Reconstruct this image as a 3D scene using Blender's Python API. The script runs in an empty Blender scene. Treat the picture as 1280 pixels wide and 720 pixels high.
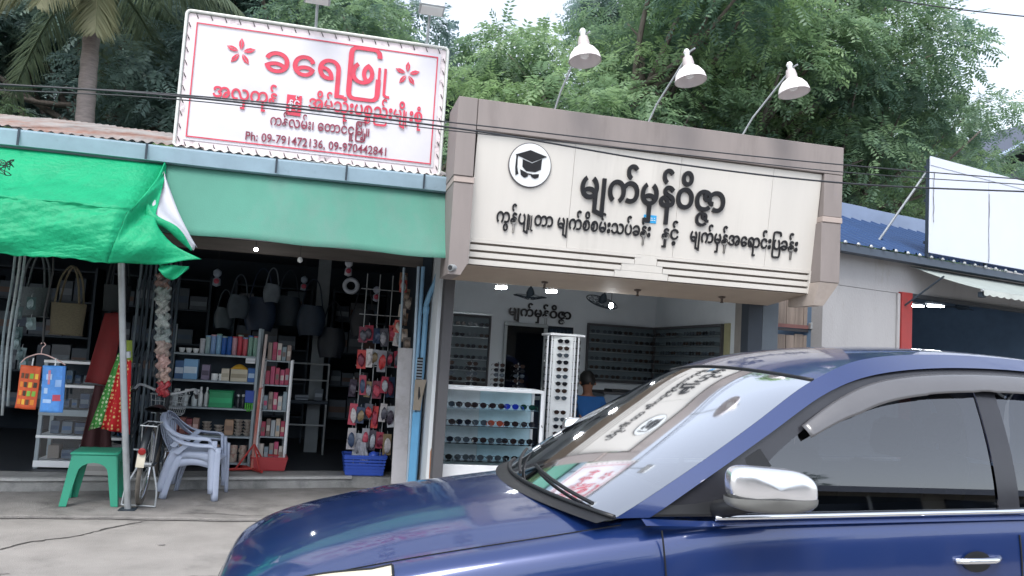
import bpy, math, random
import numpy as np
from mathutils import Matrix, Vector, Euler

# ------------------------------------------------------------------ camera, sky, sun, exposure
scene = bpy.context.scene
COL = scene.collection
R = math.radians
cam_data = bpy.data.cameras.new('camera')
cam_data.sensor_width = 36.0
cam_data.lens = 36.0 * 1000.0 / 1280.0
cam_data.clip_start = 0.05
cam_data.clip_end = 2000.0
cam = bpy.data.objects.new('camera', cam_data)
COL.objects.link(cam)
_yaw, _pitch, _roll = R(13.0), R(5.0), R(3.5)
_f = Vector((math.sin(_yaw) * math.cos(_pitch), math.cos(_yaw) * math.cos(_pitch), math.sin(_pitch)))
_r0 = Vector((math.cos(_yaw), -math.sin(_yaw), 0))
_u0 = _r0.cross(_f)
_r = math.cos(_roll) * _r0 + math.sin(_roll) * _u0
_u = -math.sin(_roll) * _r0 + math.cos(_roll) * _u0
cam.matrix_world = Matrix(((_r.x, _u.x, -_f.x, 0), (_r.y, _u.y, -_f.y, 0), (_r.z, _u.z, -_f.z, 1.47), (0, 0, 0, 1)))
scene.camera = cam

world = bpy.data.worlds.new('World')
scene.world = world
world.use_nodes = True
_nt = world.node_tree
_bg = _nt.nodes['Background']
_sky = _nt.nodes.new('ShaderNodeTexSky')
_sky.sky_type = 'NISHITA'
_sky.sun_disc = False
SUN_EL, SUN_AZ = 58.0, 205.0          # azimuth clockwise from +y: behind the camera, to its left
_sky.sun_elevation = R(SUN_EL)
_sky.sun_rotation = R(SUN_AZ)
_sky.air_density = 1.0
_sky.dust_density = 2.0
_sky.ozone_density = 1.0
_hs = _nt.nodes.new('ShaderNodeHueSaturation')
_hs.inputs['Saturation'].default_value = 0.42
_nt.links.new(_sky.outputs[0], _hs.inputs['Color'])
_nt.links.new(_hs.outputs[0], _bg.inputs['Color'])
_bg.inputs['Strength'].default_value = 0.15

sun_data = bpy.data.lights.new('sun', 'SUN')
sun_data.energy = 1.0
sun_data.angle = R(30)
sun_data.color = (1.0, 0.97, 0.93)
sun = bpy.data.objects.new('sun', sun_data)
COL.objects.link(sun)
_az, _el = R(SUN_AZ), R(SUN_EL)
_sd = Vector((math.sin(_az) * math.cos(_el), math.cos(_az) * math.cos(_el), math.sin(_el)))
sun.rotation_euler = (-_sd).to_track_quat('-Z', 'Y').to_euler()
sun.location = (-3, -6, 12)

vs = scene.view_settings
vs.view_transform = 'Standard'
vs.look = 'None'
vs.exposure = 1.42
vs.gamma = 1.0
vs.use_curve_mapping = False
scene.render.engine = 'CYCLES'
scene.cycles.use_denoising = True
scene.cycles.max_bounces = 8
scene.cycles.transparent_max_bounces = 24
scene.cycles.use_adaptive_sampling = True

random.seed(7)
rng = np.random.default_rng(11)

# ------------------------------------------------------------------ materials
def c(h, k=1.0):
    h = h.lstrip('#')
    o = []
    for i in (0, 2, 4):
        v = int(h[i:i + 2], 16) / 255.0
        v = v / 12.92 if v <= 0.04045 else ((v + 0.055) / 1.055) ** 2.4
        o.append(v * k)
    return (o[0], o[1], o[2], 1.0)

MATS = {}
def mat(name, col, rough=0.6, metal=0.0, var=0.12, scale=6.0, bump=0.0, bscale=40.0, coat=0.0, spec=0.5, col2=None, stain=0.0, stretch=(1, 1, 1), transl=0.0):
    """procedural surface: base colour broken up by noise, optional second colour in patches, fine bump"""
    if name in MATS:
        return MATS[name]
    m = bpy.data.materials.new(name)
    m.use_nodes = True
    nt = m.node_tree
    N, L = nt.nodes, nt.links
    b = N['Principled BSDF']
    b.inputs['Roughness'].default_value = rough
    b.inputs['Metallic'].default_value = metal
    b.inputs['Specular IOR Level'].default_value = spec
    b.inputs['Coat Weight'].default_value = coat
    if isinstance(col, str):
        col = c(col)
    tc = N.new('ShaderNodeTexCoord')
    mp = N.new('ShaderNodeMapping')
    mp.inputs['Scale'].default_value = stretch
    L.new(tc.outputs['Object'], mp.inputs['Vector'])
    nz = N.new('ShaderNodeTexNoise')
    nz.inputs['Scale'].default_value = scale
    nz.inputs['Detail'].default_value = 6
    nz.inputs['Roughness'].default_value = 0.62
    L.new(mp.outputs[0], nz.inputs['Vector'])
    rp = N.new('ShaderNodeMapRange')
    rp.inputs[1].default_value = 0.3
    rp.inputs[2].default_value = 0.7
    rp.inputs[3].default_value = 1 - var
    rp.inputs[4].default_value = 1 + var
    L.new(nz.outputs['Fac'], rp.inputs[0])
    mul = N.new('ShaderNodeMix')
    mul.data_type = 'RGBA'
    mul.blend_type = 'MULTIPLY'
    mul.inputs['Factor'].default_value = 1.0
    L.new(rp.outputs[0], mul.inputs['B'])
    if col2 is not None:
        if isinstance(col2, str):
            col2 = c(col2)
        n2 = N.new('ShaderNodeTexNoise')
        n2.inputs['Scale'].default_value = scale * 0.45
        n2.inputs['Detail'].default_value = 8
        n2.inputs['Roughness'].default_value = 0.7
        L.new(mp.outputs[0], n2.inputs['Vector'])
        r2 = N.new('ShaderNodeMapRange')
        r2.inputs[1].default_value = 0.62 - stain
        r2.inputs[2].default_value = 0.74 - stain * 0.6
        L.new(n2.outputs['Fac'], r2.inputs[0])
        mx = N.new('ShaderNodeMix')
        mx.data_type = 'RGBA'
        mx.inputs['A'].default_value = col
        mx.inputs['B'].default_value = col2
        L.new(r2.outputs[0], mx.inputs['Factor'])
        L.new(mx.outputs['Result'], mul.inputs['A'])
    else:
        mul.inputs['A'].default_value = col
    L.new(mul.outputs['Result'], b.inputs['Base Color'])
    rr = N.new('ShaderNodeMapRange')
    rr.inputs[3].default_value = max(0.02, rough - 0.08)
    rr.inputs[4].default_value = min(1.0, rough + 0.1)
    L.new(nz.outputs['Fac'], rr.inputs[0])
    if rough > 0.12:
        L.new(rr.outputs[0], b.inputs['Roughness'])
    if bump > 0:
        nb = N.new('ShaderNodeTexNoise')
        nb.inputs['Scale'].default_value = bscale
        nb.inputs['Detail'].default_value = 4
        L.new(mp.outputs[0], nb.inputs['Vector'])
        bp = N.new('ShaderNodeBump')
        bp.inputs['Strength'].default_value = bump
        bp.inputs['Distance'].default_value = 0.02
        L.new(nb.outputs['Fac'], bp.inputs['Height'])
        L.new(bp.outputs[0], b.inputs['Normal'])
    if transl > 0:
        tr = N.new('ShaderNodeBsdfTranslucent')
        L.new(mul.outputs['Result'], tr.inputs['Color'])
        ms = N.new('ShaderNodeMixShader')
        ms.inputs[0].default_value = transl
        L.new(b.outputs[0], ms.inputs[1])
        L.new(tr.outputs[0], ms.inputs[2])
        L.new(ms.outputs[0], N['Material Output'].inputs[0])
    MATS[name] = m
    return m

def glass(name, tint=(0.8, 0.85, 0.85), ior=1.5, rough=0.0, boost=1.0):
    """thin pane: tinted see-through plus mirror reflection by Fresnel"""
    if name in MATS:
        return MATS[name]
    m = bpy.data.materials.new(name)
    m.use_nodes = True
    N, L = m.node_tree.nodes, m.node_tree.links
    N.remove(N['Principled BSDF'])
    fr = N.new('ShaderNodeFresnel')
    fr.inputs['IOR'].default_value = ior
    tr = N.new('ShaderNodeBsdfTransparent')
    nz = N.new('ShaderNodeTexNoise')
    nz.inputs['Scale'].default_value = 3.0
    mxc = N.new('ShaderNodeMix')
    mxc.data_type = 'RGBA'
    mxc.inputs['A'].default_value = (*[t * 0.93 for t in tint], 1)
    mxc.inputs['B'].default_value = (*tint, 1)
    L.new(nz.outputs['Fac'], mxc.inputs['Factor'])
    L.new(mxc.outputs['Result'], tr.inputs['Color'])
    gl = N.new('ShaderNodeBsdfGlossy')
    gl.inputs['Roughness'].default_value = rough
    gl.inputs['Color'].default_value = (0.95, 0.97, 1.0, 1)
    ms = N.new('ShaderNodeMixShader')
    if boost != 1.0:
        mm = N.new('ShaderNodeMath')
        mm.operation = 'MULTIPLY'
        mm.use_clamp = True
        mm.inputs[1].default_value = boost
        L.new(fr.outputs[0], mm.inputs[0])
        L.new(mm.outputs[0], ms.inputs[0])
    else:
        L.new(fr.outputs[0], ms.inputs[0])
    L.new(tr.outputs[0], ms.inputs[1])
    L.new(gl.outputs[0], ms.inputs[2])
    L.new(ms.outputs[0], N['Material Output'].inputs[0])
    MATS[name] = m
    return m

def emit(name, col, s):
    if name in MATS:
        return MATS[name]
    m = mat(name, col, 0.4)
    b = m.node_tree.nodes['Principled BSDF']
    b.inputs['Emission Color'].default_value = col if not isinstance(col, str) else c(col)
    b.inputs['Emission Strength'].default_value = s
    return m

# ------------------------------------------------------------------ mesh building
class MB:
    def __init__(self):
        self.v = []
        self.f = []

    def add(self, verts, faces, M=None):
        o = len(self.v)
        if M is not None:
            verts = [tuple(M @ Vector(p)) for p in verts]
        self.v.extend(verts)
        self.f.extend([tuple(i + o for i in f) for f in faces])
        return self

    def box(self, x0, x1, y0, y1, z0, z1, b=0.0, M=None):
        if x0 > x1: x0, x1 = x1, x0
        if y0 > y1: y0, y1 = y1, y0
        if z0 > z1: z0, z1 = z1, z0
        b = min(b, 0.45 * min(x1 - x0, y1 - y0, z1 - z0))
        if b <= 0:
            vs_ = [(x0, y0, z0), (x1, y0, z0), (x1, y1, z0), (x0, y1, z0), (x0, y0, z1), (x1, y0, z1), (x1, y1, z1), (x0, y1, z1)]
            fs = [(0, 3, 2, 1), (4, 5, 6, 7), (0, 1, 5, 4), (1, 2, 6, 5), (2, 3, 7, 6), (3, 0, 4, 7)]
            return self.add(vs_, fs, M)
        cx, cy, cz = (x0 + x1) / 2, (y0 + y1) / 2, (z0 + z1) / 2
        hx, hy, hz = (x1 - x0) / 2, (y1 - y0) / 2, (z1 - z0) / 2
        vs_, ix = [], {}
        for sx in (-1, 1):
            for sy in (-1, 1):
                for sz in (-1, 1):
                    for a in range(3):
                        h = [hx - b, hy - b, hz - b]
                        h[a] += b
                        ix[(sx, sy, sz, a)] = len(vs_)
                        vs_.append((cx + sx * h[0], cy + sy * h[1], cz + sz * h[2]))
        fs = []
        for a in range(3):
            p, q = [(1, 2), (2, 0), (0, 1)][a]
            for s in (-1, 1):
                quad = []
                for (sp, sq) in ((-1, -1), (1, -1), (1, 1), (-1, 1)):
                    k = [0, 0, 0]
                    k[a], k[p], k[q] = s, sp, sq
                    quad.append(ix[(*k, a)])
                fs.append(tuple(quad if s > 0 else quad[::-1]))
            for sp in (-1, 1):
                for sq in (-1, 1):
                    lo, hi = [0, 0, 0], [0, 0, 0]
                    lo[a], hi[a] = -1, 1
                    lo[p] = hi[p] = sp
                    lo[q] = hi[q] = sq
                    quad = [ix[(*lo, p)], ix[(*hi, p)], ix[(*hi, q)], ix[(*lo, q)]]
                    fs.append(tuple(quad if sp * sq < 0 else quad[::-1]))
        for sx in (-1, 1):
            for sy in (-1, 1):
                for sz in (-1, 1):
                    t = [ix[(sx, sy, sz, 0)], ix[(sx, sy, sz, 1)], ix[(sx, sy, sz, 2)]]
                    fs.append(tuple(t if sx * sy * sz > 0 else t[::-1]))
        return self.add(vs_, fs, M)

    def tube(self, pts, r, n=8, cap=True, M=None, closed=False):
        pts = [Vector(p) for p in pts]
        m = len(pts)
        rs = r if isinstance(r, (list, tuple)) else [r] * m
        vs_, fs = [], []
        nrm = None
        for i, p in enumerate(pts):
            if closed:
                d = pts[(i + 1) % m] - pts[i - 1]
            else:
                d = pts[min(i + 1, m - 1)] - pts[max(i - 1, 0)]
            d.normalize()
            if nrm is None:
                nrm = d.orthogonal().normalized()
            nrm = (nrm - d * nrm.dot(d))
            if nrm.length < 1e-5:
                nrm = d.orthogonal()
            nrm.normalize()
            bi = d.cross(nrm)
            for k in range(n):
                a = 2 * math.pi * k / n
                vs_.append(tuple(p + (nrm * math.cos(a) + bi * math.sin(a)) * rs[i]))
        for i in range(m if closed else m - 1):
            j = (i + 1) % m
            for k in range(n):
                fs.append((i * n + k, i * n + (k + 1) % n, j * n + (k + 1) % n, j * n + k))
        if cap and not closed:
            fs.append(tuple(range(n))[::-1])
            fs.append(tuple((m - 1) * n + k for k in range(n)))
        return self.add(vs_, fs, M)

    def lathe(self, prof, n=16, M=None, cap=True):
        vs_, fs = [], []
        for (r, z) in prof:
            for k in range(n):
                a = 2 * math.pi * k / n
                vs_.append((r * math.cos(a), r * math.sin(a), z))
        m = len(prof)
        for i in range(m - 1):
            for k in range(n):
                fs.append((i * n + k, i * n + (k + 1) % n, (i + 1) * n + (k + 1) % n, (i + 1) * n + k))
        if cap:
            fs.append(tuple(range(n))[::-1])
            fs.append(tuple((m - 1) * n + k for k in range(n)))
        return self.add(vs_, fs, M)

    def grid(self, fn, nu, nv, M=None, wrap=False):
        vs_ = [tuple(fn(i / nu, j / nv)) for i in range(nu + 1) for j in range(nv + 1)]
        fs = [(i * (nv + 1) + j, (i + 1) * (nv + 1) + j, (i + 1) * (nv + 1) + j + 1, i * (nv + 1) + j + 1) for i in range(nu) for j in range(nv)]
        return self.add(vs_, fs, M)

    def strip(self, A, B, M=None):
        n = len(A)
        return self.add([tuple(p) for p in A] + [tuple(p) for p in B], [(i, i + 1, n + i + 1, n + i) for i in range(n - 1)], M)

    def prism(self, poly, y0, y1, M=None):
        """polygon in (x, z), extruded along y"""
        n = len(poly)
        vs_ = [(p[0], y0, p[1]) for p in poly] + [(p[0], y1, p[1]) for p in poly]
        fs = [tuple(range(n)), tuple(range(2 * n - 1, n - 1, -1))]
        for i in range(n):
            j = (i + 1) % n
            fs.append((i, n + i, n + j, j))
        return self.add(vs_, fs, M)

    def mesh(self, name, m, smooth=None, M=None):
        me = bpy.data.meshes.new(name)
        v = self.v if M is None else [tuple(M @ Vector(p)) for p in self.v]
        me.from_pydata(v, [], self.f)
        me.update()
        if m is not None:
            me.materials.append(m)
        if smooth is not None:
            me.polygons.foreach_set('use_smooth', [True] * len(me.polygons))
            if smooth > 0:
                me.set_sharp_from_angle(angle=R(smooth))
        return me

    def build(self, name, m, parent=None, smooth=None, label=None, M=None):
        return link(name, self.mesh(name, m, smooth, M), parent, label)

def link(name, me, parent=None, label=None):
    o = bpy.data.objects.new(name, me)
    COL.objects.link(o)
    if parent is not None:
        o.parent = parent
        if parent.type == 'EMPTY':
            o.matrix_parent_inverse = parent.matrix_basis.inverted()
    if label:
        o['label'] = label
    return o

def thing(name, label, cat, loc=(0, 0, 0), rz=0.0, group=None):
    o = bpy.data.objects.new(name, None)
    o.empty_display_size = 0.1
    COL.objects.link(o)
    o.matrix_basis = Matrix.Translation(loc) @ Matrix.Rotation(rz, 4, 'Z')
    return tag(o, label, cat, group)

def tag(o, label, cat, group=None, kind=None):
    o['label'] = label
    if cat:
        o['category'] = cat
    if group:
        o['group'] = group
    if kind:
        o['kind'] = kind
    return o

def structure(o, label=None, cat=None):
    o['kind'] = 'structure'
    if label:
        o['label'] = label
    if cat:
        o['category'] = cat
    return o

def copy_tree(o, parent=None):
    n = o.copy()
    COL.objects.link(n)
    if parent is not None:
        n.parent = parent
        n.matrix_parent_inverse = o.matrix_parent_inverse.copy()
    for ch in o.children:
        copy_tree(ch, n)
    return n

def T(x, y, z):
    return Matrix.Translation((x, y, z))

def RX(a): return Matrix.Rotation(R(a), 4, 'X')
def RY(a): return Matrix.Rotation(R(a), 4, 'Y')
def RZ(a): return Matrix.Rotation(R(a), 4, 'Z')
def SC(x, y, z): return Matrix.Diagonal((x, y, z, 1))

def catmull(pts, n):
    """smooth curve through points, n samples per span"""
    P = [np.array(p, float) for p in pts]
    P = [2 * P[0] - P[1]] + P + [2 * P[-1] - P[-2]]
    out = []
    for i in range(1, len(P) - 2):
        for k in range(n):
            t = k / n
            a, b, d, e = P[i - 1], P[i], P[i + 1], P[i + 2]
            out.append(0.5 * (2 * b + (d - a) * t + (2 * a - 5 * b + 4 * d - e) * t * t + (3 * b - a - 3 * d + e) * t ** 3))
    out.append(P[-2])
    return [tuple(p) for p in out]

# ------------------------------------------------------------------ lettering
def _text_raw(s, bold=0.0, ext=0.0, size=1.0):
    cu = bpy.data.curves.new('lettering', 'FONT')
    cu.body = s
    cu.size = size
    cu.offset = bold
    cu.extrude = ext
    cu.resolution_u = 3
    o = bpy.data.objects.new('lettering', cu)
    COL.objects.link(o)
    dg = bpy.context.evaluated_depsgraph_get()
    me = bpy.data.meshes.new_from_object(o.evaluated_get(dg))
    v = [tuple(p.co) for p in me.vertices]
    f = [tuple(p.vertices) for p in me.polygons]
    bpy.data.objects.remove(o)
    bpy.data.curves.remove(cu)
    bpy.data.meshes.remove(me)
    return v, f

_adv = {}
def advance(s):
    if s not in _adv:
        a = max(p[0] for p in _text_raw(s + 'l')[0])
        b = max(p[0] for p in _text_raw('l')[0])
        _adv[s] = a - b
    return _adv[s]

def compose(s, bold=0.0, ext=0.0):
    """line of script in visual order.  {u}/{U}: tall one/two stroke vowel, {_x}: small x stacked under the last letter, {r:x:w}: encircling stroke of width w round x"""
    V, F = [], []
    def put(v, f, dx, dy=0.0, sx=1.0, sy=1.0):
        o = len(V)
        V.extend([(p[0] * sx + dx, p[1] * sy + dy, p[2]) for p in v])
        F.extend([tuple(i + o for i in q) for q in f])
    x, last, i = 0.0, 0.0, 0
    w = 0.055 + bold
    def bar(xx):
        m = MB()
        pts = [(xx, 0.50), (xx + w, 0.50), (xx + w, -0.20), (xx + 1.5 * w, -0.245), (xx + 2.6 * w, -0.245), (xx + 2.6 * w, -0.245 - w), (xx + 1.0 * w, -0.245 - w), (xx, -0.24)]
        m.prism(pts, -ext, ext + 1e-4)
        put([(p[0], p[2], p[1]) for p in m.v], m.f, 0)
    while i < len(s):
        if s[i] == '{':
            j = s.index('}', i)
            t = s[i + 1:j]
            i = j + 1
            if t == 'u':
                bar(x - 0.01)
                x += 0.08 + 2.2 * w
            elif t == 'U':
                m = MB()
                m.prism([(x - 0.02, 0.50), (x - 0.02 + w, 0.50), (x - 0.02 + w, -0.25), (x - 0.02, -0.25)], -ext, ext + 1e-4)
                put([(p[0], p[2], p[1]) for p in m.v], m.f, 0)
                bar(x + 0.02 + 1.6 * w)
                x += 0.07 + 4.0 * w
            elif t == 's':
                x += 0.07
            elif t[0] == '_':
                v, f = _text_raw(t[1:], bold * 0.9, ext)
                put(v, f, last + 0.08, -0.42, 0.72, 0.66)
            elif t[0] == 'r':
                _, ch, sc = t.split(':')
                v, f = _text_raw('\u103c', bold, ext)
                put(v, f, x, 0, float(sc), 1.0)
                x += 0.13
                last = x
                v, f = _text_raw(ch, bold, ext)
                put(v, f, x)
                x += advance(ch)
            continue
        j = s.find('{', i)
        run = s[i:] if j < 0 else s[i:j]
        v, f = _text_raw(run, bold, ext)
        put(v, f, x)
        k = len(run) - 1
        while k > 0 and 0x102b <= ord(run[k]) <= 0x103e:
            k -= 1
        last = x + (advance(run[:k]) if k else 0.0)
        x += advance(run)
        i += len(run)
    par = list(range(len(V)))          # every stroke island a hair apart in depth: crossing strokes never share a plane
    def find(q):
        while par[q] != q:
            par[q] = par[par[q]]
            q = par[q]
        return q
    for f in F:
        a = find(f[0])
        for q in f[1:]:
            par[find(q)] = a
    num = {}
    V = [(p[0], p[1], p[2] + 0.0007 * (num.setdefault(find(q), len(num)) % 9)) for q, p in enumerate(V)]
    return V, F

def fit_text(VF, x0, x1, zb, k=None):
    """scale a composed line to run from x0 to x1 with its baseline at zb; k is metres per em in height"""
    V, F = VF
    a, b = min(p[0] for p in V), max(p[0] for p in V)
    sx = (x1 - x0) / (b - a)
    k = k or sx
    return [((p[0] - a) * sx + x0, p[1] * k + zb, p[2]) for p in V], F

def islands(V, F, gap=0.0):
    """groups of faces whose x ranges overlap -> list of (verts, faces), one per letter cluster"""
    par = list(range(len(V)))
    def find(i):
        while par[i] != i:
            par[i] = par[par[i]]
            i = par[i]
        return i
    for f in F:
        a = find(f[0])
        for q in f[1:]:
            par[find(q)] = a
    rngs = {}
    for i, p in enumerate(V):
        r = find(i)
        lo, hi = rngs.get(r, (1e9, -1e9))
        rngs[r] = (min(lo, p[0]), max(hi, p[0]))
    order = sorted(rngs.items(), key=lambda t: t[1][0])
    groups, cur, hi = [], [], -1e9
    for r, (lo, h) in order:
        if cur and lo > hi - gap:
            groups.append(cur)
            cur = []
            hi = -1e9
        cur.append(r)
        hi = max(hi, h)
    if cur:
        groups.append(cur)
    out = []
    for g in groups:
        g = set(g)
        keep = [i for i in range(len(V)) if find(i) in g]
        ix = {o: n for n, o in enumerate(keep)}
        fs = [tuple(ix[q] for q in f) for f in F if find(f[0]) in g]
        if fs:
            out.append(([V[i] for i in keep], fs))
    return out

# ------------------------------------------------------------------ ground
m_road = mat('road concrete', (0.26, 0.248, 0.235, 1), 0.88, var=0.16, scale=2.6, bump=0.4, bscale=120, col2=(0.195, 0.187, 0.178, 1), stain=0.08)
m_apron = mat('apron concrete', (0.225, 0.215, 0.205, 1), 0.9, var=0.22, scale=4, bump=0.5, bscale=90, col2=(0.13, 0.125, 0.12, 1), stain=0.09)
m_step = mat('step cement', (0.30, 0.30, 0.29, 1), 0.9, var=0.2, scale=3.5, bump=0.4, bscale=50, col2=(0.13, 0.14, 0.14, 1), stain=0.1)
m_crack = mat('crack dirt', (0.05, 0.047, 0.045, 1), 0.95, var=0.4, scale=14)
m_oil = mat('oil stain', (0.19, 0.18, 0.175, 1), 0.8, var=0.35, scale=30)

g = MB()
g.add([(-400, -400, 0), (400, -400, 0), (400, 400, 0), (-400, 400, 0)], [(0, 1, 2, 3)])
road = structure(g.build('road', m_road))

# concrete apron in front of the shops, split from the road by a joint
def wob(x, s=0.0):
    return 7.03 + 0.012 * math.sin(x * 3.1 + s) + 0.008 * math.sin(x * 11.3 + s * 2)
xs = np.linspace(-7, 14, 220)
ap = MB()
A = [(x, wob(x), 0.004) for x in xs]
A2 = [(x, wob(x), 0.018) for x in xs]
A3 = [(x, wob(x) + 0.012, 0.024) for x in xs]
Bk = [(x, 8.9, 0.03) for x in xs]
ap.strip(A, A2); ap.strip(A2, A3); ap.strip(A3, Bk)
apron = structure(ap.build('pavement', m_apron, smooth=40))
ck = MB()
ck.strip([(x, wob(x) - 0.012 - 0.012 * abs(math.sin(x * 7.7)) * abs(math.sin(x * 2.3 + 1)), 0.004) for x in xs], [(x, wob(x) + 0.002, 0.0045) for x in xs])
ck.build('joint', m_crack, road)
def crack(pts, w, parent, z):
    c_ = MB()
    P = catmull(pts, 8)
    random.seed(len(P))
    l, r = [], []
    for i, p in enumerate(P):
        d = np.array(P[min(i + 1, len(P) - 1)]) - np.array(P[max(i - 1, 0)])
        n = np.array([-d[1], d[0]]) / (np.hypot(*d) + 1e-9)
        j = np.array([random.uniform(-.012, .012), random.uniform(-.012, .012)])
        ww = w * random.uniform(0.3, 1.0) * min(1, 6 * min(i, len(P) - 1 - i) / len(P) + 0.15)
        a = np.array(p) + j + n * ww
        b = np.array(p) + j - n * ww
        l.append((a[0], a[1], z)); r.append((b[0], b[1], z))
    c_.strip(l, r)
    return c_.build('crack', m_crack, parent)
crack([(-1.25, 7.0), (-1.45, 6.75), (-1.62, 6.45), (-1.86, 6.25), (-2.05, 5.9)], 0.014, road, 0.004)
crack([(-1.1, 7.14), (-0.8, 7.2), (-0.5, 7.13), (-0.1, 7.16)], 0.008, apron, 0.031)
def blot(cx, cy, rx, ry, seed, z=0.004):
    random.seed(seed)
    pts = []
    for k in range(28):
        a = 2 * math.pi * k / 28
        q = random.uniform(0.55, 1.1)
        pts.append((cx + rx * q * math.cos(a), cy + ry * q * math.sin(a), z))
    b = MB()
    b.add(pts + [(cx, cy, z)], [(k, (k + 1) % 28, 28) for k in range(28)])
    b.build('oil_stain', m_oil, road)
blot(-1.85, 5.45, 0.14, 0.07, 1); blot(-0.62, 5.38, 0.15, 0.05, 2); blot(-0.3, 6.4, 0.06, 0.03, 3, 0.005); blot(-1.0, 6.2, 0.03, 0.02, 5, 0.005)

# raised cement floor of the shop row, its front edge askew to the road
fl = MB()
fl.add([(-7, 7.75, 0.002), (-2.5, 8.02, 0.002), (0.4, 8.62, 0.002), (1.05, 8.62, 0.002), (1.05, 7.45, 0.002), (5.0, 7.45, 0.002), (5.0, 12.5, 0.002), (-7, 12.5, 0.002)] +
       [(-7, 7.75, 0.14), (-2.5, 8.02, 0.14), (0.4, 8.62, 0.14), (1.05, 8.62, 0.14), (1.05, 7.45, 0.14), (5.0, 7.45, 0.14), (5.0, 12.5, 0.14), (-7, 12.5, 0.14)],
       [tuple(range(8, 16))] + [(i, (i + 1) % 8, 8 + (i + 1) % 8, 8 + i) for i in range(8)])
floor = structure(fl.build('shop_floor', m_step))
shade_sheet = MB(); shade_sheet.add([(-6.8, 8.35, .144), (-2.5, 8.42, .144), (0.4, 9.02, .144), (0.92, 9.02, .144), (0.92, 11.98, .144), (-6.8, 11.98, .144)], [(0, 1, 2, 3, 4, 5)]); shade_sheet.build('floor_shade_sheet', mat('dark floor shade', '#2b3036', .6, var=.25, scale=3), floor)  # added dark sheet: the shop's inner shade put into the floor colour
lip = MB()
for a, b in (((-7, 7.745), (-2.5, 8.015)), ((-2.5, 8.015), (0.4, 8.615))):
    d = (Vector(b) - Vector(a)).normalized()
    n = Vector((d.y, -d.x))
    lip.add([(a[0], a[1], .118), (b[0], b[1], .118), (b[0] + n.x * .02, b[1] + n.y * .02, .122), (a[0] + n.x * .02, a[1] + n.y * .02, .122),
             (a[0] + n.x * .02, a[1] + n.y * .02, .146), (b[0] + n.x * .02, b[1] + n.y * .02, .146), (a[0], a[1] + .05, .147), (b[0], b[1] + .05, .147)],
            [(0, 1, 2, 3), (3, 2, 5, 4), (4, 5, 7, 6)])
lip.build('step_nosing', mat('nosing', (0.40, 0.40, 0.39, 1), 0.85, var=0.2, scale=9, bump=0.3), floor)

# ------------------------------------------------------------------ household goods shop (left)
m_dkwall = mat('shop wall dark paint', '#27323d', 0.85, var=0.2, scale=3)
m_zinc = mat('corrugated zinc', '#96918e', 0.7, 0.15, var=0.25, scale=4, col2='#8a6455', stain=0.17, stretch=(1, 0.25, 1))
m_gutter = mat('blue grey gutter', '#8fa6b4', 0.55, var=0.12, scale=4, col2='#73858f', stain=0.02)
m_canvas = mat('faded green canvas', '#548d7d', 0.9, var=0.10, scale=1.6, bump=0.15, bscale=160, transl=0.2, col2='#64897f', stain=0.1, stretch=(1, 1, .35))
m_wood = mat('old timber', '#55504c', 0.8, var=0.3, scale=5, stretch=(0.3, 4, 4))
m_grey = mat('galvanised steel', '#a3a8ab', 0.5, 0.5, var=0.15, scale=9, bump=0.05)
m_darkmetal = mat('dark steel', '#2f3a44', 0.55, 0.4, var=0.2, scale=7)
m_white = mat('white paint', '#dfe2e2', 0.5, var=0.05, scale=5)
m_chrome = mat('chrome', '#e8eaec', 0.08, 1.0, var=0.03)
m_black = mat('black plastic', '#16181b', 0.5, var=0.2)

shop1 = thing('household_goods_shop', 'low household goods shop with rusty zinc roof, blue grey gutter and faded green awning', 'shop', (-1.7, 8, 0))
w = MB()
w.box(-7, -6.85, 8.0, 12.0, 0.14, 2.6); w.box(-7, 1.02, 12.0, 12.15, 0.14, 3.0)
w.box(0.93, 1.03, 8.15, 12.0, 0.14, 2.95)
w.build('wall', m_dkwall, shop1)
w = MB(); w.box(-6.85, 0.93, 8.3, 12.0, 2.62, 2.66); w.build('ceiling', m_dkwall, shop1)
w = MB(); w.box(-7, 1.03, 8.16, 8.24, 2.34, 2.46, 0.004); w.build('header_beam', m_wood, shop1)
w = MB()
w.box(-7, 1.03, 7.10, 7.16, 2.66, 2.80, 0.004); w.build('eaves_beam', m_wood, shop1)
for x in np.arange(-6.8, 1.0, 0.62):
    w = MB()
    w.box(-.03, .03, 0, 1.9, -.05, .04, M=T(x, 7.1, 2.84) @ RX(12.0)); w.build('rafter', m_wood, shop1)
w = MB(); w.box(-0.13, 0.03, 10.45, 10.6, 0.14, 2.62, 0.006); w.build('pillar', mat('pillar paint', '#7c8489', 0.8), shop1)
# zinc sheets, each lapping the next
def zsheet(x0, wd, i):
    random.seed(i)
    dz = random.uniform(-.006, .006)
    def fn(u, v):
        x = x0 + u * wd
        y = 7.02 + random.uniform(-.004, .004) + v * 3.0
        return (x, y - (.015 if v == 0 else 0) * (i % 3), 3.045 + dz + .009 * math.sin(x * 2 * math.pi / 0.076) + (y - 7.0) * 0.275 + (0.01 if i % 2 else 0))
    z = MB(); z.grid(fn, int(wd / 0.0095), 6)
    z.build('roof_sheet', m_zinc, shop1, smooth=0)
for i, x in enumerate(np.arange(-6.9, 0.95, 0.72)):
    zsheet(x, 0.76 if x + .76 < 1.1 else 1.1 - x, i)
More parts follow.
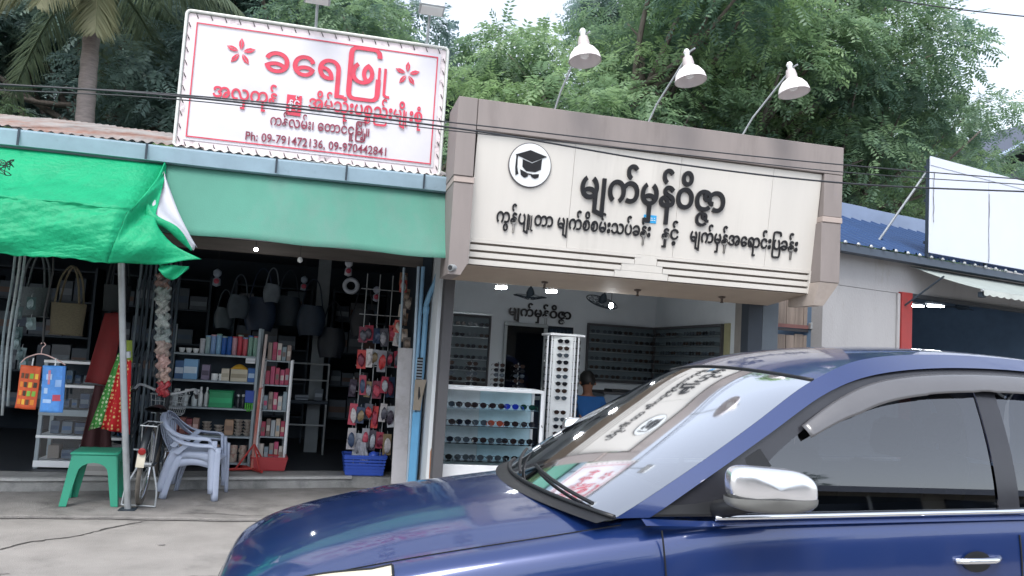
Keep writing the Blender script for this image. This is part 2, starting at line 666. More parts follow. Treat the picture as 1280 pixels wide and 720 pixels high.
# box gutter with straps
gt = MB()
prof = [(6.93, 3.025), (6.93, 3.01), (6.955, 2.9), (7.05, 2.89), (7.09, 3.0), (7.08, 3.0), (7.045, 2.9), (6.965, 2.91), (6.942, 3.01), (6.942, 3.025)]
n = len(prof)
xs_g = np.linspace(-7, 1.12, 24)
V_ = [(x, p[0], p[1] + 0.004 * math.sin(x * 2.2)) for x in xs_g for p in prof]
F_ = [(i * n + k, (i + 1) * n + k, (i + 1) * n + (k + 1) % n, i * n + (k + 1) % n) for i in range(len(xs_g) - 1) for k in range(n)]
F_.append(tuple(range(n))); F_.append(tuple((len(xs_g) - 1) * n + k for k in range(n)))
gt.add(V_, F_)
gut = gt.build('gutter', m_gutter, shop1)
for x in (-2.46, -1.52, -0.5, 0.08, 0.75):
    s_ = MB(); s_.box(x - .008, x + .008, 6.922, 6.93, 2.9, 3.03); s_.box(x - .008, x + .008, 6.925, 7.1, 3.027, 3.033); s_.build('gutter_strap', m_darkmetal, gut)
# fixed canvas awning hanging from the gutter
def awn(u, v):
    x = -1.55 + u * (2.62 - .06 * v)
    return (x, 7.02 - 0.30 * v + 0.010 * math.sin(x * 5) * v + .02 * math.sin(math.pi * v), 2.895 - v * 0.60 - 0.018 * u * v + 0.007 * math.sin(x * 7) * v)
a_ = MB(); a_.grid(awn, 60, 10)
o = a_.build('awning', m_canvas, shop1, smooth=0)
md = o.modifiers.new('thick', 'SOLIDIFY'); md.thickness = 0.004
b_ = MB(); b_.tube([(-1.55, 6.78, 2.31), (1.0, 6.78, 2.295)], 0.010, 8); b_.build('awning_rail', m_grey, shop1)
# folding steel gate, pushed into a bundle at its left jamb
fg = thing('folding_gate', 'dark folding steel gate pushed into a bundle behind the leaning post', 'gate', (-1.6, 8.5, 0.14))
for k in range(9):
    x = -1.80 + k * 0.045
    s_ = MB(); s_.box(x - .012, x + .012, 8.48 + .02 * (k % 2), 8.51 + .02 * (k % 2), 0.15, 2.33, 0.003); s_.build('upright', m_darkmetal if k % 3 else mat('gate edge', '#5d6870', 0.5, 0.4), fg)
for z in (0.5, 1.2, 1.9):
    for k in range(8):
        x = -1.80 + k * 0.045
        s_ = MB(); s_.tube([(x, 8.475, z), (x + .045, 8.475, z + .16)], 0.006, 5); s_.build('lattice_bar', m_darkmetal, fg)
# front right jamb: pipes and boards by the party wall
for (x0, x1, y0, r, col, lab) in ((0.76, 0.80, 8.35, 0.014, '#9fb2bf', 'thin grey pipe left of the pipes at the party wall'),
                                 (0.885, 0.93, 8.12, 0.016, '#a9bccb', 'thin pale pipe standing upright behind the beige plate'),
                                 (0.93, 0.96, 8.10, 0.02, '#7fa9c8', 'light blue upright pipe beside the optician corner')):
    s_ = MB(); s_.tube([(x0, y0, 2.34), (x1 - .02, y0, 1.2), (x1, y0, 0.15)], r, 10)
    tag(s_.build('pipe', mat('pipe ' + col, col, 0.4), None, smooth=40), lab, 'pipe')
s_ = MB(); s_.tube(catmull([(1.10, 7.9, 2.40), (1.05, 7.95, 2.2), (0.99, 8.05, 1.98), (0.985, 8.05, 1.75), (0.985, 8.05, 0.16)], 5), 0.027, 12)
dp = tag(s_.build('drain_pipe', mat('blue pvc', '#6f9fc0', 0.35), None, smooth=40), 'blue plastic drain pipe bending in under the fascia corner', 'pipe')
for z in (1.86, 1.1):
    s_ = MB(); s_.tube([(0.985, 8.05, z), (0.985, 8.05, z + .07)], 0.033, 12); s_.build('collar', mat('blue pvc', '#6f9fc0', 0.35), dp)

# left corner post that carries the tarpaulin
post = thing('corner_post', 'leaning grey steel post under the bright green tarpaulin', 'post', (-1.47, 7.31, 0.03))
s_ = MB(); s_.tube([(-1.465, 7.31, 0.03), (-1.575, 7.2, 1.1), (-1.70, 7.02, 2.55)], 0.026, 12); s_.build('shaft', m_grey, post, smooth=40)
s_ = MB(); s_.tube([(-1.565, 7.205, 1.28), (-1.572, 7.2, 1.33)], 0.030, 12); s_.build('clamp', m_grey, post, smooth=40)
s_ = MB(); s_.box(-1.53, -1.40, 7.25, 7.37, 0.026, 0.034, 0.002); s_.build('base_plate', m_darkmetal, post)

# bright green tarpaulin draped over a frame
m_tarp = mat('green tarpaulin', '#16ab78', 0.5, var=0.10, scale=5, bump=0.55, bscale=26, transl=0.35, spec=.35)
m_tarpw = mat('tarpaulin white back', '#a2a6ae', 0.5, var=0.06, scale=4, bump=0.1, bscale=20)
tp = thing('green_tarpaulin', 'shiny bright green tarpaulin draped over the front of the goods shop', 'tarpaulin', (-2.3, 6.4, 1.95))
def tarp_prof(x):
    """section of the sheet at x: gutter, sag, ridge bar, drop, hem"""
    k = max(0.0, (x + 2.4) / 0.9)
    return [(7.0, 2.885), (6.72, 2.60 - .006 * math.sin(x * 5)), (6.40, 2.415), (6.36, 2.37), (6.30 + .015 * math.sin(x * 8), 2.22), (6.29 + .02 * math.sin(x * 6.3 + 1), 2.08), (6.32, 1.985 + .006 * math.sin(x * 13))]
def tarp_fn(u, v):
    x = -4.2 + u * (4.2 - 1.57)
    P = catmull(tarp_prof(x), 6)
    t = v * (len(P) - 1)
    i = min(int(t), len(P) - 2)
    f = t - i
    y, z = [P[i][q] * (1 - f) + P[i + 1][q] * f for q in (0, 1)]
    cr = .009 * math.sin(7 * x + 14 * v) * math.sin(9 * v + 3 * x) + .006 * abs(math.sin(13 * x - 21 * v + 2 * math.sin(5 * x))) + .005 * abs(math.sin(31 * x + 13 * v + 3 * math.sin(4 * v))) - .006 * abs(math.sin(19 * x + 40 * v * v))
    xx = x + (0.18 * (1 - v) if u > 0.999 else 0)
    env = min(1, v * 5) 
    return (xx, y - cr * env * 0.8, z + cr * env)
a_ = MB(); a_.grid(tarp_fn, 150, 72)
top = a_.build('sheet', m_tarp, tp, smooth=0)
md = top.modifiers.new('thick', 'SOLIDIFY'); md.thickness = 0.003
# right end: cheek folded round the frame, pulled out into a pointed tip
edge = [tarp_fn(1.0, v) for v in np.linspace(0, 1, 25)]
tgt = catmull([(-1.37, 6.98, 2.875), (-1.36, 6.93, 2.80), (-1.345, 6.82, 2.70), (-1.33, 6.64, 2.50), (-1.30, 6.46, 2.33), (-1.16, 6.40, 2.17), (-0.935, 6.35, 2.065)], 4)
def cheek(u, v):
    i = v * 24
    k = min(int(i), 23)
    f = i - k
    a = np.array(edge[k]) * (1 - f) + np.array(edge[k + 1]) * f
    b = np.array(tgt[k]) * (1 - f) + np.array(tgt[k + 1]) * f
    p = a * (1 - u) + b * u
    fold = 0.035 * math.sin(math.pi * u) * (math.sin(10 * v * v + 2.5 * u) + 0.6 * math.sin(26 * v + 7 * u) * v)
    return (p[0], p[1] - fold, p[2] + 0.35 * fold)
a_ = MB(); a_.grid(cheek, 22, 48)
ck_ = a_.build('cheek', m_tarp, tp, smooth=0)
md = ck_.modifiers.new('thick', 'SOLIDIFY'); md.thickness = 0.003
# lining that shows where the corner has flopped open
up = catmull([(-1.365, 6.93, 2.80), (-1.28, 6.82, 2.62), (-1.19, 6.72, 2.45), (-1.09, 6.65, 2.30), (-1.01, 6.60, 2.19)], 5)
lo = catmull([(-1.37, 6.92, 2.79), (-1.42, 6.66, 2.53), (-1.36, 6.54, 2.38), (-1.19, 6.52, 2.30), (-1.04, 6.56, 2.15)], 5)
def lining(u, v):
    i = v * (len(up) - 1); k = min(int(i), len(up) - 2); f = i - k
    a = np.array(up[k]) * (1 - f) + np.array(up[k + 1]) * f
    b = np.array(lo[k]) * (1 - f) + np.array(lo[k + 1]) * f
    p = a * (1 - u) + b * u
    fd = .012 * math.sin(9 * u + 5 * v)
    return (p[0], p[1] - fd - .015, p[2] + fd)
a_ = MB(); a_.grid(lining, 12, 24)
ln = a_.build('lining', m_tarpw, tp, smooth=0, label='white back of the tarpaulin where its corner flops open')
md = ln.modifiers.new('thick', 'SOLIDIFY'); md.thickness = 0.003
def roll(u, v):
    i = v * (len(lo) - 1); k = min(int(i), len(lo) - 2); f = i - k
    p = np.array(lo[k]) * (1 - f) + np.array(lo[k + 1]) * f
    a = 2 * math.pi * u
    r = .014 + .018 * math.sin(math.pi * v) + .006 * math.sin(17 * v)
    return (p[0] + .6 * r * math.cos(a), p[1] - .02 + r * math.sin(a) * .7, p[2] + r * math.cos(a))
a_ = MB(); a_.grid(roll, 12, 26); a_.build('rolled_edge', m_tarp, tp, smooth=0)
def flap(u, v):
    x = -1.24 + 0.21 * u
    z = 2.01 - v * 0.11 * math.sin(math.pi * min(1, u * 0.85 + 0.12))
    return (x, 6.42 + .02 * math.sin(9 * u + 4 * v), z)
a_ = MB(); a_.grid(flap, 14, 6)
fp = a_.build('hem_flap', m_tarp, tp, smooth=0)
md = fp.modifiers.new('thick', 'SOLIDIFY'); md.thickness = 0.003
s_ = MB(); s_.tube([(-4.2, 6.41, 2.40), (-1.6, 6.41, 2.40)], 0.016, 8); s_.tube([(-1.62, 6.41, 2.40), (-1.62, 7.02, 2.62)], 0.014, 8); s_.tube([(-3.4, 6.41, 2.40), (-3.4, 7.02, 2.62)], 0.014, 8)
s_.build('frame_bar', m_grey, tp)
s_ = MB()
random.seed(3)
for k in range(5):
    q = [(-2.36 + random.uniform(-.06, .06), 6.62 + random.uniform(-.03, .02) - .16, 2.64 + random.uniform(-.07, .05)) for _ in range(6)]
    s_.tube(catmull(q, 4), 0.003, 5)
tag(s_.build('twine', m_black), 'tangle of dark twine on top of the green tarpaulin', 'twine')

# ------------------------------------------------------------------ billboard on the goods shop roof
m_sheet = mat('vinyl banner', '#c6c5cb', 0.4, var=0.05, scale=1.8, bump=0.12, bscale=5)
m_rim = mat('grubby banner edge', '#d8cdd0', 0.6, var=0.12, scale=16, col2='#8f8288', stain=0.06)
m_red = mat('faded red print', '#c2344c', 0.5, var=0.16, scale=10)
m_dred = mat('dark red print', '#7d2940', 0.5, var=0.12, scale=10)
s1 = thing('roof_billboard', 'white banner billboard with red script on the goods shop roof', 'billboard', (-0.2, 7.1, 3.05))
X0, X1, Z0, Z1, YB = -1.355, 0.91, 3.04, 4.25, 7.05
def rr(x0, x1, z0, z1, r, n=6):
    out = []
    for (cx, cz, a0) in ((x1 - r, z1 - r, 0), (x0 + r, z1 - r, 90), (x0 + r, z0 + r, 180), (x1 - r, z0 + r, 270)):
        for k in range(n + 1):
            a = R(a0 + 90 * k / n)
            out.append((cx + r * math.cos(a), cz + r * math.sin(a)))
    return out
s_ = MB(); s_.tube([(p[0], YB - .005, p[1]) for p in rr(X0 + .015, X1 - .015, Z0 + .015, Z1 - .015, 0.035)], 0.014, 8, closed=True); s_.build('frame', mat('frame tube', '#c6c8c4', 0.5, 0.2, col2='#6e6a60', stain=0.03), s1, smooth=40)
s_ = MB(); s_.prism(rr(X0 + .03, X1 - .03, Z0 + .03, Z1 - .03, .02)[::-1], YB + .004, YB + .010); s_.build('banner_edge', m_rim, s1)
def ban(u, v):
    x = X0 + .075 + u * (X1 - X0 - .15); z = Z0 + .085 + v * (Z1 - Z0 - .165)
    e = min(u, 1 - u, v, 1 - v)
    return (x, YB - .002 - .005 * min(1, e * 8) * math.sin(7 * u + 5 * v) * math.sin(9 * v - 4 * u) + .0, z)
s_ = MB(); s_.grid(lambda u, v: ban(u, v), 40, 24); s_.build('banner', m_sheet, s1, smooth=0)
def hole_row(pts):
    for p in pts:
        s_ = MB(); s_.tube([(p[0] - .008, YB - .004, p[1] + .004), (p[0], YB - .012, p[1] - .016), (p[0] + .01, YB - .002, p[1] - .034)], 0.004, 5)
        s_.build('lacing', m_black, s1)
hole_row([(x, Z0 + .062) for x in np.arange(X0 + .1, X1 - .06, 0.115)] + [(x, Z1 - .038) for x in np.arange(X0 + .1, X1 - .06, 0.115)])
hole_row([(X0 + .045, z) for z in np.arange(Z0 + .1, Z1 - .06, .11)] + [(X1 - .045, z) for z in np.arange(Z0 + .1, Z1 - .06, .11)])
s_ = MB()
yb = YB - .010
for (x0, x1, z0, z1) in ((X0 + .10, X1 - .10, Z1 - .118, Z1 - .108), (X0 + .10, X1 - .10, Z0 + .11, Z0 + .12)):
    s_.box(x0, x1, yb, yb + .002, z0, z1)
for x in (X0 + .10, X1 - .11):
    s_.box(x, x + .010, yb - .001, yb + .001, Z0 + .11, Z1 - .108)
s_.build('border_line', m_red, s1)
def sign_text(VF, name, m, parent, y, flip=1):
    V, F = VF
    s_ = MB(); s_.add([(p[0], y - p[2], p[1]) for p in V], F)
    return s_.build(name, m, parent)
sign_text(fit_text(compose("ခ\u1031ရ{r:ဖ:1.12}{s}{U}", 0.014, 0.001), -0.68, 0.40, 3.80, 0.33), 'title', m_red, s1, yb - .002)
sign_text(fit_text(compose("အလှကုန်", 0.02, 0.001), -1.075, -0.545, 3.52, 0.165), 'lettering', m_red, s1, yb - .002)
s_ = MB(); s_.box(-0.47, -0.345, yb - .001, yb + .001, 3.44, 3.62); s_.build('red_box', m_red, s1)
sign_text(fit_text(compose("နှင့်", 0.012, 0.001), -0.455, -0.36, 3.52, 0.10), 'lettering', m_sheet, s1, yb - .004)
sign_text(fit_text(compose("အိမ်သုံးပစ{_စ}ည်းမျိ{u}းစုံ", 0.02, 0.001), -0.285, 0.705, 3.52, 0.165), 'lettering', m_red, s1, yb - .002)
sign_text(fit_text(compose("ကန်လမ်း၊ \u1031တာင်ငူ{r:မ:1.3}ိ{u}့။", 0.016, 0.001), -0.59, 0.25, 3.335, 0.125), 'lettering', m_dred, s1, yb - .002)
sign_text(fit_text(compose("Ph: 09-791472136, 09-970442841", 0.012, 0.001), -0.78, 0.41, 3.18, 0.105), 'phone_number', m_dred, s1, yb - .002)
for (cx, cz, r) in ((-0.88, 3.935, 0.125), (0.545, 3.945, 0.115)):
    s_ = MB()
    for k in range(5):
        a = R(90 + 72 * k)
        d = np.array([math.cos(a), math.sin(a)]); nn = np.array([-d[1], d[0]])
        ps = [(.1, 0), (.35, .13), (.62, .16), (1, 0), (.62, -.16), (.35, -.13)]
        for half in (1, -1):
            pp = [(.16, .015), (.42, .15), (.68, .17), (1, .0), (.6, .03)]
            P = [(cx + r * (d[0] * q + nn[0] * w_ * half), cz + r * (d[1] * q + nn[1] * w_ * half)) for q, w_ in pp]
            s_.prism(P if half < 0 else P[::-1], yb - .0045, yb - .0015)
    s_.build('flower_emblem', m_red, s1)
for x in (-1.2, -0.22, 0.76):
    s_ = MB(); s_.box(x - .02, x + .02, YB + .03, YB + .07, 3.0, 4.2); s_.tube([(x, YB + .06, 3.9), (x, YB + 1.0, 3.3)], .014, 6); s_.build('stay', m_darkmetal, s1)
for x in (-0.9, 0.1, 0.6):
    s_ = MB(); s_.box(X0 + .05, X1 - .05, YB + .02, YB + .05, 3.1 + .4 * (x + .9), 3.13 + .4 * (x + .9)); s_.build('rail', m_darkmetal, s1)
# flat floodlights above the billboard
for (x, z, lab) in ((-0.28, 4.44, 'flat floodlight above the middle of the red script billboard'), (0.70, 4.50, 'flat floodlight above the right end of the red script billboard')):
    f_ = thing('floodlight', lab, 'floodlight', (x, 6.85, z), group='floodlights over the billboard')
    s_ = MB(); s_.tube([(x, 7.08, 4.2), (x, 6.98, z - .02), (x, 6.88, z)], .012, 8); s_.build('arm', m_grey, f_)
    s_ = MB(); s_.box(-.11, .11, -.07, .07, -.03, .03, .008, M=T(x, 6.84, z) @ RX(-18)); s_.build('housing', m_grey, f_)
    for k in range(5):
        s_ = MB(); s_.box(-.10, .10, -.065 + .027 * k, -.06 + .027 * k, .03, .05, M=T(x, 6.84, z) @ RX(-18)); s_.build('cooling_fin', m_grey, f_)
    s_ = MB(); s_.box(-.095, .095, -.055, .055, -.036, -.0301, M=T(x, 6.84, z) @ RX(-18)); s_.build('lens', m_white, f_)

# ------------------------------------------------------------------ optician's shop (middle)
m_brown = mat('taupe cladding', '#807875', 0.6, var=0.10, scale=2.5, col2='#726a67', stain=0.08, stretch=(2, 1, .4))
m_taupe = mat('pale taupe cladding', '#a3968f', 0.6, var=0.06, scale=2.5)
m_cream = mat('cream sign panel', '#cbc7c0', 0.45, var=0.03, scale=2.2, col2='#bfbbb4', stain=0.05, stretch=(2.5, 1, .25))
m_soffit = mat('soffit board', '#a39587', 0.7, var=0.08, scale=3)
m_lettr = mat('black letter acrylic', '#1f1f22', 0.3, var=0.1)
m_edge = mat('letter side return', '#5d5a5c', 0.5)
m_inwall = mat('pale shop wall', '#d0d6da', 0.8, var=0.06, scale=2.0)
m_dkcol = mat('grey brown pillar', '#4a4a4d', 0.75, var=0.12, scale=4)
m_groove = mat('groove shadow gap board', '#6f6760', 0.8)

s2 = thing('optician_shop', 'open fronted optician shop under a boxed taupe and cream fascia', 'shop', (2.7, 7.5, 0.1))
# fascia box: top band, side bands, back
YF = 6.5
w = MB(); w.box(1.115, 4.62, YF, YF + .34, 3.365, 3.63, .004); w.build('fascia_top', m_brown, s2)
w = MB(); w.box(0.945, 1.11, YF + .004, YF + .5, 2.96, 3.632, .004); w.build('fascia_side', m_brown, s2)
w = MB(); w.box(0.95, 1.125, YF + .012, YF + .5, 2.905, 2.957, .004); w.build('band', m_taupe, s2)
w = MB(); w.prism([(0.955, 2.90), (1.12, 2.90), (1.12, 2.24), (1.06, 2.13), (0.955, 2.13)], YF + .02, YF + .5); w.build('fascia_side', m_brown, s2)
w = MB(); w.box(4.425, 4.618, YF + .003, YF + .5, 2.96, 3.362, .004); w.build('fascia_side', m_brown, s2)
w = MB(); w.box(4.415, 4.622, YF - .003, YF + .5, 2.905, 2.957, .004); w.build('band', m_taupe, s2)
w = MB(); w.box(4.41, 4.612, YF + .004, YF + .5, 2.345, 2.902, .004); w.build('fascia_side', m_brown, s2)
w = MB(); w.add([(4.395, YF + .08, 2.13), (4.50, YF + .08, 2.13), (4.61, YF + .01, 2.342), (4.405, YF + .01, 2.342), (4.395, YF + .5, 2.13), (4.50, YF + .5, 2.13), (4.61, YF + .5, 2.342), (4.405, YF + .5, 2.342)],
               [(0, 1, 2, 3), (1, 5, 6, 2), (5, 4, 7, 6), (4, 0, 3, 7), (0, 4, 5, 1), (3, 2, 6, 7)]); w.build('fascia_foot', mat('stone tile', '#a59a92', 0.6, var=0.1, scale=12), s2)
# tilted cream panel: leans back towards its foot
def panel(x, z, off=0.0):
    t = (3.36 - z) / 1.12
    return (x, YF + .035 + .15 * t - off, z)
TILT = math.atan(.15 / 1.12)
XL, XR = 1.13, 4.42
JX = [1.13, 2.0, 3.0, 3.92, 4.42]
for i in range(4):
    w = MB()
    a, b = JX[i] + .0015, JX[i + 1] - .0015
    P = [panel(a, 2.46), panel(b, 2.46), panel(b, 3.358), panel(a, 3.358)]
    Q = [(p[0], p[1] + .02, p[2]) for p in P]
    w.add(P + Q, [(0, 1, 2, 3), (7, 6, 5, 4), (0, 4, 5, 1), (1, 5, 6, 2), (2, 6, 7, 3), (3, 7, 4, 0)])
    w.build('sign_panel', m_cream, s2)
w = MB(); P = [panel(XL, 2.24, -.022), panel(XR, 2.24, -.022), panel(XR, 3.36, -.022), panel(XL, 3.36, -.022)]
w.add(P + [(p[0], YF + .33, p[2]) for p in P], [(0, 1, 2, 3), (0, 4, 5, 1), (4, 7, 6, 5), (1, 5, 6, 2), (0, 3, 7, 4)]); w.build('sign_back', m_groove, s2)
# grooved lower part: boards split by slots, a plain piece in the middle
def board(x0, x1, za, zb_, off=0.0):
    w = MB()
    P = [panel(x0, za, off), panel(x1, za, off), panel(x1, zb_, off), panel(x0, zb_, off)]
    Q = [(p[0], p[1] + .03, p[2]) for p in P]
    w.add(P + Q, [(0, 1, 2, 3), (7, 6, 5, 4), (0, 4, 5, 1), (1, 5, 6, 2), (2, 6, 7, 3), (3, 7, 4, 0)])
    w.build('fascia_board', m_cream, s2)
zs = [(2.247, 2.289), (2.309, 2.351), (2.371, 2.413), (2.433, 2.458)]
for k, (za, zb_) in enumerate(zs):
    xa = [2.46, 2.52, 2.64, 2.70][k]; xb = [2.98, 2.92, 2.86, 2.84][k]
    board(XL + .02, xa, za, zb_, .006); board(xb, XR - .03, za, zb_, .006)
board(2.645, 2.855, 2.372, 2.458, .004)
board(2.525, 2.915, 2.309, 2.3705, .003)
board(2.465, 2.975, 2.247, 2.3075, .002)
board(XL, XL + .018, 2.243, 2.458, .008); board(XR - .028, XR, 2.243, 2.458, .008)
# soffit
w = MB(); w.add([(1.06, YF + .21, 2.235), (4.40, YF + .21, 2.235), (4.40, 7.38, 2.165), (1.06, 7.38, 2.165), (1.06, YF + .21, 2.255), (4.40, YF + .21, 2.255), (4.40, 7.38, 2.3), (1.06, 7.38, 2.3)],
               [(0, 3, 2, 1), (4, 5, 6, 7), (0, 1, 5, 4), (1, 2, 6, 5), (2, 3, 7, 6), (3, 0, 4, 7)]); w.build('soffit', m_soffit, s2)
for x in (1.95, 2.87, 3.75):
    s_ = MB(); s_.lathe([(.035, 0), (.033, .012), (.012, .018), (.011, .05), (.02, .06)], 12, M=T(x, 7.12, 2.19) @ RX(180)); s_.build('lamp_holder', mat('brown bakelite', '#4d4038', 0.4), s2, smooth=40)
# flat roof behind the fascia and side walls
w = MB(); w.box(1.06, 4.58, YF + .36, 10.3, 3.0, 3.08); w.build('roof_slab', m_inwall, s2)
w = MB(); w.box(1.075, 1.17, 7.45, 7.62, 0.145, 2.6, .004); w.build('pillar', m_dkcol, s2)
w = MB(); w.box(1.04, 1.074, 7.62, 10.2, 0.145, 2.9); w.build('wall', m_inwall, s2)
w = MB(); w.box(1.074, 4.36, 10.12, 10.25, 0.145, 2.9); w.build('wall', m_inwall, s2)
w = MB(); w.box(4.362, 4.5, 7.95, 10.25, 0.145, 2.9); w.build('wall', m_inwall, s2)
w = MB(); w.box(4.205, 4.36, 7.40, 7.55, 0.145, 2.6, .004); w.build('pillar', mat('dark pillar', '#323a44', 0.7, var=.1), s2)
w = MB(); w.box(4.363, 4.545, 7.402, 7.56, 0.02, 2.6, .004); w.build('pillar', mat('grey pillar', '#5d666e', 0.75, var=.1), s2)
w = MB(); w.box(4.352, 4.42, 7.57, 7.948, 0.145, 2.6); w.build('jamb', mat('warm jamb', '#8f8b86', 0.75), s2)
w = MB(); w.box(1.074, 4.36, 7.42, 10.12, 2.47, 2.5); w.build('ceiling', m_inwall, s2)
w = MB(); w.box(1.074, 4.36, 7.39, 7.45, 2.17, 2.47); w.build('lintel', m_soffit, s2)
# logo: white disc with a graduation cap above a pair of spectacles
def on_panel(V, F, off):
    s_ = MB()
    s_.add([panel(p[0], p[1], off + p[2]) for p in V], F)
    return s_
def disc(cx, cz, r, n=40):
    return [(cx + r * math.cos(2 * math.pi * k / n), cz + r * math.sin(2 * math.pi * k / n)) for k in range(n)]
def flat(poly, d0, d1):
    n = len(poly)
    return [(p[0], p[1], d0) for p in poly] + [(p[0], p[1], d1) for p in poly], [tuple(range(n, 2 * n)), tuple(range(n - 1, -1, -1))] + [(i, (i + 1) % n, n + (i + 1) % n, n + i) for i in range(n)]
logo = on_panel(*flat(disc(1.605, 3.125, .182), .0, .02), 0).build('logo_disc', m_white, s2)
on_panel(*flat(disc(1.605, 3.125, .191), .0, .012), 0.001).build('logo_rim', m_edge, logo)
def mark(poly, d=.026):
    on_panel(*flat(poly, .0205, d), 0).build('logo_mark', m_lettr, logo)
lx, lz = 1.605, 3.125
mark([(lx - .135, lz + .075), (lx - .01, lz + .125), (lx + .14, lz + .085), (lx + .015, lz + .025)])
mark([(lx - .07, lz + .042), (lx + .015, lz + .016), (lx + .10, lz + .062), (lx + .098, lz - .03), (lx + .05, lz - .055), (lx - .03, lz - .055), (lx - .068, lz - .02)], .024)
mark([(lx - .128, lz + .07), (lx - .116, lz + .068), (lx - .112, lz - .03), (lx - .098, lz - .085), (lx - .122, lz - .10), (lx - .13, lz - .03)])
mark([(lx - .085, lz - .045), (lx - .01, lz - .075), (lx - .015, lz - .10), (lx - .045, lz - .112), (lx - .075, lz - .09)])
mark([(lx + .01, lz - .078), (lx + .085, lz - .068), (lx + .082, lz - .098), (lx + .05, lz - .112), (lx + .02, lz - .10)])
mark([(lx - .02, lz - .072), (lx + .02, lz - .074), (lx + .02, lz - .082), (lx - .02, lz - .08)], .028)
# raised letters: black faces standing on grey returns
def raised(text, x0, x1, zb_, k, depth, bold):
    V, F = fit_text(compose(text, bold, 0.5), x0, x1, zb_, k)
    zmax = max(p[2] for p in V)
    for v, f in islands(V, F):
        v = [(p[0], p[1], (p[2] / 0.5) * depth / 2 + depth / 2 + (p[2] % .0007) * .1) for p in v]
        o = on_panel(v, f, 0).build('letter', m_lettr, s2)
raised("မျက်မှန်ဝိဇ{_ဇ}ာ", 2.075, 3.455, 2.905, 0.325, .022, 0.022)
raised("ကွန်ပျ{U}တာ မျက်စိစမ်းသပ်ခန်း", 1.355, 2.765, 2.622, 0.165, .014, 0.016)
raised("နှင့်", 2.875, 3.035, 2.622, 0.165, .014, 0.016)
raised("မျက်မှန်အ\u1031ရာင်း{r:ပ:1.0}ခန်း", 3.15, 4.24, 2.622, 0.165, .014, 0.016)
w = on_panel(*flat([(2.69, 2.745), (2.81, 2.745), (2.81, 2.815), (2.69, 2.815)], .0, .006), 0); bt = w.build('number_plate', mat('blue enamel plate', '#2f9ad0', 0.35, var=.05), s2)
for (x, wd) in ((2.70, .028), (2.735, .01), (2.752, .028), (2.786, .014)):
    on_panel(*flat([(x, 2.768), (x + wd, 2.768), (x + wd, 2.774), (x, 2.774)], .0061, .008), 0).build('plate_mark', m_white, bt)
    on_panel(*flat([(x, 2.786), (x + wd * .7, 2.786), (x + wd * .7, 2.792), (x, 2.792)], .0061, .008), 0).build('plate_mark', m_white, bt)
# camera under the left corner
cc = thing('security_camera', 'small pale security camera at the left foot of the fascia', 'camera', (1.0, 6.6, 2.2))
s_ = MB(); s_.tube([(1.03, 6.56, 2.19), (0.97, 6.50, 2.18)], .028, 12); s_.build('body', m_grey, cc, smooth=40)
s_ = MB(); s_.tube([(0.97, 6.5, 2.18), (0.965, 6.495, 2.18)], .02, 12); s_.build('lens', m_black, cc)
s_ = MB(); s_.tube([(1.03, 6.56, 2.2), (1.05, 6.6, 2.26)], .01, 8); s_.build('bracket', m_grey, cc)
# bell shaped flood lamps on raking arms
m_bell = mat('bell shade', '#e2dcdc', 0.4, var=.05)
LG = 'bell lamps above the optician sign'
for (x, z, bx, lab, ry) in ((1.93, 4.02, 1.78, 'left of the three white bell lamps over the optician fascia', -5), (2.885, 3.985, 2.64, 'middle of the three white bell lamps over the optician fascia', -7), (3.88, 4.015, 3.56, 'right of the three white bell lamps over the optician fascia', -7)):
    l_ = thing('bell_lamp', lab, 'lamp', (bx, 6.65, 3.63), group=LG)
    s_ = MB(); s_.tube([(bx, 6.66, 3.5), (bx + .35 * (x - bx), 6.52, 3.80), (x + .01, 6.24, 4.21), (x + .03, 6.19, 4.225)], .0085, 8); s_.build('arm', m_grey, l_, smooth=40)
    M_ = T(x, 6.2, z) @ RY(ry) @ RX(-8)
    s_ = MB(); s_.lathe([(.138, -.055), (.136, -.045), (.122, .005), (.09, .05), (.052, .078), (.046, .08), (.08, .045), (.115, 0), (.13, -.05)], 28, M=M_, cap=False); s_.build('shade', m_bell, l_, smooth=50)
    s_ = MB(); s_.lathe([(.05, .079), (.05, .11), (.042, .15), (.038, .165)], 16, M=M_); s_.build('neck', mat('lamp neck', '#b9b0ae', 0.45, .2), l_, smooth=40)
    s_ = MB(); s_.lathe([(.02, .166), (.022, .20), (.03, .215), (.016, .24)], 12, M=M_); s_.build('cap', m_white, l_, smooth=40)
    s_ = MB(); s_.lathe([(.015, -.03), (.035, -.02), (.042, .01), (.02, .06)], 14, M=M_); s_.build('bulb', mat('milk glass bulb', '#eeeeee', 0.2), l_, smooth=60)

# ---- inside the optician: display boards, doorway, lettering
m_board = mat('grey green display board', '#5d6a70', 0.6, var=.06)
m_rail = mat('aluminium rail', '#aab2b5', 0.35, .7)
m_glass = glass('shop glass', (0.96, 0.98, 0.985), 1.42)
def eyeglass_mesh(m):
    s_ = MB()
    for sx in (-1, 1):
        pts = []
        for k in range(10):
            a = 2 * math.pi * k / 10
            pts.append((sx * .034 + .028 * math.cos(a), 0, .0 + (.021 if math.sin(a) > 0 else .024) * math.sin(a)))
        s_.prism(pts[::-1] and [(p[0], p[2]) for p in pts], -.002, .002)
        s_.tube([(sx * .062, .0, .008), (sx * .066, .02, .008), (sx * .066, .11, .004), (sx * .064, .13, -.012)], .003, 4)
    s_.tube([(-.01, 0, .008), (0, -.002, .012), (.01, 0, .008)], .003, 4)
    return s_.mesh('eyeglasses', m)
m_lens = mat('dark lens', '#15181d', 0.12, var=.1)
m_lens2 = mat('brown lens', '#2c201b', 0.15, var=.1)
m_lens3 = mat('clear frame', '#39424a', 0.2, var=.1)
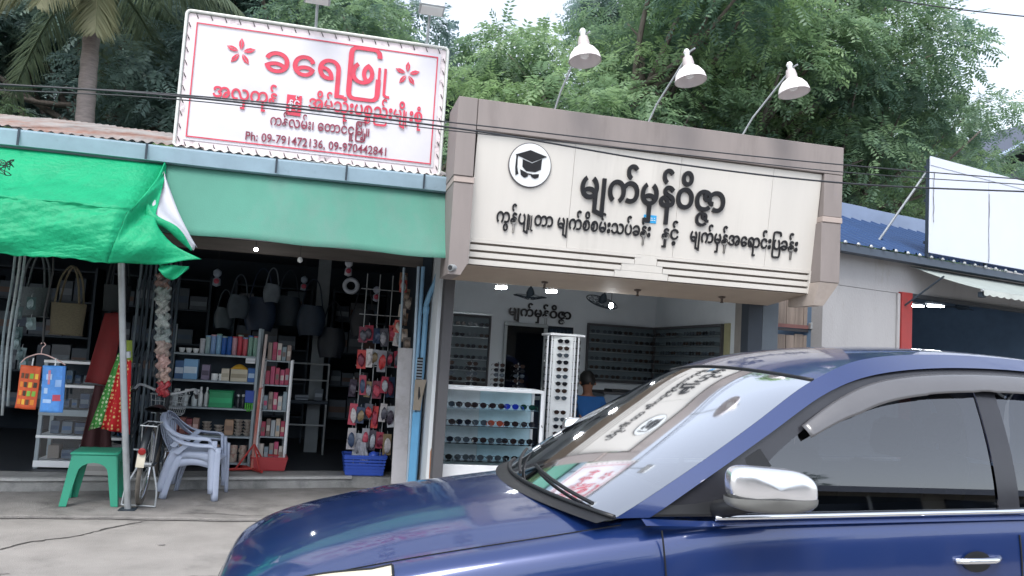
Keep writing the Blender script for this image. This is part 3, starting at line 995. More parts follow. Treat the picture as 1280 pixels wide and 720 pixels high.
EG = [eyeglass_mesh(m_lens), eyeglass_mesh(m_lens2), eyeglass_mesh(m_lens3)]
def spectacles(x, y, z, lab, grp, k=0, rz=0, rx=0, s=1.0, me=None):
    o = bpy.data.objects.new('eyeglasses', me or EG[k % 3])
    COL.objects.link(o)
    o.matrix_basis = T(x, y, z) @ RZ(rz) @ RX(rx) @ SC(s, s, s)
    return tag(o, lab, 'eyeglasses', grp)
ORD = 'first second third fourth fifth sixth seventh eighth ninth tenth eleventh twelfth thirteenth fourteenth fifteenth sixteenth seventeenth eighteenth nineteenth twentieth'.split()
def wallboard(lab, x0, x1, z0, z1, rows, ncol, side, glab):
    b_ = thing('display_board', lab, 'display board', ((x0 + x1) / 2, 10.1, z0))
    def bx(name, a0, a1, d0, d1, zz0, zz1, m):
        q = MB()
        if side:
            q.box(4.36 - d1, 4.36 - d0, a0, a1, zz0, zz1)
        else:
            q.box(a0, a1, 10.12 - d1, 10.12 - d0, zz0, zz1)
        return q.build(name, m, b_)
    bx('back_panel', x0, x1, .003, .02, z0, z1, m_board)
    bx('frame_top', x0 - .02, x1 + .02, .003, .05, z1 + .001, z1 + .03, m_dkcol)
    bx('frame_bottom', x0 - .02, x1 + .02, .003, .05, z0 - .03, z0 - .001, m_dkcol)
    bx('frame_side', x0 - .022, x0 - .001, .003, .05, z0, z1, m_dkcol)
    bx('frame_side', x1 + .001, x1 + .022, .003, .05, z0, z1, m_dkcol)
    dz = (z1 - z0) / rows
    for r_ in range(rows):
        z = z1 - dz * (r_ + .62)
        bx('rail', x0 + .01, x1 - .01, .021, .05, z - .035, z - .028, m_rail)
        for k in range(ncol):
            a = x0 + (k + .5) * (x1 - x0) / ncol + random.uniform(-.008, .008)
            if random.random() < .05:
                continue
            if side:
                spectacles(4.36 - .10, a, z, 'spectacle frame in %s row, %s from the corner, on %s' % (ORD[r_], ORD[ncol - 1 - k], glab), 'spectacle frames on ' + glab, random.randrange(3), rz=-90)
            else:
                spectacles(a, 10.02, z, 'spectacle frame in %s row, %s from left, on %s' % (ORD[r_], ORD[k], glab), 'spectacle frames on ' + glab, random.randrange(3))
random.seed(21)
wallboard('left wall board of spectacle frames beside the doorway', 1.45, 2.06, 1.12, 1.96, 6, 4, False, 'the board left of doorway')
wallboard('back wall board of spectacle frames right of the doorway', 3.41, 4.32, 1.26, 1.965, 6, 6, False, 'the board right of doorway')
wallboard('side wall board of spectacle frames meeting the back corner', 8.2, 10.05, 1.26, 1.965, 6, 11, True, 'the side wall board')
w = MB(); w.box(4.345, 4.36, 8.05, 8.17, 1.2, 2.0); w.build('trim', mat('yellowish trim', '#9c9a78', .7), s2)
w = MB(); w.box(1.076, 1.09, 8.2, 10.1, 2.0, 2.03); w.box(1.09, 2.09, 10.095, 10.118, 1.995, 2.02); w.build('trim_rail', m_rail, s2)
# doorway to the back room, with a sliding glass door in a pale frame
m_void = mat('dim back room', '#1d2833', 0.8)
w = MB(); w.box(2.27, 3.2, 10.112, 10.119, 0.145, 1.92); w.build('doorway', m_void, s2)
sd = thing('sliding_door', 'pale framed sliding glass door in the optician back wall', 'door', (2.6, 10.08, 0.145))
for nm, a in (('stile', (2.26, 2.30, 10.07, 10.108, .145, 1.885)), ('stile', (2.79, 2.84, 10.07, 10.108, .145, 1.885)), ('head', (2.26, 2.84, 10.065, 10.11, 1.89, 1.935)), ('middle_rail', (2.301, 2.789, 10.075, 10.105, .95, 1.0))):
    q = MB(); q.box(*a, .003); q.build(nm, mat('pale door frame', '#9fa6a8', .5), sd)
q = MB(); q.box(2.301, 2.789, 10.085, 10.092, 1.001, 1.888); q.build('pane', glass('door glass', (.35, .42, .48), 1.45), sd)
q = MB(); q.grid(lambda u, v: (2.86 + .32 * u, 10.08 + .012 * math.sin(40 * u), 1.88 - v * 1.5), 40, 2); tag(q.build('curtain', mat('dark blue curtain', '#26394a', .9), None, smooth=0), 'dark blue curtain in the doorway right of the sliding door', 'curtain')
q = MB(); q.box(2.80, 2.98, 9.95, 10.0, 1.15, 1.42, .004); tag(q.build('notice_board', mat('grey card', '#7d8690', .7)), 'small grey board in front of the curtained doorway', 'board')
V, F = fit_text(compose("မျက်မှန်ဝိဇ{_ဇ}ာ", .03, .01), 2.305, 3.155, 2.025, .17)
for v, f in islands(V, F):
    s_ = MB(); s_.add([(p[0], 10.115 - p[2] - .012, p[1]) for p in v], f); s_.build('letter', m_lettr, s2)
# round caged fans below the ceiling
for (x, lab, tl) in ((2.30, 'left round caged fan hanging below the optician ceiling', 8), (3.18, 'right round caged fan hanging below the optician ceiling', 26)):
    f_ = thing('orbit_fan', lab, 'fan', (x, 9.0, 2.47), group='caged fans under the optician ceiling')
    M_ = T(x, 9.0, 2.19) @ RX(tl) @ RY(8 if tl > 10 else 0)
    for r_ in (.06, .11, .155, .19):
        s_ = MB(); s_.tube([(r_ * math.cos(2 * math.pi * k / 28), r_ * math.sin(2 * math.pi * k / 28), -.02 + .03 * (r_ / .19)) for k in range(28)], .0035 if r_ < .19 else .007, 5, closed=True, M=M_); s_.build('cage_ring', m_darkmetal, f_)
    for k in range(12):
        a = 2 * math.pi * k / 12
        s_ = MB(); s_.tube([(.03 * math.cos(a), .03 * math.sin(a), -.03), (.19 * math.cos(a), .19 * math.sin(a), .01)], .003, 4, M=M_); s_.build('cage_spoke', m_darkmetal, f_)
    for k in range(3):
        a = 2 * math.pi * k / 3 + .4
        s_ = MB(); s_.add([(.03 * math.cos(a), .03 * math.sin(a), .01), (.16 * math.cos(a), .16 * math.sin(a), .015), (.165 * math.cos(a + .6), .165 * math.sin(a + .6), .03), (.05 * math.cos(a + .8), .05 * math.sin(a + .8), .03)], [(0, 1, 2, 3)], M_)
        o = s_.build('blade', mat('fan blade', '#8b9297', .4), f_); md = o.modifiers.new('t', 'SOLIDIFY'); md.thickness = .003
    s_ = MB(); s_.lathe([(.045, 0), (.05, .05), (.03, .1), (.012, .12), (.012, .29)], 14, M=M_); s_.build('motor', m_darkmetal, f_, smooth=40)
# small square ceiling lights that are switched on
m_led = emit('lit lamp face', (0.95, 0.98, 1.0, 1), 45.0)
for (x, y, z, lab) in ((1.65, 7.62, 2.142, 'left square lit downlight under the optician lintel'), (2.16, 7.62, 2.142, 'right square lit downlight under the optician lintel')):
    l_ = thing('downlight', lab, 'lamp', (x, y, z), group='lit downlights of the optician')
    q = MB(); q.box(x - .05, x + .05, y - .03, y + .03, z - .004, z + .02, .003); q.build('lens', m_led, l_)
    q = MB(); q.box(x - .056, x + .056, y - .036, y + .036, z + .021, z + .04, .003); q.tube([(x, y, z + .04), (x, y, 2.47)], .006, 6); q.build('housing', m_grey, l_)
l_ = thing('hanging_bulb', 'small lit bulb hanging on a cord in front of the right fan', 'lamp', (2.79, 7.6, 2.06))
q = MB(); q.lathe([(.006, -.03), (.02, -.02), (.022, 0), (.012, .02)], 12, M=T(2.79, 7.6, 2.06)); q.build('bulb', m_led, l_, smooth=60)
q = MB(); q.tube([(2.79, 7.6, 2.08), (2.79, 7.6, 2.47)], .003, 5); q.build('cord', m_black, l_)

# ---- glass showcase with five shelves of sunglasses
sc_ = thing('glass_showcase', 'white framed glass showcase of sunglasses at the shop front', 'showcase', (1.64, 7.85, 0.145))
m_wf = mat('white aluminium', '#e6e8ea', .35, .1, var=.03)
SX0, SX1, SY0, SY1, SZ0, SZ1 = 1.115, 2.175, 7.7, 8.1, .145, 1.165
for a in ((SX0, SX0 + .03, SY0, SY0 + .03, SZ0, SZ1 - .032), (SX1 - .03, SX1, SY0, SY0 + .03, SZ0, SZ1 - .032), (SX0, SX0 + .03, SY1 - .03, SY1, SZ0, SZ1 - .032), (SX1 - .03, SX1, SY1 - .03, SY1, SZ0, SZ1 - .032)):
    q = MB(); q.box(*a, .003); q.build('corner_post', m_wf, sc_)
for a in ((SX0, SX1, SY0, SY0 + .03, SZ1 - .03, SZ1), (SX0, SX1, SY1 - .03, SY1, SZ1 - .03, SZ1), (SX0, SX0 + .03, SY0 + .031, SY1 - .031, SZ1 - .03, SZ1), (SX1 - .03, SX1, SY0 + .031, SY1 - .031, SZ1 - .03, SZ1)):
    q = MB(); q.box(*a, .003); q.build('top_rail', m_wf, sc_)
q = MB(); q.box(SX0 + .031, SX1 - .031, SY0 + .004, SY1 - .004, SZ0 + .02, .42, .003); q.build('base_panel', m_wf, sc_)
q = MB(); q.box(SX0 + .02, 1.60, SY1 - .02, SY1 - .012, .43, SZ1 - .04); q.build('back_panel', mat('showcase back grey', '#d8dde2', .5), sc_)
q = MB(); q.box(1.602, SX1 - .02, SY1 - .022, SY1 - .014, .43, SZ1 - .04); q.build('back_panel', mat('showcase back blue', '#c0dbe6', .4), sc_)
q = MB(); q.box(SX0 + .031, SX1 - .031, SY0 + .01, SY0 + .015, .425, SZ1 - .034); q.build('front_glass', m_glass, sc_)
q = MB(); q.box(SX0 + .03, SX1 - .03, SY0 + .031, SY1 - .031, SZ1 - .012, SZ1 - .006); q.build('top_glass', m_glass, sc_)
SHZ = [.985, .815, .645, .475]
for z in SHZ:
    q = MB(); q.box(SX0 + .03, SX1 - .03, SY0 + .03, SY1 - .03, z - .03, z - .024); q.build('shelf', glass('shelf glass', (.92, .96, .965), 1.4), sc_)
m_blueg = mat('blue mirror lens', '#2237b0', .1)
m_redg = mat('red gold lens', '#a5482e', .1)
m_greeng = mat('green lens', '#1e4438', .1)
EGb, EGr, EGg = eyeglass_mesh(m_blueg), eyeglass_mesh(m_redg), eyeglass_mesh(m_greeng)
rows = ['top', 'second', 'third', 'lowest']
for r_, z in enumerate(SHZ):
    for k in range(6):
        x = SX0 + .115 + k * .163 + random.uniform(-.012, .012)
        lab, grp, me = 'dark sunglasses, %s from left on the %s shelf of the glass showcase' % (ORD[k], rows[r_]), 'sunglasses on the %s showcase shelf' % rows[r_], None
        if r_ == 0 and k == 4: lab, grp, me = 'bright blue sunglasses on the top showcase shelf', None, EGb
        if r_ == 1 and k == 3: lab, grp, me = 'red and gold sunglasses on the second showcase shelf', None, EGr
        if r_ == 0 and k == 5: lab, grp, me = 'green tinted sunglasses on the top showcase shelf', None, EGg
        spectacles(x, SY0 + .12, z - .024 + .030, lab, grp, random.randrange(3), rz=random.uniform(-14, 14) + 180, s=1.25, me=me)
# spinner rack with columns of sunglasses
sr = thing('spinner_rack', 'tall white spinner rack of sunglasses behind the showcase', 'display rack', (2.5, 8.25, .145))
q = MB(); q.box(2.31, 2.69, 8.07, 8.43, 1.735, 1.76, .004); q.build('top_cap', m_wf, sr)
q = MB(); q.box(2.32, 2.68, 8.08, 8.42, .30, .33, .004); q.build('bottom_tray', m_wf, sr)
q = MB(); q.lathe([(.19, 0), (.19, .02), (.03, .05), (.022, .16)], 20, M=T(2.5, 8.25, .145)); q.build('foot', m_wf, sr, smooth=30)
M_ = T(2.5, 8.25, 0) @ RZ(-14)
for k in range(4):
    q = MB(); q.box(-.105, .105, -.165, -.158, .34, 1.73, M=M_ @ RZ(90 * k)); q.build('side_panel', m_white, sr)
    for sx in (-1, 1):
        q = MB(); q.box(sx * .12 - .008, sx * .12 + .008, -.17, -.154, .335, 1.732, M=M_ @ RZ(90 * k)); q.build('corner_strip', m_wf, sr)
m_pinkg = mat('pink lens', '#b06a86', .15); EGp = eyeglass_mesh(m_pinkg)
for k, ang in ((0, 0), (1, 90), (3, 270)):
    for r_ in range(18):
        z = 1.68 - r_ * .074
        if (k == 0 and r_ in (9,)):
            continue
        pk = (k == 0 and r_ == 14)
        p = M_ @ RZ(ang) @ Vector((0 if k == 0 else random.uniform(-.03, .03), -.19 if k == 0 else -.185, z))
        spectacles(p.x, p.y, p.z, 'pink sunglasses on the front of the spinner rack' if pk else 'sunglasses, %s from the top on the %s of the white spinner rack' % (ORD[r_], 'front' if k == 0 else 'right side' if k == 1 else 'left side'), None if pk else 'sunglasses on the spinner rack %s' % ('front' if k == 0 else 'right' if k == 1 else 'left'), r_, rz=-14 + ang, s=1.0, me=EGp if pk else None)
# low counter behind the showcase with upright frame holders and small goods
ct = thing('counter', 'low dark counter behind the showcase and spinner rack', 'counter', (1.8, 8.75, .145))
q = MB(); q.box(1.1, 2.26, 8.55, 8.95, .145, 1.06, .004); q.build('cabinet', m_dkcol, ct)
q = MB(); q.box(1.09, 2.27, 8.53, 8.97, 1.063, 1.09, .004); q.build('worktop', mat('worktop', '#5a5f5c', .4), ct)
for (x, y, lab) in ((1.35, 8.75, 'left chrome frame holder on the dark counter'), (1.62, 8.78, 'middle chrome frame holder on the dark counter'), (1.93, 8.8, 'third chrome frame holder on the dark counter'), (2.16, 8.8, 'right chrome frame holder on the dark counter')):
    h_ = thing('frame_holder', lab, 'display stand', (x, y, 1.09), group='chrome frame holders on the counter')
    q = MB(); q.tube([(x, y, 1.09), (x, y, 1.42)], .006, 6); q.lathe([(.06, 0), (.055, .012), (.01, .016)], 14, M=T(x, y, 1.091)); q.build('stem', m_chrome, h_, smooth=40)
    for k in range(5):
        q = MB(); q.tube([(x - .06, y - .03, 1.16 + .055 * k), (x, y, 1.155 + .055 * k), (x + .06, y - .03, 1.16 + .055 * k)], .004, 5); q.build('arm', m_chrome, h_)
        spectacles(x, y - .06, 1.165 + .055 * k, 'spectacles, %s from the bottom on the %s' % (ORD[k], lab.replace(' on the dark', ' of the')), 'spectacles on the counter holders', k)
q = MB(); q.grid(lambda u, v: (1.83 + .16 * u, 8.60 + .1 * v, 1.093 + .05 * math.sin(math.pi * u) * math.sin(math.pi * v) + .001), 10, 8); tag(q.build('cloth', m_white, None, smooth=0), 'crumpled white cloth on the dark counter', 'cloth')
q = MB(); q.box(1.40, 1.56, 8.58, 8.66, 1.092, 1.13, .003); tag(q.build('glasses_case', mat('olive case', '#55563f', .5)), 'olive glasses case on the dark counter', 'case')
q = MB(); q.box(1.15, 1.34, 8.58, 8.68, 1.092, 1.12, .003); tag(q.build('tray', m_darkmetal), 'dark tray at the left end of the counter', 'tray')
q = MB(); q.box(2.12, 2.22, 8.57, 8.66, 1.092, 1.15, .003); tag(q.build('box', mat('grey carton', '#a9adb0', .7)), 'grey carton at the right end of the counter', 'box')
tb = thing('side_counter', 'pale side counter below the corner display boards', 'counter', (3.9, 9.6, .145))
q = MB(); q.box(3.42, 4.33, 9.4, 9.95, .145, 1.10, .004); q.build('cabinet', mat('pale laminate', '#848c94', .5), tb)
q = MB(); q.box(3.40, 4.35, 9.38, 9.97, 1.101, 1.13, .004); q.build('worktop', m_dkcol, tb)
q = MB(); q.box(3.52, 3.82, 9.42, 9.7, 1.133, 1.16, .003); tag(q.build('tray', m_black), 'black tray on the pale side counter', 'tray')
# seated person in a blue shirt, seen past the spinner rack
pb = thing('person', 'person with dark hair in a blue shirt sitting behind the spinner rack', 'person', (3.13, 9.2, .145))
def skin(name, nodes, edges, m, parent, sub=2):
    me = bpy.data.meshes.new(name)
    me.from_pydata([n[0] for n in nodes], edges, [])
    o = link(name, me, parent)
    sk = o.modifiers.new('skin', 'SKIN')
    for i, n in enumerate(nodes):
        me.skin_vertices[0].data[i].radius = (n[1], n[2] if len(n) > 2 else n[1])
    me.skin_vertices[0].data[0].use_root = True
    sb = o.modifiers.new('sub', 'SUBSURF'); sb.levels = sub; sb.render_levels = sub
    me.materials.append(m)
    return o
px_, py_ = 3.13, 9.2
m_skin = mat('skin', '#8a5f4a', .6, var=.05)
m_shirt = mat('blue shirt', '#1f5c9c', .8, var=.1)
m_hair = mat('dark hair', '#14110f', .5)
body = skin('body', [((px_, py_, .62), .13), ((px_, py_, .80), .13), ((px_, py_ - .01, .98), .14), ((px_, py_ - .02, 1.07), .075), ((px_ - .01, py_ - .03, 1.13), .05), ((px_ - .02, py_ - .05, 1.19), .07), ((px_ - .025, py_ - .05, 1.27), .085),
                     ((px_ - .17, py_ - .02, 1.03), .055), ((px_ - .22, py_ - .10, .80), .042), ((px_ - .16, py_ - .30, .74), .032), ((px_ + .17, py_ - .02, 1.03), .055), ((px_ + .22, py_ - .10, .80), .042), ((px_ + .14, py_ - .30, .74), .032),
                     ((px_ - .11, py_ - .12, .58), .085), ((px_ - .13, py_ - .42, .58), .065), ((px_ - .13, py_ - .44, .22), .04), ((px_ - .13, py_ - .55, .17), .035), ((px_ + .11, py_ - .12, .58), .085), ((px_ + .13, py_ - .42, .58), .065), ((px_ + .13, py_ - .44, .22), .04), ((px_ + .13, py_ - .55, .17), .035)],
            [(0, 1), (1, 2), (2, 3), (3, 4), (4, 5), (5, 6), (2, 7), (7, 8), (8, 9), (2, 10), (10, 11), (11, 12), (0, 13), (13, 14), (14, 15), (15, 16), (0, 17), (17, 18), (18, 19), (19, 20)], m_skin, pb)
skin('shirt', [((px_, py_, .66), .145), ((px_, py_, .80), .145), ((px_, py_ - .01, .98), .153), ((px_, py_ - .02, 1.065), .085), ((px_ - .17, py_ - .02, 1.03), .066), ((px_ - .215, py_ - .09, .84), .056), ((px_ + .17, py_ - .02, 1.03), .066), ((px_ + .215, py_ - .09, .84), .056)],
     [(0, 1), (1, 2), (2, 3), (2, 4), (4, 5), (2, 6), (6, 7)], m_shirt, pb)
skin('trousers', [((px_, py_, .60), .14), ((px_ - .11, py_ - .12, .58), .095), ((px_ - .13, py_ - .42, .58), .075), ((px_ - .13, py_ - .44, .26), .055), ((px_ + .11, py_ - .12, .58), .095), ((px_ + .13, py_ - .42, .58), .075), ((px_ + .13, py_ - .44, .26), .055)],
     [(0, 1), (1, 2), (2, 3), (0, 4), (4, 5), (5, 6)], mat('dark trousers', '#22252b', .8), pb)
q = MB(); q.lathe([(.002, .115), (.05, .105), (.085, .065), (.098, .01), (.094, -.04), (.075, -.07)], 18, M=T(px_ - .02, py_ - .028, 1.265) @ RX(-14)); q.build('hair', m_hair, pb, smooth=60)
for sx in (-1, 1):
    q = MB(); q.lathe([(.003, -.02), (.014, -.01), (.014, .012), (.004, .024)], 8, M=T(px_ - .02 + sx * .092, py_ - .05, 1.225)); q.build('ear', m_skin, pb, smooth=60)
q = MB(); q.lathe([(.004, -.02), (.012, -.008), (.006, .02)], 8, M=T(px_ - .022, py_ - .14, 1.22)); q.build('nose', m_skin, pb, smooth=60)
st = thing('stool', 'dark stool under the person in the blue shirt', 'stool', (px_, py_, .145))
q = MB(); q.lathe([(.16, .33), (.165, .35), (.16, .37)], 18, M=T(px_, py_, .135)); q.build('seat', m_black, st, smooth=40)
for k in range(4):
    a = R(45 + 90 * k)
    q = MB(); q.tube([(px_ + .11 * math.cos(a), py_ + .11 * math.sin(a), .47), (px_ + .15 * math.cos(a), py_ + .15 * math.sin(a), .146)], .014, 8); q.build('leg', m_darkmetal, st)

# ------------------------------------------------------------------ building on the right, turned 15 degrees to the row
O3 = T(5.4, 7.6, 0) @ RZ(15)
b3 = thing('white_shop', 'white walled shop with blue metal roof and red framed opening', 'shop', (5.4, 7.6, 0), R(15))
m_w3 = mat('white render wall', '#98989a', .85, var=.05, scale=2.5, bump=.2, bscale=60, col2='#8b8884', stain=.06, stretch=(1.4, 1.4, .5))
m_blue = mat('blue roof sheet', '#213f68', .6, .1, var=.15, scale=2, stretch=(1, .2, 1))
m_plblue = mat('pale blue flashing', '#8493ac', .5, .2, var=.1, scale=3)
def b3box(name, m, *a, b=.0, par=None):
    q = MB(); q.box(*a, b); return q.build(name, m, par or b3, M=O3)
b3box('wall', m_w3, -.09, 1.17, .15, .30, .0, 2.495)
b3box('wall', m_w3, -.09, 1.17, .148, .30, 2.5, 2.86)
b3box('lintel_wall', m_w3, 1.172, 6.0, .15, .30, 2.52, 2.86)
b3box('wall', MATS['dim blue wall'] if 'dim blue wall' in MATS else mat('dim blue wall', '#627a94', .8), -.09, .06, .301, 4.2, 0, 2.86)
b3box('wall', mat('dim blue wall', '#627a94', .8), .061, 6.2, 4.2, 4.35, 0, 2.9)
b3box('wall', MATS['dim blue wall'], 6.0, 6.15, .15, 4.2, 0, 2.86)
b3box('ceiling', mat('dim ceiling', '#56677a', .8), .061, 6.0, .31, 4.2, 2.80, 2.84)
b3box('floor_slab', m_step, .061, 6.0, .16, 4.2, .03, .12)
b3box('pilaster', m_w3, 1.13, 1.17, .12, .149, 0, 2.495, b=.004)
m_redp = mat('red painted frame', '#8a2a2a', .5, var=.15, col2='#6b3a36', stain=.08)
b3box('door_frame', m_redp, 1.175, 1.36, .10, .22, .0, 2.515, b=.004)
b3box('door_frame', mat('dark frame head', '#2a2f36', .5), 1.361, 5.9, .12, .2, 2.47, 2.515)
# gutter
q = MB(); q.prism([(0, 0), (.0, .08), (.02, .08), (.03, .01), (.10, .01), (.10, .08), (.12, .08), (.12, 0)], 0, 6.4, M=T(-.05, -.04, 2.845) @ RZ(90) @ SC(1, -1, 1))
q.build('gutter', mat('dark gutter', '#3b4654', .5), b3, M=O3)
# blue roof: ribbed sheets
for i in range(8):
    x0 = -.08 + i * .8
    def fn(u, v):
        x = x0 + u * .82
        return (x, -.04 + v * 1.7, 2.94 + v * 1.7 * .47 + (.022 if (x % .2) < .03 else 0) + .004 * (i % 2))
    q = MB(); q.grid(fn, 80, 3); q.build('roof_sheet', m_blue, b3, M=O3)
    q = MB(); q.box(x0, x0 + .8, 1.50, 1.56, 3.66, 3.86 + .004 * (i % 3)); q.build('ridge_flashing', m_plblue, b3, M=O3)
for i in range(26):
    x = .0 + i * .21
    q = MB(); q.lathe([(.02, 0), (.022, .012), (.01, .03)], 6, M=T(x, -.05, 2.93)); q.build('roof_edge_clip', m_grey, b3, M=O3)
# white billboard on the roof edge
wb = thing('white_billboard', 'blank white panel billboard standing on the blue roof edge', 'billboard', tuple((O3 @ Vector((2.4, -.05, 2.95)))), R(15))
m_wb = mat('blank white sheet', '#c3c9d6', .45, var=.03, scale=2)
for (a, b_) in ((1.395, 2.535), (2.545, 3.70), (3.71, 4.9)):
    q = MB(); q.box(a, b_, -.075, -.06, 2.985, 4.02, .003); q.build('panel', m_wb, wb, M=O3)
    q = MB(); q.box(a, b_, -.08, -.06, 4.022, 4.13, .003); q.build('panel', m_wb, wb, M=O3)
for x in (1.41, 2.54, 3.705, 4.88):
    q = MB(); q.box(x - .018, x + .018, -.055, -.02, 2.93, 4.10); q.build('frame_post', m_darkmetal, wb, M=O3)
for z in (3.1, 3.6, 4.0):
    q = MB(); q.box(1.40, 4.9, -.018, .01, z, z + .03); q.build('frame_rail', m_darkmetal, wb, M=O3)
for x in (1.44, 2.6):
    q = MB(); q.tube([(x, -.0, 3.97), (x - .28, .42, 3.15)], .014, 8); q.build('stay', m_grey, wb, M=O3)
# torn seams of the sheet
for (x, z0_, z1_) in ((1.452, 3.35, 3.95), (2.537, 3.0, 3.85)):
    random.seed(int(x * 100))
    L_, R_ = [], []
    for k in range(14):
        z = z0_ + (z1_ - z0_) * k / 13
        j = random.uniform(-.006, .006)
        L_.append((x + j - .004, -.083, z)); R_.append((x + j + .003 + random.uniform(0, .006), -.083, z))
    q = MB(); q.strip(L_, R_); q.build('torn_seam', m_crack, wb, M=O3)
# folding white awning with scalloped hem
aw = thing('folding_awning', 'off white folding awning with scalloped hem over the red frame', 'awning', tuple(O3 @ Vector((2.4, .1, 2.8))), R(15))
m_aw = mat('off white awning cloth', '#97a09d', .8, var=.06, scale=3, transl=.2)
q = MB(); q.grid(lambda u, v: (1.30 + .42 * v + u * (4.4 - .42 * v), .10 - .62 * v, 2.83 - .27 * v - .02 * math.sin(math.pi * v)), 20, 8); o = q.build('cloth', m_aw, aw, smooth=0, M=O3); md = o.modifiers.new('t', 'SOLIDIFY'); md.thickness = .005
def hem(u, v):
    x = 1.72 + u * 3.98
    return (x, -.522 - .004 * v, 2.562 - v * (.05 + .018 * abs(math.sin(x * math.pi / .14))))
q = MB(); q.grid(hem, 240, 3); o = q.build('hem', mat('awning hem', '#a9afab', .8), aw, M=O3); md = o.modifiers.new('t', 'SOLIDIFY'); md.thickness = .004
q = MB(); q.tube([(1.70, -.51, 2.555), (5.70, -.51, 2.555)], .014, 8); q.build('front_bar', m_grey, aw, M=O3)
q = MB(); q.tube([(1.34, -.30, 2.69), (1.22, .10, 2.36)], .011, 8); q.build('arm', m_darkmetal, aw, M=O3)
q = MB(); q.box(1.72, 1.80, -.50, -.45, 2.48, 2.54, .004); q.build('bracket', m_darkmetal, aw, M=O3)
# inside: lit tubes, a ceiling fan, dark goods
for (a, b_, z, lab) in ((3.25, 3.72, 2.58, 'left lit tube lamp in the red framed shop'), (3.83, 4.2, 2.62, 'right lit tube lamp in the red framed shop')):
    t_ = thing('tube_lamp', lab, 'lamp', tuple(O3 @ Vector((a, 1.6, z))), group='lit tube lamps in the white shop')
    q = MB(); q.tube([(a, 1.6, z), (b_, 1.6, z + .02)], .014, 8); q.build('tube', emit('lit tube', (.9, .96, 1, 1), 30.0), t_, smooth=40, M=O3)
    q = MB(); q.box(a - .02, b_ + .02, 1.59, 1.64, z + .03, z + .06); q.box(a + .1, a + .11, 1.6, 1.62, z + .06, 2.8); q.build('batten', m_grey, t_, M=O3)
cf = thing('ceiling_fan', 'dark ceiling fan beside the lit tube lamps', 'fan', tuple(O3 @ Vector((4.65, 1.6, 2.8))))
q = MB(); q.lathe([(.01, .13), (.012, .05), (.09, .04), (.1, 0), (.05, -.03)], 16, M=T(4.65, 1.6, 2.66)); q.build('motor', m_darkmetal, cf, smooth=40, M=O3)
for k in range(3):
    q = MB(); q.box(.09, .52, -.05, .05, 0, .008, M=T(4.65, 1.6, 2.665) @ RZ(120 * k + 20) @ RX(8)); q.build('blade', m_darkmetal, cf, M=O3)
random.seed(5)
m_goods = mat('dark goods', '#1d2b38', .8, var=.3)
for k in range(7):
    x = 3.2 + k * .42; h = random.uniform(.25, .75)
    z = [1.75, 2.1, 2.05, 1.8, 1.65, 1.6, 1.5][k]
    g_ = thing('stacked_sack', 'dark sack number on the shelf'.replace('number', ['tallest', 'wide', 'rounded', 'leaning', 'short', 'slim', 'small'][k]) + ' in the red framed shop', 'sack', tuple(O3 @ Vector((x, 3.6, .12))), group='sacks in the white shop')
    q = MB(); q.grid(lambda u, v: (x + (.17 + .05 * math.sin(math.pi * v)) * math.cos(2 * math.pi * u) * (1 - .55 * v ** 4), 3.6 + .2 * math.sin(2 * math.pi * u) * (1 - .55 * v ** 4), .13 + v * (z - .2) + .02 * math.sin(9 * u + k)), 14, 10); q.build('bag', m_goods, g_, smooth=0, M=O3)
    q = MB(); q.lathe([(.07, 0), (.03, .03), (.09, .12), (.1, .13)], 10, M=T(x, 3.6, z - .09)); q.build('tied_neck', m_goods, g_, smooth=0, M=O3)

# ------------------------------------------------------------------ timber gate between the optician and the white shop
gt_ = thing('timber_gate', 'weathered plank gate in the gap beside the white shop', 'gate', (5.1, 7.95, 0.03))
m_plank = mat('weathered plank', '#7d726a', .85, var=.3, scale=3, stretch=(6, 6, .5), bump=.3, bscale=30)
random.seed(9)
for k in range(7):
    x = 4.64 + k * .108
    q = MB(); q.box(x, x + .103, 7.92 + random.uniform(0, .008), 7.945, .05, 1.93 + random.uniform(-.02, .02)); q.build('plank', m_plank, gt_)
    q = MB(); q.box(x, x + .103, 7.92 + random.uniform(0, .008), 7.945, 2.0, 2.55); q.build('plank', m_plank, gt_)
q = MB(); q.box(4.63, 5.40, 7.90, 7.918, 1.955, 1.985); q.build('rail', mat('dark rail', '#2b2b30', .6), gt_)
q = MB(); q.box(4.63, 5.40, 7.895, 7.918, 1.99, 2.03); q.build('rail', mat('reddish rail', '#6e4a48', .7), gt_)
q = MB(); q.box(5.15, 5.19, 7.90, 7.92, 1.74, 1.78); q.build('latch', m_black, gt_)
for (x, r_, lab) in ((5.25, .014, 'left pale blue conduit on the plank gate'), (5.29, .014, 'right pale blue conduit on the plank gate')):
    q = MB(); q.tube([(x, 7.88, 2.6), (x, 7.88, 2.02), (x + .02, 7.88, 1.9), (x + .05, 7.88, 1.75), (x + .05, 7.88, 1.2)], r_, 8); tag(q.build('conduit', mat('pale blue conduit', '#9fbdd2', .4), None, smooth=40), lab, 'pipe', 'conduits on the plank gate')
q = MB(); q.box(5.22, 5.34, 7.85, 7.90, 1.99, 2.06, .004); tag(q.build('junction_box', m_grey), 'small grey junction box where the pale conduits bend', 'box')

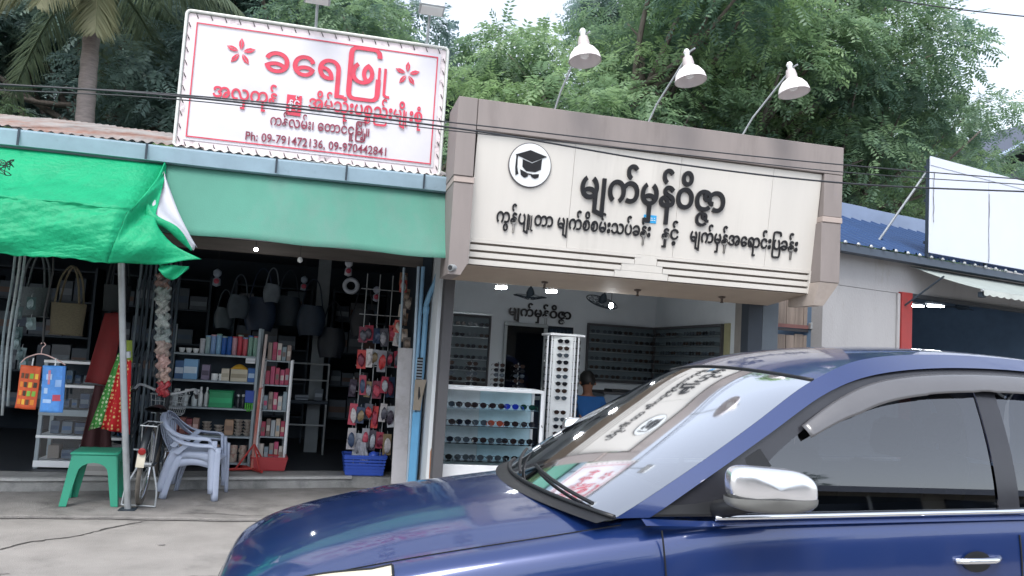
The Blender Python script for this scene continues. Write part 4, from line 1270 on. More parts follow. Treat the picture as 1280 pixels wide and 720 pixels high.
# ------------------------------------------------------------------ far gable roof at the right edge
gb = thing('gable_building', 'distant gabled building with dark sheet roof behind the white billboard', 'building', (24, 23, 0))
m_dkroof = mat('dark roof sheet', '#4a5160', .6, .2, var=.1)
q = MB(); q.box(22.3, 30, 23.4, 34, 0, 8.3); q.build('wall', m_w3, gb)
q = MB(); q.add([(20.3, 22, 8.55), (20.3, 36, 8.55), (26.2, 36, 11.9), (26.2, 22, 11.9), (20.3, 22, 8.35), (20.3, 36, 8.35), (26.2, 36, 11.7), (26.2, 22, 11.7)], [(0, 3, 2, 1), (4, 5, 6, 7), (0, 4, 7, 3), (0, 1, 5, 4), (3, 7, 6, 2), (1, 2, 6, 5)]); q.build('roof_slope', m_dkroof, gb)
q = MB(); q.add([(26.21, 22, 11.9), (26.21, 36, 11.9), (32, 36, 8.5), (32, 22, 8.5), (26.21, 22, 11.7), (26.21, 36, 11.7), (32, 36, 8.3), (32, 22, 8.3)], [(0, 3, 2, 1), (4, 5, 6, 7), (0, 4, 7, 3), (0, 1, 5, 4), (3, 7, 6, 2), (1, 2, 6, 5)]); q.build('roof_slope', m_dkroof, gb)
q = MB(); q.tube([(20.25, 21.97, 8.47), (26.2, 21.97, 11.85)], .08, 6); q.build('bargeboard', m_plblue, gb)
for k in range(5):
    q = MB(); q.tube([(20.8 + k * 1.1, 22.1, 8.5 + k * .6), (20.8 + k * 1.1, 35.9, 8.5 + k * .6)], .06, 6); q.build('purlin', m_grey, gb)
q = MB(); q.prism([(22.3, 8.32), (30, 8.32), (26.2, 11.3)], 23.4, 23.6); q.build('gable_wall', m_dkroof, gb)

# ------------------------------------------------------------------ overhead cables, strung in front of the shop row
def cable(pts, r, lab, name='overhead_cable'):
    q = MB(); q.tube(catmull(pts, 10), r, 6)
    return tag(q.build(name, mat('cable sheath', '#22252b', .5), None, smooth=0), lab, 'cable', 'overhead cables')
cable([(-6.0, 5.6, 2.85), (-3.00, 5.6, 2.95), (-1.09, 5.6, 3.07), (0.87, 5.6, 3.09), (2.42, 5.6, 3.03), (3.99, 5.6, 3.04), (5.75, 5.6, 3.16), (7.69, 5.6, 3.32), (12, 5.6, 3.9)], .007, 'lowest of the black cables crossing both shop signs')
cable([(-6.0, 5.7, 2.86), (-3.05, 5.7, 2.96), (-1.11, 5.7, 3.11), (0.88, 5.7, 3.16), (2.46, 5.7, 3.18), (4.06, 5.7, 3.22), (5.85, 5.7, 3.30), (7.83, 5.7, 3.43), (12, 5.7, 4.0)], .005, 'highest of the black cables crossing both shop signs')
cable([(-6.0, 5.5, 2.78), (-2.94, 5.5, 2.88), (-1.07, 5.5, 3.02), (0.74, 5.5, 3.04), (2.38, 5.5, 3.075), (3.92, 5.5, 3.10), (5.64, 5.5, 3.19), (7.55, 5.5, 3.31), (12, 5.5, 3.9)], .004, 'thin middle cable crossing both shop signs')
cable([(-2, 5.0, 4.7), (2.52, 5.0, 4.34), (3.96, 5.0, 4.31), (5.12, 5.0, 4.37), (6.47, 5.0, 4.50), (12, 5.0, 5.4)], .005, 'lone thin cable against the sky at the upper right')

# ------------------------------------------------------------------ trees behind the shops
def leaf_mat(name, dark, light, rough=.5):
    m = bpy.data.materials.new(name)
    m.use_nodes = True
    N, L = m.node_tree.nodes, m.node_tree.links
    b = N['Principled BSDF']
    at = N.new('ShaderNodeAttribute'); at.attribute_name = 'tint'
    nz = N.new('ShaderNodeTexNoise'); nz.inputs['Scale'].default_value = 2.2
    ad = N.new('ShaderNodeMath'); ad.operation = 'ADD'
    sb = N.new('ShaderNodeMath'); sb.operation = 'MULTIPLY_ADD'; sb.inputs[1].default_value = .6; sb.inputs[2].default_value = -.3
    L.new(nz.outputs['Fac'], sb.inputs[0]); L.new(sb.outputs[0], ad.inputs[0]); L.new(at.outputs['Fac'], ad.inputs[1])
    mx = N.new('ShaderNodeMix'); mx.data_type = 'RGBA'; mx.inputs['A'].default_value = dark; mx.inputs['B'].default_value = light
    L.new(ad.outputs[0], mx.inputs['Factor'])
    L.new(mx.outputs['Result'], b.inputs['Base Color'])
    b.inputs['Roughness'].default_value = rough
    tr = N.new('ShaderNodeBsdfTranslucent'); L.new(mx.outputs['Result'], tr.inputs['Color'])
    ms = N.new('ShaderNodeMixShader'); ms.inputs[0].default_value = .5
    L.new(b.outputs[0], ms.inputs[1]); L.new(tr.outputs[0], ms.inputs[2]); L.new(ms.outputs[0], N['Material Output'].inputs[0])
    return m
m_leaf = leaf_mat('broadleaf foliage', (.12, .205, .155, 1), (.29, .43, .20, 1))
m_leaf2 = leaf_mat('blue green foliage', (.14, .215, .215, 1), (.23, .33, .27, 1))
m_bark = mat('bark', '#6d655f', .9, var=.3, scale=6, stretch=(4, 4, .6), bump=.5, bscale=20)

def crown_mesh(seed, rx, ry, rz, nl, per, leaf=(.105, .036), npair=6, mat_=m_leaf, spray=(.20, .34)):
    """foliage: pinnate sprays of small leaflets set round many lobes, with holes left between the lobes"""
    rg = np.random.default_rng(seed)
    # lobes
    ce, rad, tn = [], [], []
    while len(ce) < nl:
        p = rg.uniform(-1, 1, 3)
        q = np.linalg.norm(p)
        if q > 1 or q < .25: continue
        if p[2] < -.75: continue
        p = p * np.array([rx, ry, rz])
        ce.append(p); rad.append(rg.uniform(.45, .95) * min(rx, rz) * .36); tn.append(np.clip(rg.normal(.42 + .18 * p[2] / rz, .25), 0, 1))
    V, F, Tn = [], [], []
    npl = npair * 2
    off = 0
    for L_ in range(nl):
        n = per
        d = rg.normal(size=(n, 3)); d /= np.linalg.norm(d, axis=1)[:, None]
        d[:, 2] = np.abs(d[:, 2]) * np.where(rg.random(n) < .72, 1, -1)
        rr_ = rad[L_] * rg.uniform(.55, 1.08, n) ** .6
        base = ce[L_] + d * rr_[:, None] * np.array([1.15, 1.15, .75])
        dr = d * np.array([1, 1, .25]) + rg.normal(scale=.45, size=(n, 3)) + np.array([0, 0, -.45])
        dr /= np.linalg.norm(dr, axis=1)[:, None]
        ln = rg.uniform(*spray, n)
        up = np.tile(np.array([0, 0, 1.0]), (n, 1)) + rg.normal(scale=.25, size=(n, 3))
        sd = np.cross(dr, up); sd /= (np.linalg.norm(sd, axis=1)[:, None] + 1e-6)
        nm = np.cross(sd, dr)
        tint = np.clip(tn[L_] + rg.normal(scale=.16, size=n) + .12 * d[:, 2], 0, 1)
        for k in range(npair):
            t = (k + .6) / npair
            for s in (-1, 1):
                pos = base + dr * (ln * t)[:, None] + nm * (-.18 * ln * t * t)[:, None]
                ld = sd * s * .9 + dr * .45 - nm * .25 + rg.normal(scale=.12, size=(n, 3))
                ld /= np.linalg.norm(ld, axis=1)[:, None]
                sz = leaf[0] * rg.uniform(.75, 1.25, n) * (1.1 - .45 * abs(t - .45))
                wd = np.cross(ld, nm); wd /= (np.linalg.norm(wd, axis=1)[:, None] + 1e-6)
                w_ = (leaf[1] * rg.uniform(.8, 1.2, n))[:, None]
                a = pos
                b = pos + ld * (sz * .45)[:, None] + wd * w_ * .5
                c_ = pos + ld * sz[:, None]
                e = pos + ld * (sz * .45)[:, None] - wd * w_ * .5
                V.append(np.stack([a, b, c_, e], 1).reshape(-1, 3))
                idx = off + np.arange(n * 4).reshape(-1, 4)
                F.append(idx); off += n * 4
                Tn.append(np.repeat(tint, 4))
    V = np.concatenate(V); F = np.concatenate(F); Tn = np.concatenate(Tn)
    me = bpy.data.meshes.new('crown')
    me.vertices.add(len(V)); me.vertices.foreach_set('co', V.astype(np.float32).ravel())
    me.loops.add(F.size); me.loops.foreach_set('vertex_index', F.astype(np.int32).ravel())
    me.polygons.add(len(F)); me.polygons.foreach_set('loop_start', np.arange(0, F.size, 4, dtype=np.int32))
    at = me.attributes.new('tint', 'FLOAT', 'POINT'); at.data.foreach_set('value', Tn.astype(np.float32))
    me.update(calc_edges=True)
    me.materials.append(mat_)
    return me, ce

def limbs(ce, h, seed, r0=.17):
    """trunk from the ground into the crown (crown centre at height h) and limbs to the lobes, in crown coordinates"""
    rg = random.Random(seed)
    q = MB()
    tr_ = [(0, 0, -h), (.06, .03, -h * .6), (-.05, .05, -h * .3), (.02, 0, -.4), (0, 0, .5)]
    q.tube(catmull(tr_, 4), [r0 * (1.25 - .055 * i) for i in range(17)], 9)
    b = MB()
    for p in ce:
        s = (rg.uniform(-.08, .08), rg.uniform(-.08, .08), rg.uniform(-h * .35, .1))
        m_ = ((s[0] + p[0]) * .5 + rg.uniform(-.2, .2), (s[1] + p[1]) * .5 + rg.uniform(-.2, .2), s[2] * .4 + p[2] * .6 - .25)
        b.tube(catmull([s, m_, tuple(p)], 4), [.06, .055, .05, .045, .04, .034, .028, .02, .012], 5)
    return q, b

kinds = []
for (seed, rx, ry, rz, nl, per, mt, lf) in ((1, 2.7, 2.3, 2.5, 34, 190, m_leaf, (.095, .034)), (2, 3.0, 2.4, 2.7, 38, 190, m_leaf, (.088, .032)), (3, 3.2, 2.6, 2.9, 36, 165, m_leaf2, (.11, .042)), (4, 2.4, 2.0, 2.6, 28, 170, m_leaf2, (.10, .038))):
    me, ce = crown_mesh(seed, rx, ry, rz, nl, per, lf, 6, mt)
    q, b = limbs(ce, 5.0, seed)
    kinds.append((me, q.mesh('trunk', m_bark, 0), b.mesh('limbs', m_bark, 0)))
def tree(kind, x, y, zc, s, rz, lab, cat='tree', name='leafy_tree'):
    t_ = thing(name, lab, cat, (0, 0, 0), group='leafy trees behind the shop row')
    me, tr_, lb = kinds[kind]
    link('crown', me, t_); link('trunk', tr_, t_); link('limbs', lb, t_)
    t_.matrix_basis = T(x, y, zc) @ RZ(rz) @ SC(s, s, zc / 5.0 if zc / 5.0 < s else s)
    # keep the trunk foot on the ground
    for ch in t_.children:
        if ch.name.startswith('trunk'):
            sz = t_.matrix_basis.to_scale().z
            ch.scale.z = (zc + .05) / (5.0 * sz)
    return t_
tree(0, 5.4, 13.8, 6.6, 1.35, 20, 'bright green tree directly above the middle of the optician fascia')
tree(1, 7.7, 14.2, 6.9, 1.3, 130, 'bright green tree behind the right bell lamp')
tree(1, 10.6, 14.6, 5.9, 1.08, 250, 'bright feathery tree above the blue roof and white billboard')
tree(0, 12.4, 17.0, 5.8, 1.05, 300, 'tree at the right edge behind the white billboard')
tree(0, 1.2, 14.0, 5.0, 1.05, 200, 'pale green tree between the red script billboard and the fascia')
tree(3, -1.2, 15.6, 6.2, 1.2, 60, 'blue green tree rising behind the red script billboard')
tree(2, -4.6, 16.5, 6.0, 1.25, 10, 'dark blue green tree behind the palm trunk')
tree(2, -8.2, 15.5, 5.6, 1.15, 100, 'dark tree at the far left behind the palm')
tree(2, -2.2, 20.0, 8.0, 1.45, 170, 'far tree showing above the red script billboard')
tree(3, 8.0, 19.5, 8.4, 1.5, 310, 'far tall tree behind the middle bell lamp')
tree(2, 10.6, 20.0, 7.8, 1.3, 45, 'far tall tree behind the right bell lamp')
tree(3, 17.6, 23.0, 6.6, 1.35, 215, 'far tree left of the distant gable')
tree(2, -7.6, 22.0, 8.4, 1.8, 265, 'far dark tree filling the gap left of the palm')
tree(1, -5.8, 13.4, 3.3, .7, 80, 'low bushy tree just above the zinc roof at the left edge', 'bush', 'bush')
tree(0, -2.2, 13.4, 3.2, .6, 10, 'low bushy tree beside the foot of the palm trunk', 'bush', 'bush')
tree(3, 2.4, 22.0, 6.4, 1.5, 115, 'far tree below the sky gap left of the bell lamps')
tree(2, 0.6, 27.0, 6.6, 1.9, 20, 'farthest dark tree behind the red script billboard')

# coconut palm
pm = thing('coconut_palm', 'coconut palm with drooping pale fronds above the zinc roof', 'palm', (-3.1, 11.6, 0))
q = MB()
tp_ = catmull([(-3.27, 12.3, 0), (-3.42, 12.3, 2), (-3.52, 12.3, 3.8), (-3.57, 12.3, 5.2), (-3.60, 12.3, 6.75)], 10)
q.tube(tp_, [.16 - .0016 * i + .008 * (i % 2) for i in range(len(tp_))], 12)
q.build('trunk', mat('palm bark', '#857c79', .9, var=.25, scale=8, stretch=(1, 1, 5), bump=.4), pm, smooth=0)
m_frond = leaf_mat('palm frond', (.11, .16, .12, 1), (.24, .30, .18, 1))
m_dead = leaf_mat('yellowing frond', (.20, .22, .13, 1), (.34, .34, .20, 1))
rgp = np.random.default_rng(5)
def frond(az, el, ln, droop, m_, lab=None):
    c0 = np.array([-3.60, 12.3, 6.75])
    h = np.array([math.cos(az), math.sin(az), 0.0])
    P = []
    for k in range(13):
        t = k / 12
        P.append(c0 + h * ln * (t * math.cos(el) * (1 - .15 * t)) + np.array([0, 0, ln * (t * math.sin(el) - droop * t * t)]))
    q = MB()
    q.tube([tuple(p) for p in P], [.028 - .0018 * k for k in range(13)], 5)
    sdv = np.array([-h[1], h[0], 0])
    V, F = [], []
    for k in range(120):
        t = .12 + .87 * k / 119
        i = min(int(t * 12), 11); f = t * 12 - i
        p = P[i] * (1 - f) + P[i + 1] * f
        d = P[i + 1] - P[i]; d /= np.linalg.norm(d)
        l = .62 * math.sin(math.pi * min(1, .18 + .8 * t)) ** .7 * rgp.uniform(.8, 1.1)
        for s in (-1, 1):
            e = sdv * s * .7 + d * .6 + np.array([0, 0, -.55]) + rgp.normal(scale=.08, size=3)
            e /= np.linalg.norm(e)
            n_ = np.cross(e, d); n_ /= np.linalg.norm(n_)
            wv = np.cross(n_, e) * .011
            mid = p + e * l * .5
            tip = p + e * l + np.array([0, 0, -.12 * l])
            o = len(V)
            V += [tuple(p - wv * .5), tuple(p + wv * .5), tuple(mid + wv), tuple(mid - wv), tuple(tip)]
            F += [(o, o + 1, o + 2, o + 3), (o + 3, o + 2, o + 4)]
    q.add(V, F)
    me = q.mesh('frond', m_)
    at = me.attributes.new('tint', 'FLOAT', 'POINT'); at.data.foreach_set('value', rgp.uniform(.2, .8, len(me.vertices)).astype(np.float32))
    link('frond', me, pm, lab)
for k in range(17):
    el = [.9, .35, -.1, .6, .1][k % 5]
    frond(2 * math.pi * k / 17 * 3.1, el, rgp.uniform(2.6, 3.2), rgp.uniform(.35, .55), m_frond)
frond(-1.9, -.5, 1.5, .25, m_dead, 'yellowing frond hanging beside the trunk'); frond(-1.2, -.9, 1.2, .2, m_dead, 'yellowing frond hanging beside the trunk'); frond(-2.6, -.35, 2.0, .45, m_dead)
for k in range(6):
    a = k * 1.05
    q = MB(); q.lathe([(.01, -.11), (.07, -.08), (.09, 0), (.06, .08), (.01, .11)], 10, M=T(-3.60 + .2 * math.cos(a), 12.3 + .2 * math.sin(a), 6.5)); q.build('coconut', mat('coconut husk', '#8c8a4c', .6), pm, smooth=60)

# ------------------------------------------------------------------ the other side of the street, seen only in reflections
m_far = mat('far side plaster', '#8f8a80', .85, var=.1)
os_ = thing('opposite_shophouse', 'long low shophouse across the street behind the camera', 'building', (2, -11, 0))
q = MB(); q.box(-18, 26, -17, -11, .0, 3.1); q.build('wall', m_far, os_)
q = MB(); q.add([(-18.5, -10.0, 2.9), (26.5, -10.0, 2.9), (26.5, -14, 4.3), (-18.5, -14, 4.3), (-18.5, -18, 2.9), (26.5, -18, 2.9)], [(0, 1, 2, 3), (3, 2, 5, 4)]); q.build('roof', m_dkroof, os_)
for k in range(12):
    x = -17 + k * 3.5
    q = MB(); q.box(x, x + 2.8, -10.99, -10.93, .05, 2.5); o = q.build('shop_front', m_void, os_)
    q = MB(); q.box(x + 1.36, x + 1.44, -10.928, -10.90, .05, 2.5); q.build('mullion', m_grey, o)
tree(2, -7, -19, 5.0, 1.3, 33, 'tree across the street behind the camera to the left')
tree(1, 6, -20, 5.0, 1.2, 77, 'tree across the street straight behind the camera')
tree(2, 14, -19, 4.6, 1.1, 150, 'tree across the street behind the camera to the right')

# ------------------------------------------------------------------ in front of the goods shop
# plastic stool
m_stool = mat('green plastic', '#2f8f74', .4, var=.06, scale=5)
sg = thing('plastic_stool', 'green plastic stool beside the leaning post', 'stool', (-1.80, 7.60, .03), R(4))
def stool_panel(hw_top, hw_bot, h):
    P = [(-hw_top, h), (hw_top, h), (hw_bot, 0), (hw_bot - .055, 0)]
    for k in range(9):
        a = math.pi * k / 8
        P.append((.5 * (hw_top + hw_bot) * .60 * math.cos(a), h - .15 + .085 * math.sin(a)))
    P += [(-hw_bot + .055, 0), (-hw_bot, 0)]
    return P
H_ = .44
for k in range(4):
    q = MB(); q.prism(stool_panel(.165, .222, H_ - .02), -.006, .006, M=T(-1.80, 7.60, .03) @ RZ(4 + 90 * k) @ T(0, -.216, 0) @ RX(-6.6)); q.build('side_panel', m_stool, sg)
q = MB(); q.box(-.185, .185, -.185, .185, H_ - .03, H_, .012, M=T(-1.80, 7.60, .03) @ RZ(4)); q.build('seat', m_stool, sg, smooth=40)

# bicycle, rear wheel towards the road
bk = thing('bicycle', 'old bicycle with front basket parked behind the leaning post', 'bicycle', (-1.36, 7.5, .03))
MBK = T(-1.41, 7.50, .03) @ RZ(3) @ RY(3)
m_tyre = mat('tyre rubber', '#26262a', .8); m_btyre = mat('dusty bicycle tyre', '#5f5b55', .85, var=.25, scale=20); m_bframe = mat('dark bike paint', '#23282e', .4, .3); m_cream_g = mat('cream mudguard', '#b9b3a2', .45)
WR = .325
def wheel(y):
    q = MB(); q.tube([(0, y + WR * math.cos(2 * math.pi * k / 32), WR + .02 + WR * math.sin(2 * math.pi * k / 32)) for k in range(32)], .019, 8, closed=True); wq = q.build('wheel', m_btyre, bk, smooth=0, M=MBK)
    q = MB(); q.tube([(0, y + .295 * math.cos(2 * math.pi * k / 32), WR + .02 + .295 * math.sin(2 * math.pi * k / 32)) for k in range(32)], .010, 6, closed=True); q.build('rim', m_chrome, wq, smooth=0, M=MBK)
    q = MB(); q.tube([(-.045, y, WR + .02), (.045, y, WR + .02)], .022, 8); q.build('hub', m_grey, wq, smooth=40, M=MBK)
    for k in range(18):
        a = 2 * math.pi * k / 18
        q = MB(); q.tube([(.03 * (-1) ** k, y, WR + .02), (0, y + .29 * math.cos(a), WR + .02 + .29 * math.sin(a))], .0016, 3); q.build('spoke', m_grey, wq, M=MBK)
wheel(-.02); wheel(1.02)
def bpart(name, pts, r, m, n=8, cm=True):
    q = MB(); q.tube(catmull(pts, 5) if cm else pts, r, n); return q.build(name, m, bk, smooth=40, M=MBK)
bpart('seat_tube', [(0, .40, .30), (0, .30, .62), (0, .25, .78)], .015, m_bframe)
bpart('down_tube', [(0, .40, .30), (0, .62, .46), (0, .82, .72)], .017, m_bframe)
bpart('top_tube', [(0, .34, .52), (0, .58, .58), (0, .82, .78)], .014, m_bframe)
for s in (-1, 1):
    bpart('chain_stay', [(s * .03, .40, .30), (s * .055, .2, .33), (s * .055, -.02, .345)], .009, m_bframe)
    bpart('seat_stay', [(s * .02, .28, .68), (s * .055, .1, .5), (s * .055, -.02, .345)], .008, m_bframe)
    bpart('fork_leg', [(s * .045, .86, .64), (s * .05, .93, .45), (s * .05, 1.02, .345)], .010, m_bframe)
    bpart('grip', [(s * .26, .62, .93), (s * .28, .50, .91)], .016, m_black, cm=False)
    bpart('carrier_stay', [(s * .05, -.02, .36), (s * .06, -.12, .68)], .005, m_grey, cm=False)
    bpart('pedal_crank', [(s * .07, .40, .30), (s * .08, .40 + s * .1, .30 - s * .12), (s * .16, .40 + s * .1, .30 - s * .12)], .011, m_grey, cm=False)
    bpart('kickstand_leg', [(s * .06, -.02, .33), (s * .12, -.08, .15), (s * .13, -.10, .01)], .008, m_grey)
bpart('kickstand_foot', [(-.13, -.10, .012), (.13, -.10, .012)], .008, m_grey, cm=False)
bpart('head_tube', [(0, .82, .66), (0, .79, .92)], .02, m_bframe, cm=False)
bpart('handlebar', [(-.27, .56, .93), (-.24, .70, .97), (-.10, .78, .92), (0, .80, .90), (.10, .78, .92), (.24, .70, .97), (.27, .56, .93)], .012, mat('dull aluminium bar', '#c4c8cc', .35, .3))
q = MB(); q.grid(lambda u, v: ((.095 - .065 * u) * math.sin(2 * math.pi * v) * (1 if u < .98 else .3), .10 + .28 * u, .80 + .022 * math.cos(2 * math.pi * v) + .012 * math.sin(3 * u)), 10, 14); q.build('saddle', m_black, bk, smooth=0, M=MBK)
q = MB()
for x in (-.06, -.02, .02, .06):
    q.tube([(x, -.22, .69), (x, .18, .69)], .005, 5)
q.tube([(-.065, -.22, .69), (.065, -.22, .69)], .006, 5); q.tube([(-.065, .17, .69), (.065, .17, .69)], .006, 5); o = q.build('carrier', m_grey, bk, M=MBK)
def mudg(y, a0, a1):
    def fn(u, v):
        a = R(a0 + (a1 - a0) * u)
        x = -.03 + .06 * v
        r_ = WR + .035 - .010 * abs(2 * v - 1) ** 2
        return (x, y + r_ * math.cos(a), WR + .02 + r_ * math.sin(a))
    q = MB(); q.grid(fn, 20, 4); o = q.build('mudguard', m_bframe, bk, smooth=0, M=MBK); md = o.modifiers.new('t', 'SOLIDIFY'); md.thickness = .002
mudg(-.02, 60, 160); mudg(1.02, 20, 150)
q = MB(); q.grid(lambda u, v: (-.032 + .064 * v, -.02 + (WR + .040) * math.cos(R(158 + 18 * u)), WR + .02 + (WR + .040) * math.sin(R(158 + 18 * u))), 8, 3); q.build('mudguard_tail', m_cream_g, bk, smooth=0, M=MBK, label='cream tail of the rear mudguard')
q = MB(); q.lathe([(.012, 0), (.03, .004), (.03, .015), (.012, .02)], 10, M=T(0, -.372, .50) @ RX(90)); q.build('reflector', mat('red reflector', '#7a1818', .2), bk, smooth=40, M=MBK)
# wire basket in front of the handlebar
bs = None
for z, k in ((.70, .80), (.76, .86), (.82, .92), (.88, 1.0)):
    q = MB(); q.tube([(-.17 * k, .88, z), (.17 * k, .88, z), (.17 * k, .88 + .24 * k, z), (-.17 * k, .88 + .24 * k, z)], .004 if z < .88 else .006, 5, closed=True); o = q.build('basket' if bs is None else 'basket_hoop', m_grey, bk if bs is None else bs, M=MBK)
    bs = bs or o
for k in range(9):
    x = -.136 + .034 * k
    q = MB(); q.tube([(x * 1.2, .885, .88), (x, .885, .70), (x, 1.07, .70), (x * 1.2, 1.11, .88)], .003, 4); q.build('basket_wire', m_grey, bs, M=MBK)

# monobloc arm chairs, two stacked
m_mono = mat('white plastic', '#a8b2c6', .35, var=.05)
def chair(dx, dz, lab):
    ch = thing('plastic_chair', lab, 'chair', (-1.06 + dx, 8.0, .03 + dz), group='stacked plastic arm chairs')
    Mc = T(-1.05 + dx, 8.0, .03 + dz) @ RZ(-6) @ SC(.9, .9, .88)
    # band: arm, round the back, arm
    up_ = [(.235, -.25, .50), (.20, -.275, .565), (.05, -.285, .575), (-.10, -.28, .60), (-.22, -.25, .68), (-.285, -.16, .77), (-.31, 0, .80), (-.285, .16, .77), (-.22, .25, .68), (-.10, .28, .60), (.05, .285, .575), (.20, .275, .565), (.235, .25, .50)]
    U_ = catmull(up_, 6)
    def ridge(u, v):
        t = u * (len(U_) - 1); i = min(int(t), len(U_) - 2); f = t - i
        p = np.array(U_[i]) * (1 - f) + np.array(U_[i + 1]) * f
        n_ = np.array([p[0] * 1.0, p[1] * 1.25, 0]); n_ /= np.linalg.norm(n_) + 1e-6
        a = -.5 + v
        return tuple(p + n_ * .055 * a + np.array([0, 0, -.035 * (2 * a) ** 2 * (1 if a > 0 else .35)]))
    q = MB(); q.grid(ridge, 70, 6); o = q.build('arm_band', m_mono, ch, smooth=0, M=Mc); md = o.modifiers.new('t', 'SOLIDIFY'); md.thickness = .006
    # back with slots
    for k in range(7):
        a0 = -.9 + k * .30
        def slat(u, v):
            a = a0 - .09 + .18 * u
            top_ = (-.29 - .02 * math.cos(a), .19 * a / .9 * 1.05, .785 - .03 * a * a)
            bot = (-.20, .16 * a / .9, .40)
            return tuple(np.array(top_) * (1 - v) + np.array(bot) * v + np.array([-.03 * math.sin(math.pi * v), 0, 0]))
        q = MB(); q.grid(slat, 2, 8); o = q.build('back_slat', m_mono, ch, smooth=0, M=Mc); md = o.modifiers.new('t', 'SOLIDIFY'); md.thickness = .005
    def seat(u, v):
        x = -.21 + .45 * u; hw = .20 + .03 * u
        y = (-1 + 2 * v) * hw
        return (x, y, .40 + .02 * u - .018 * math.cos(math.pi * (v - .5)) * math.sin(math.pi * u) - (.03 * max(0, (u - .85) / .15) ** 2))
    q = MB(); q.grid(seat, 12, 12); o = q.build('seat', m_mono, ch, smooth=0, M=Mc); md = o.modifiers.new('t', 'SOLIDIFY'); md.thickness = .006
    for s in (-1, 1):
        q = MB(); q.grid(lambda u, v: (-.17 + .40 * u, s * (.215 + .018 * u), .41 - (.065 + .05 * (2 * u - 1) ** 2) * v), 10, 2); o = q.build('apron', m_mono, ch, smooth=0, M=Mc); md = o.modifiers.new('t', 'SOLIDIFY'); md.thickness = .006
        # front leg rises into the arm; rear leg rakes back
        def fl_(u, v):
            z = .53 * (1 - v)
            wv = .040 + .030 * (1 - v)
            a = -.5 + u
            x = .235 + .03 * v + a * wv
            return (x, s * (.245 + .02 * v + .012 * math.cos(math.pi * a * 2)), z)
        q = MB(); q.grid(fl_, 6, 8); o = q.build('leg', m_mono, ch, smooth=0, M=Mc); md = o.modifiers.new('t', 'SOLIDIFY'); md.thickness = .02
        def rl_(u, v):
            z = .45 * (1 - v) ; a = -.5 + u
            x = -.165 - .075 * v + .06 * (1 - v) ** 3 + a * (.05 + .03 * (1 - v) ** 2)
            return (x, s * (.205 + .035 * v + .01 * math.cos(2 * math.pi * a)), z)
        q = MB(); q.grid(rl_, 6, 8); o = q.build('leg', m_mono, ch, smooth=0, M=Mc); md = o.modifiers.new('t', 'SOLIDIFY'); md.thickness = .02
        q = MB(); q.strip([(-.17, s * .262, .47), (-.06, s * .27, .575)], [(-.12, s * .262, .45), (-.0, s * .27, .57)]); o = q.build('arm_brace', m_mono, ch, M=Mc); md = o.modifiers.new('t', 'SOLIDIFY'); md.thickness = .012
chair(0, 0, 'lower of two stacked pale plastic arm chairs beside the bicycle')
chair(-.035, .062, 'upper of two stacked pale plastic arm chairs beside the bicycle')

# ------------------------------------------------------------------ steel goods rack and its goods
m_shelf = mat('grey shelf steel', '#8f9aa0', .5, .3, var=.1)
rk = thing('goods_rack', 'grey steel rack of household goods facing the road', 'rack', (-1.07, 9.15, .145))
RX0, RX1, RY0, RY1 = -1.56, -.66, 8.95, 9.3
for x in (RX0, RX1):
    for y in (RY0, RY1):
        q = MB(); q.box(x - .015, x + .015, y - .015, y + .015, .145, 1.62, .002); q.build('upright', m_shelf, rk)
SZ = [1.32, 1.045, .765, .475, .20]
for z in SZ:
    q = MB(); q.box(RX0 + .016, RX1 - .016, RY0 - .012, RY1 + .01, z - .02, z, .003); q.build('shelf', m_shelf, rk)
q = MB(); q.box(RX0, RX1, RY1 + .016, RY1 + .022, .2, 1.3); q.build('back_sheet', m_darkmetal, rk)
GOODS = {}
def proto(key, fn):
    if key not in GOODS:
        GOODS[key] = fn()
    return GOODS[key]
def bottle_mesh(r, h, cap_r, col, capc, key):
    def mk():
        q = MB(); q.lathe([(r * .9, 0), (r, .01), (r, h * .62), (r * .45, h * .78), (r * .4, h * .86)], 12)
        k = MB(); k.lathe([(cap_r, h * .861), (cap_r, h), (cap_r * .6, h + .004)], 10)
        return q.mesh('bottle', mat('bottle ' + col, col, .3, var=.05), 40), k.mesh('cap', mat('cap ' + capc, capc, .4), 40)
    return proto(key, mk)
def place_multi(name, meshes, partnames, lab, cat, grp, x, y, z, rz=0, s=1.0):
    t_ = thing(name, lab, cat, (0, 0, 0), group=grp)
    for me, pn in zip(meshes, partnames):
        link(pn, me, t_)
    t_.matrix_basis = T(x, y, z) @ RZ(rz) @ SC(s, s, s)
    return t_
def carton(lab, x, y, z, w_, d_, h_, col, band, grp=None, name='carton', cat='box'):
    t_ = thing(name, lab, cat, (x, y, z), group=grp)
    q = MB(); q.box(x - w_ / 2, x + w_ / 2, y - d_ / 2, y + d_ / 2, z, z + h_, .003); q.build('box', mat('card ' + col, col, .5, var=.08), t_)
    q = MB(); q.box(x - w_ / 2 + .006, x + w_ / 2 - .006, y - d_ / 2 - .0015, y - d_ / 2 + .002, z + h_ * .3, z + h_ * .62); q.build('printed_band', mat('print ' + band, band, .5), t_)
    return t_
random.seed(31)
YG = 9.04
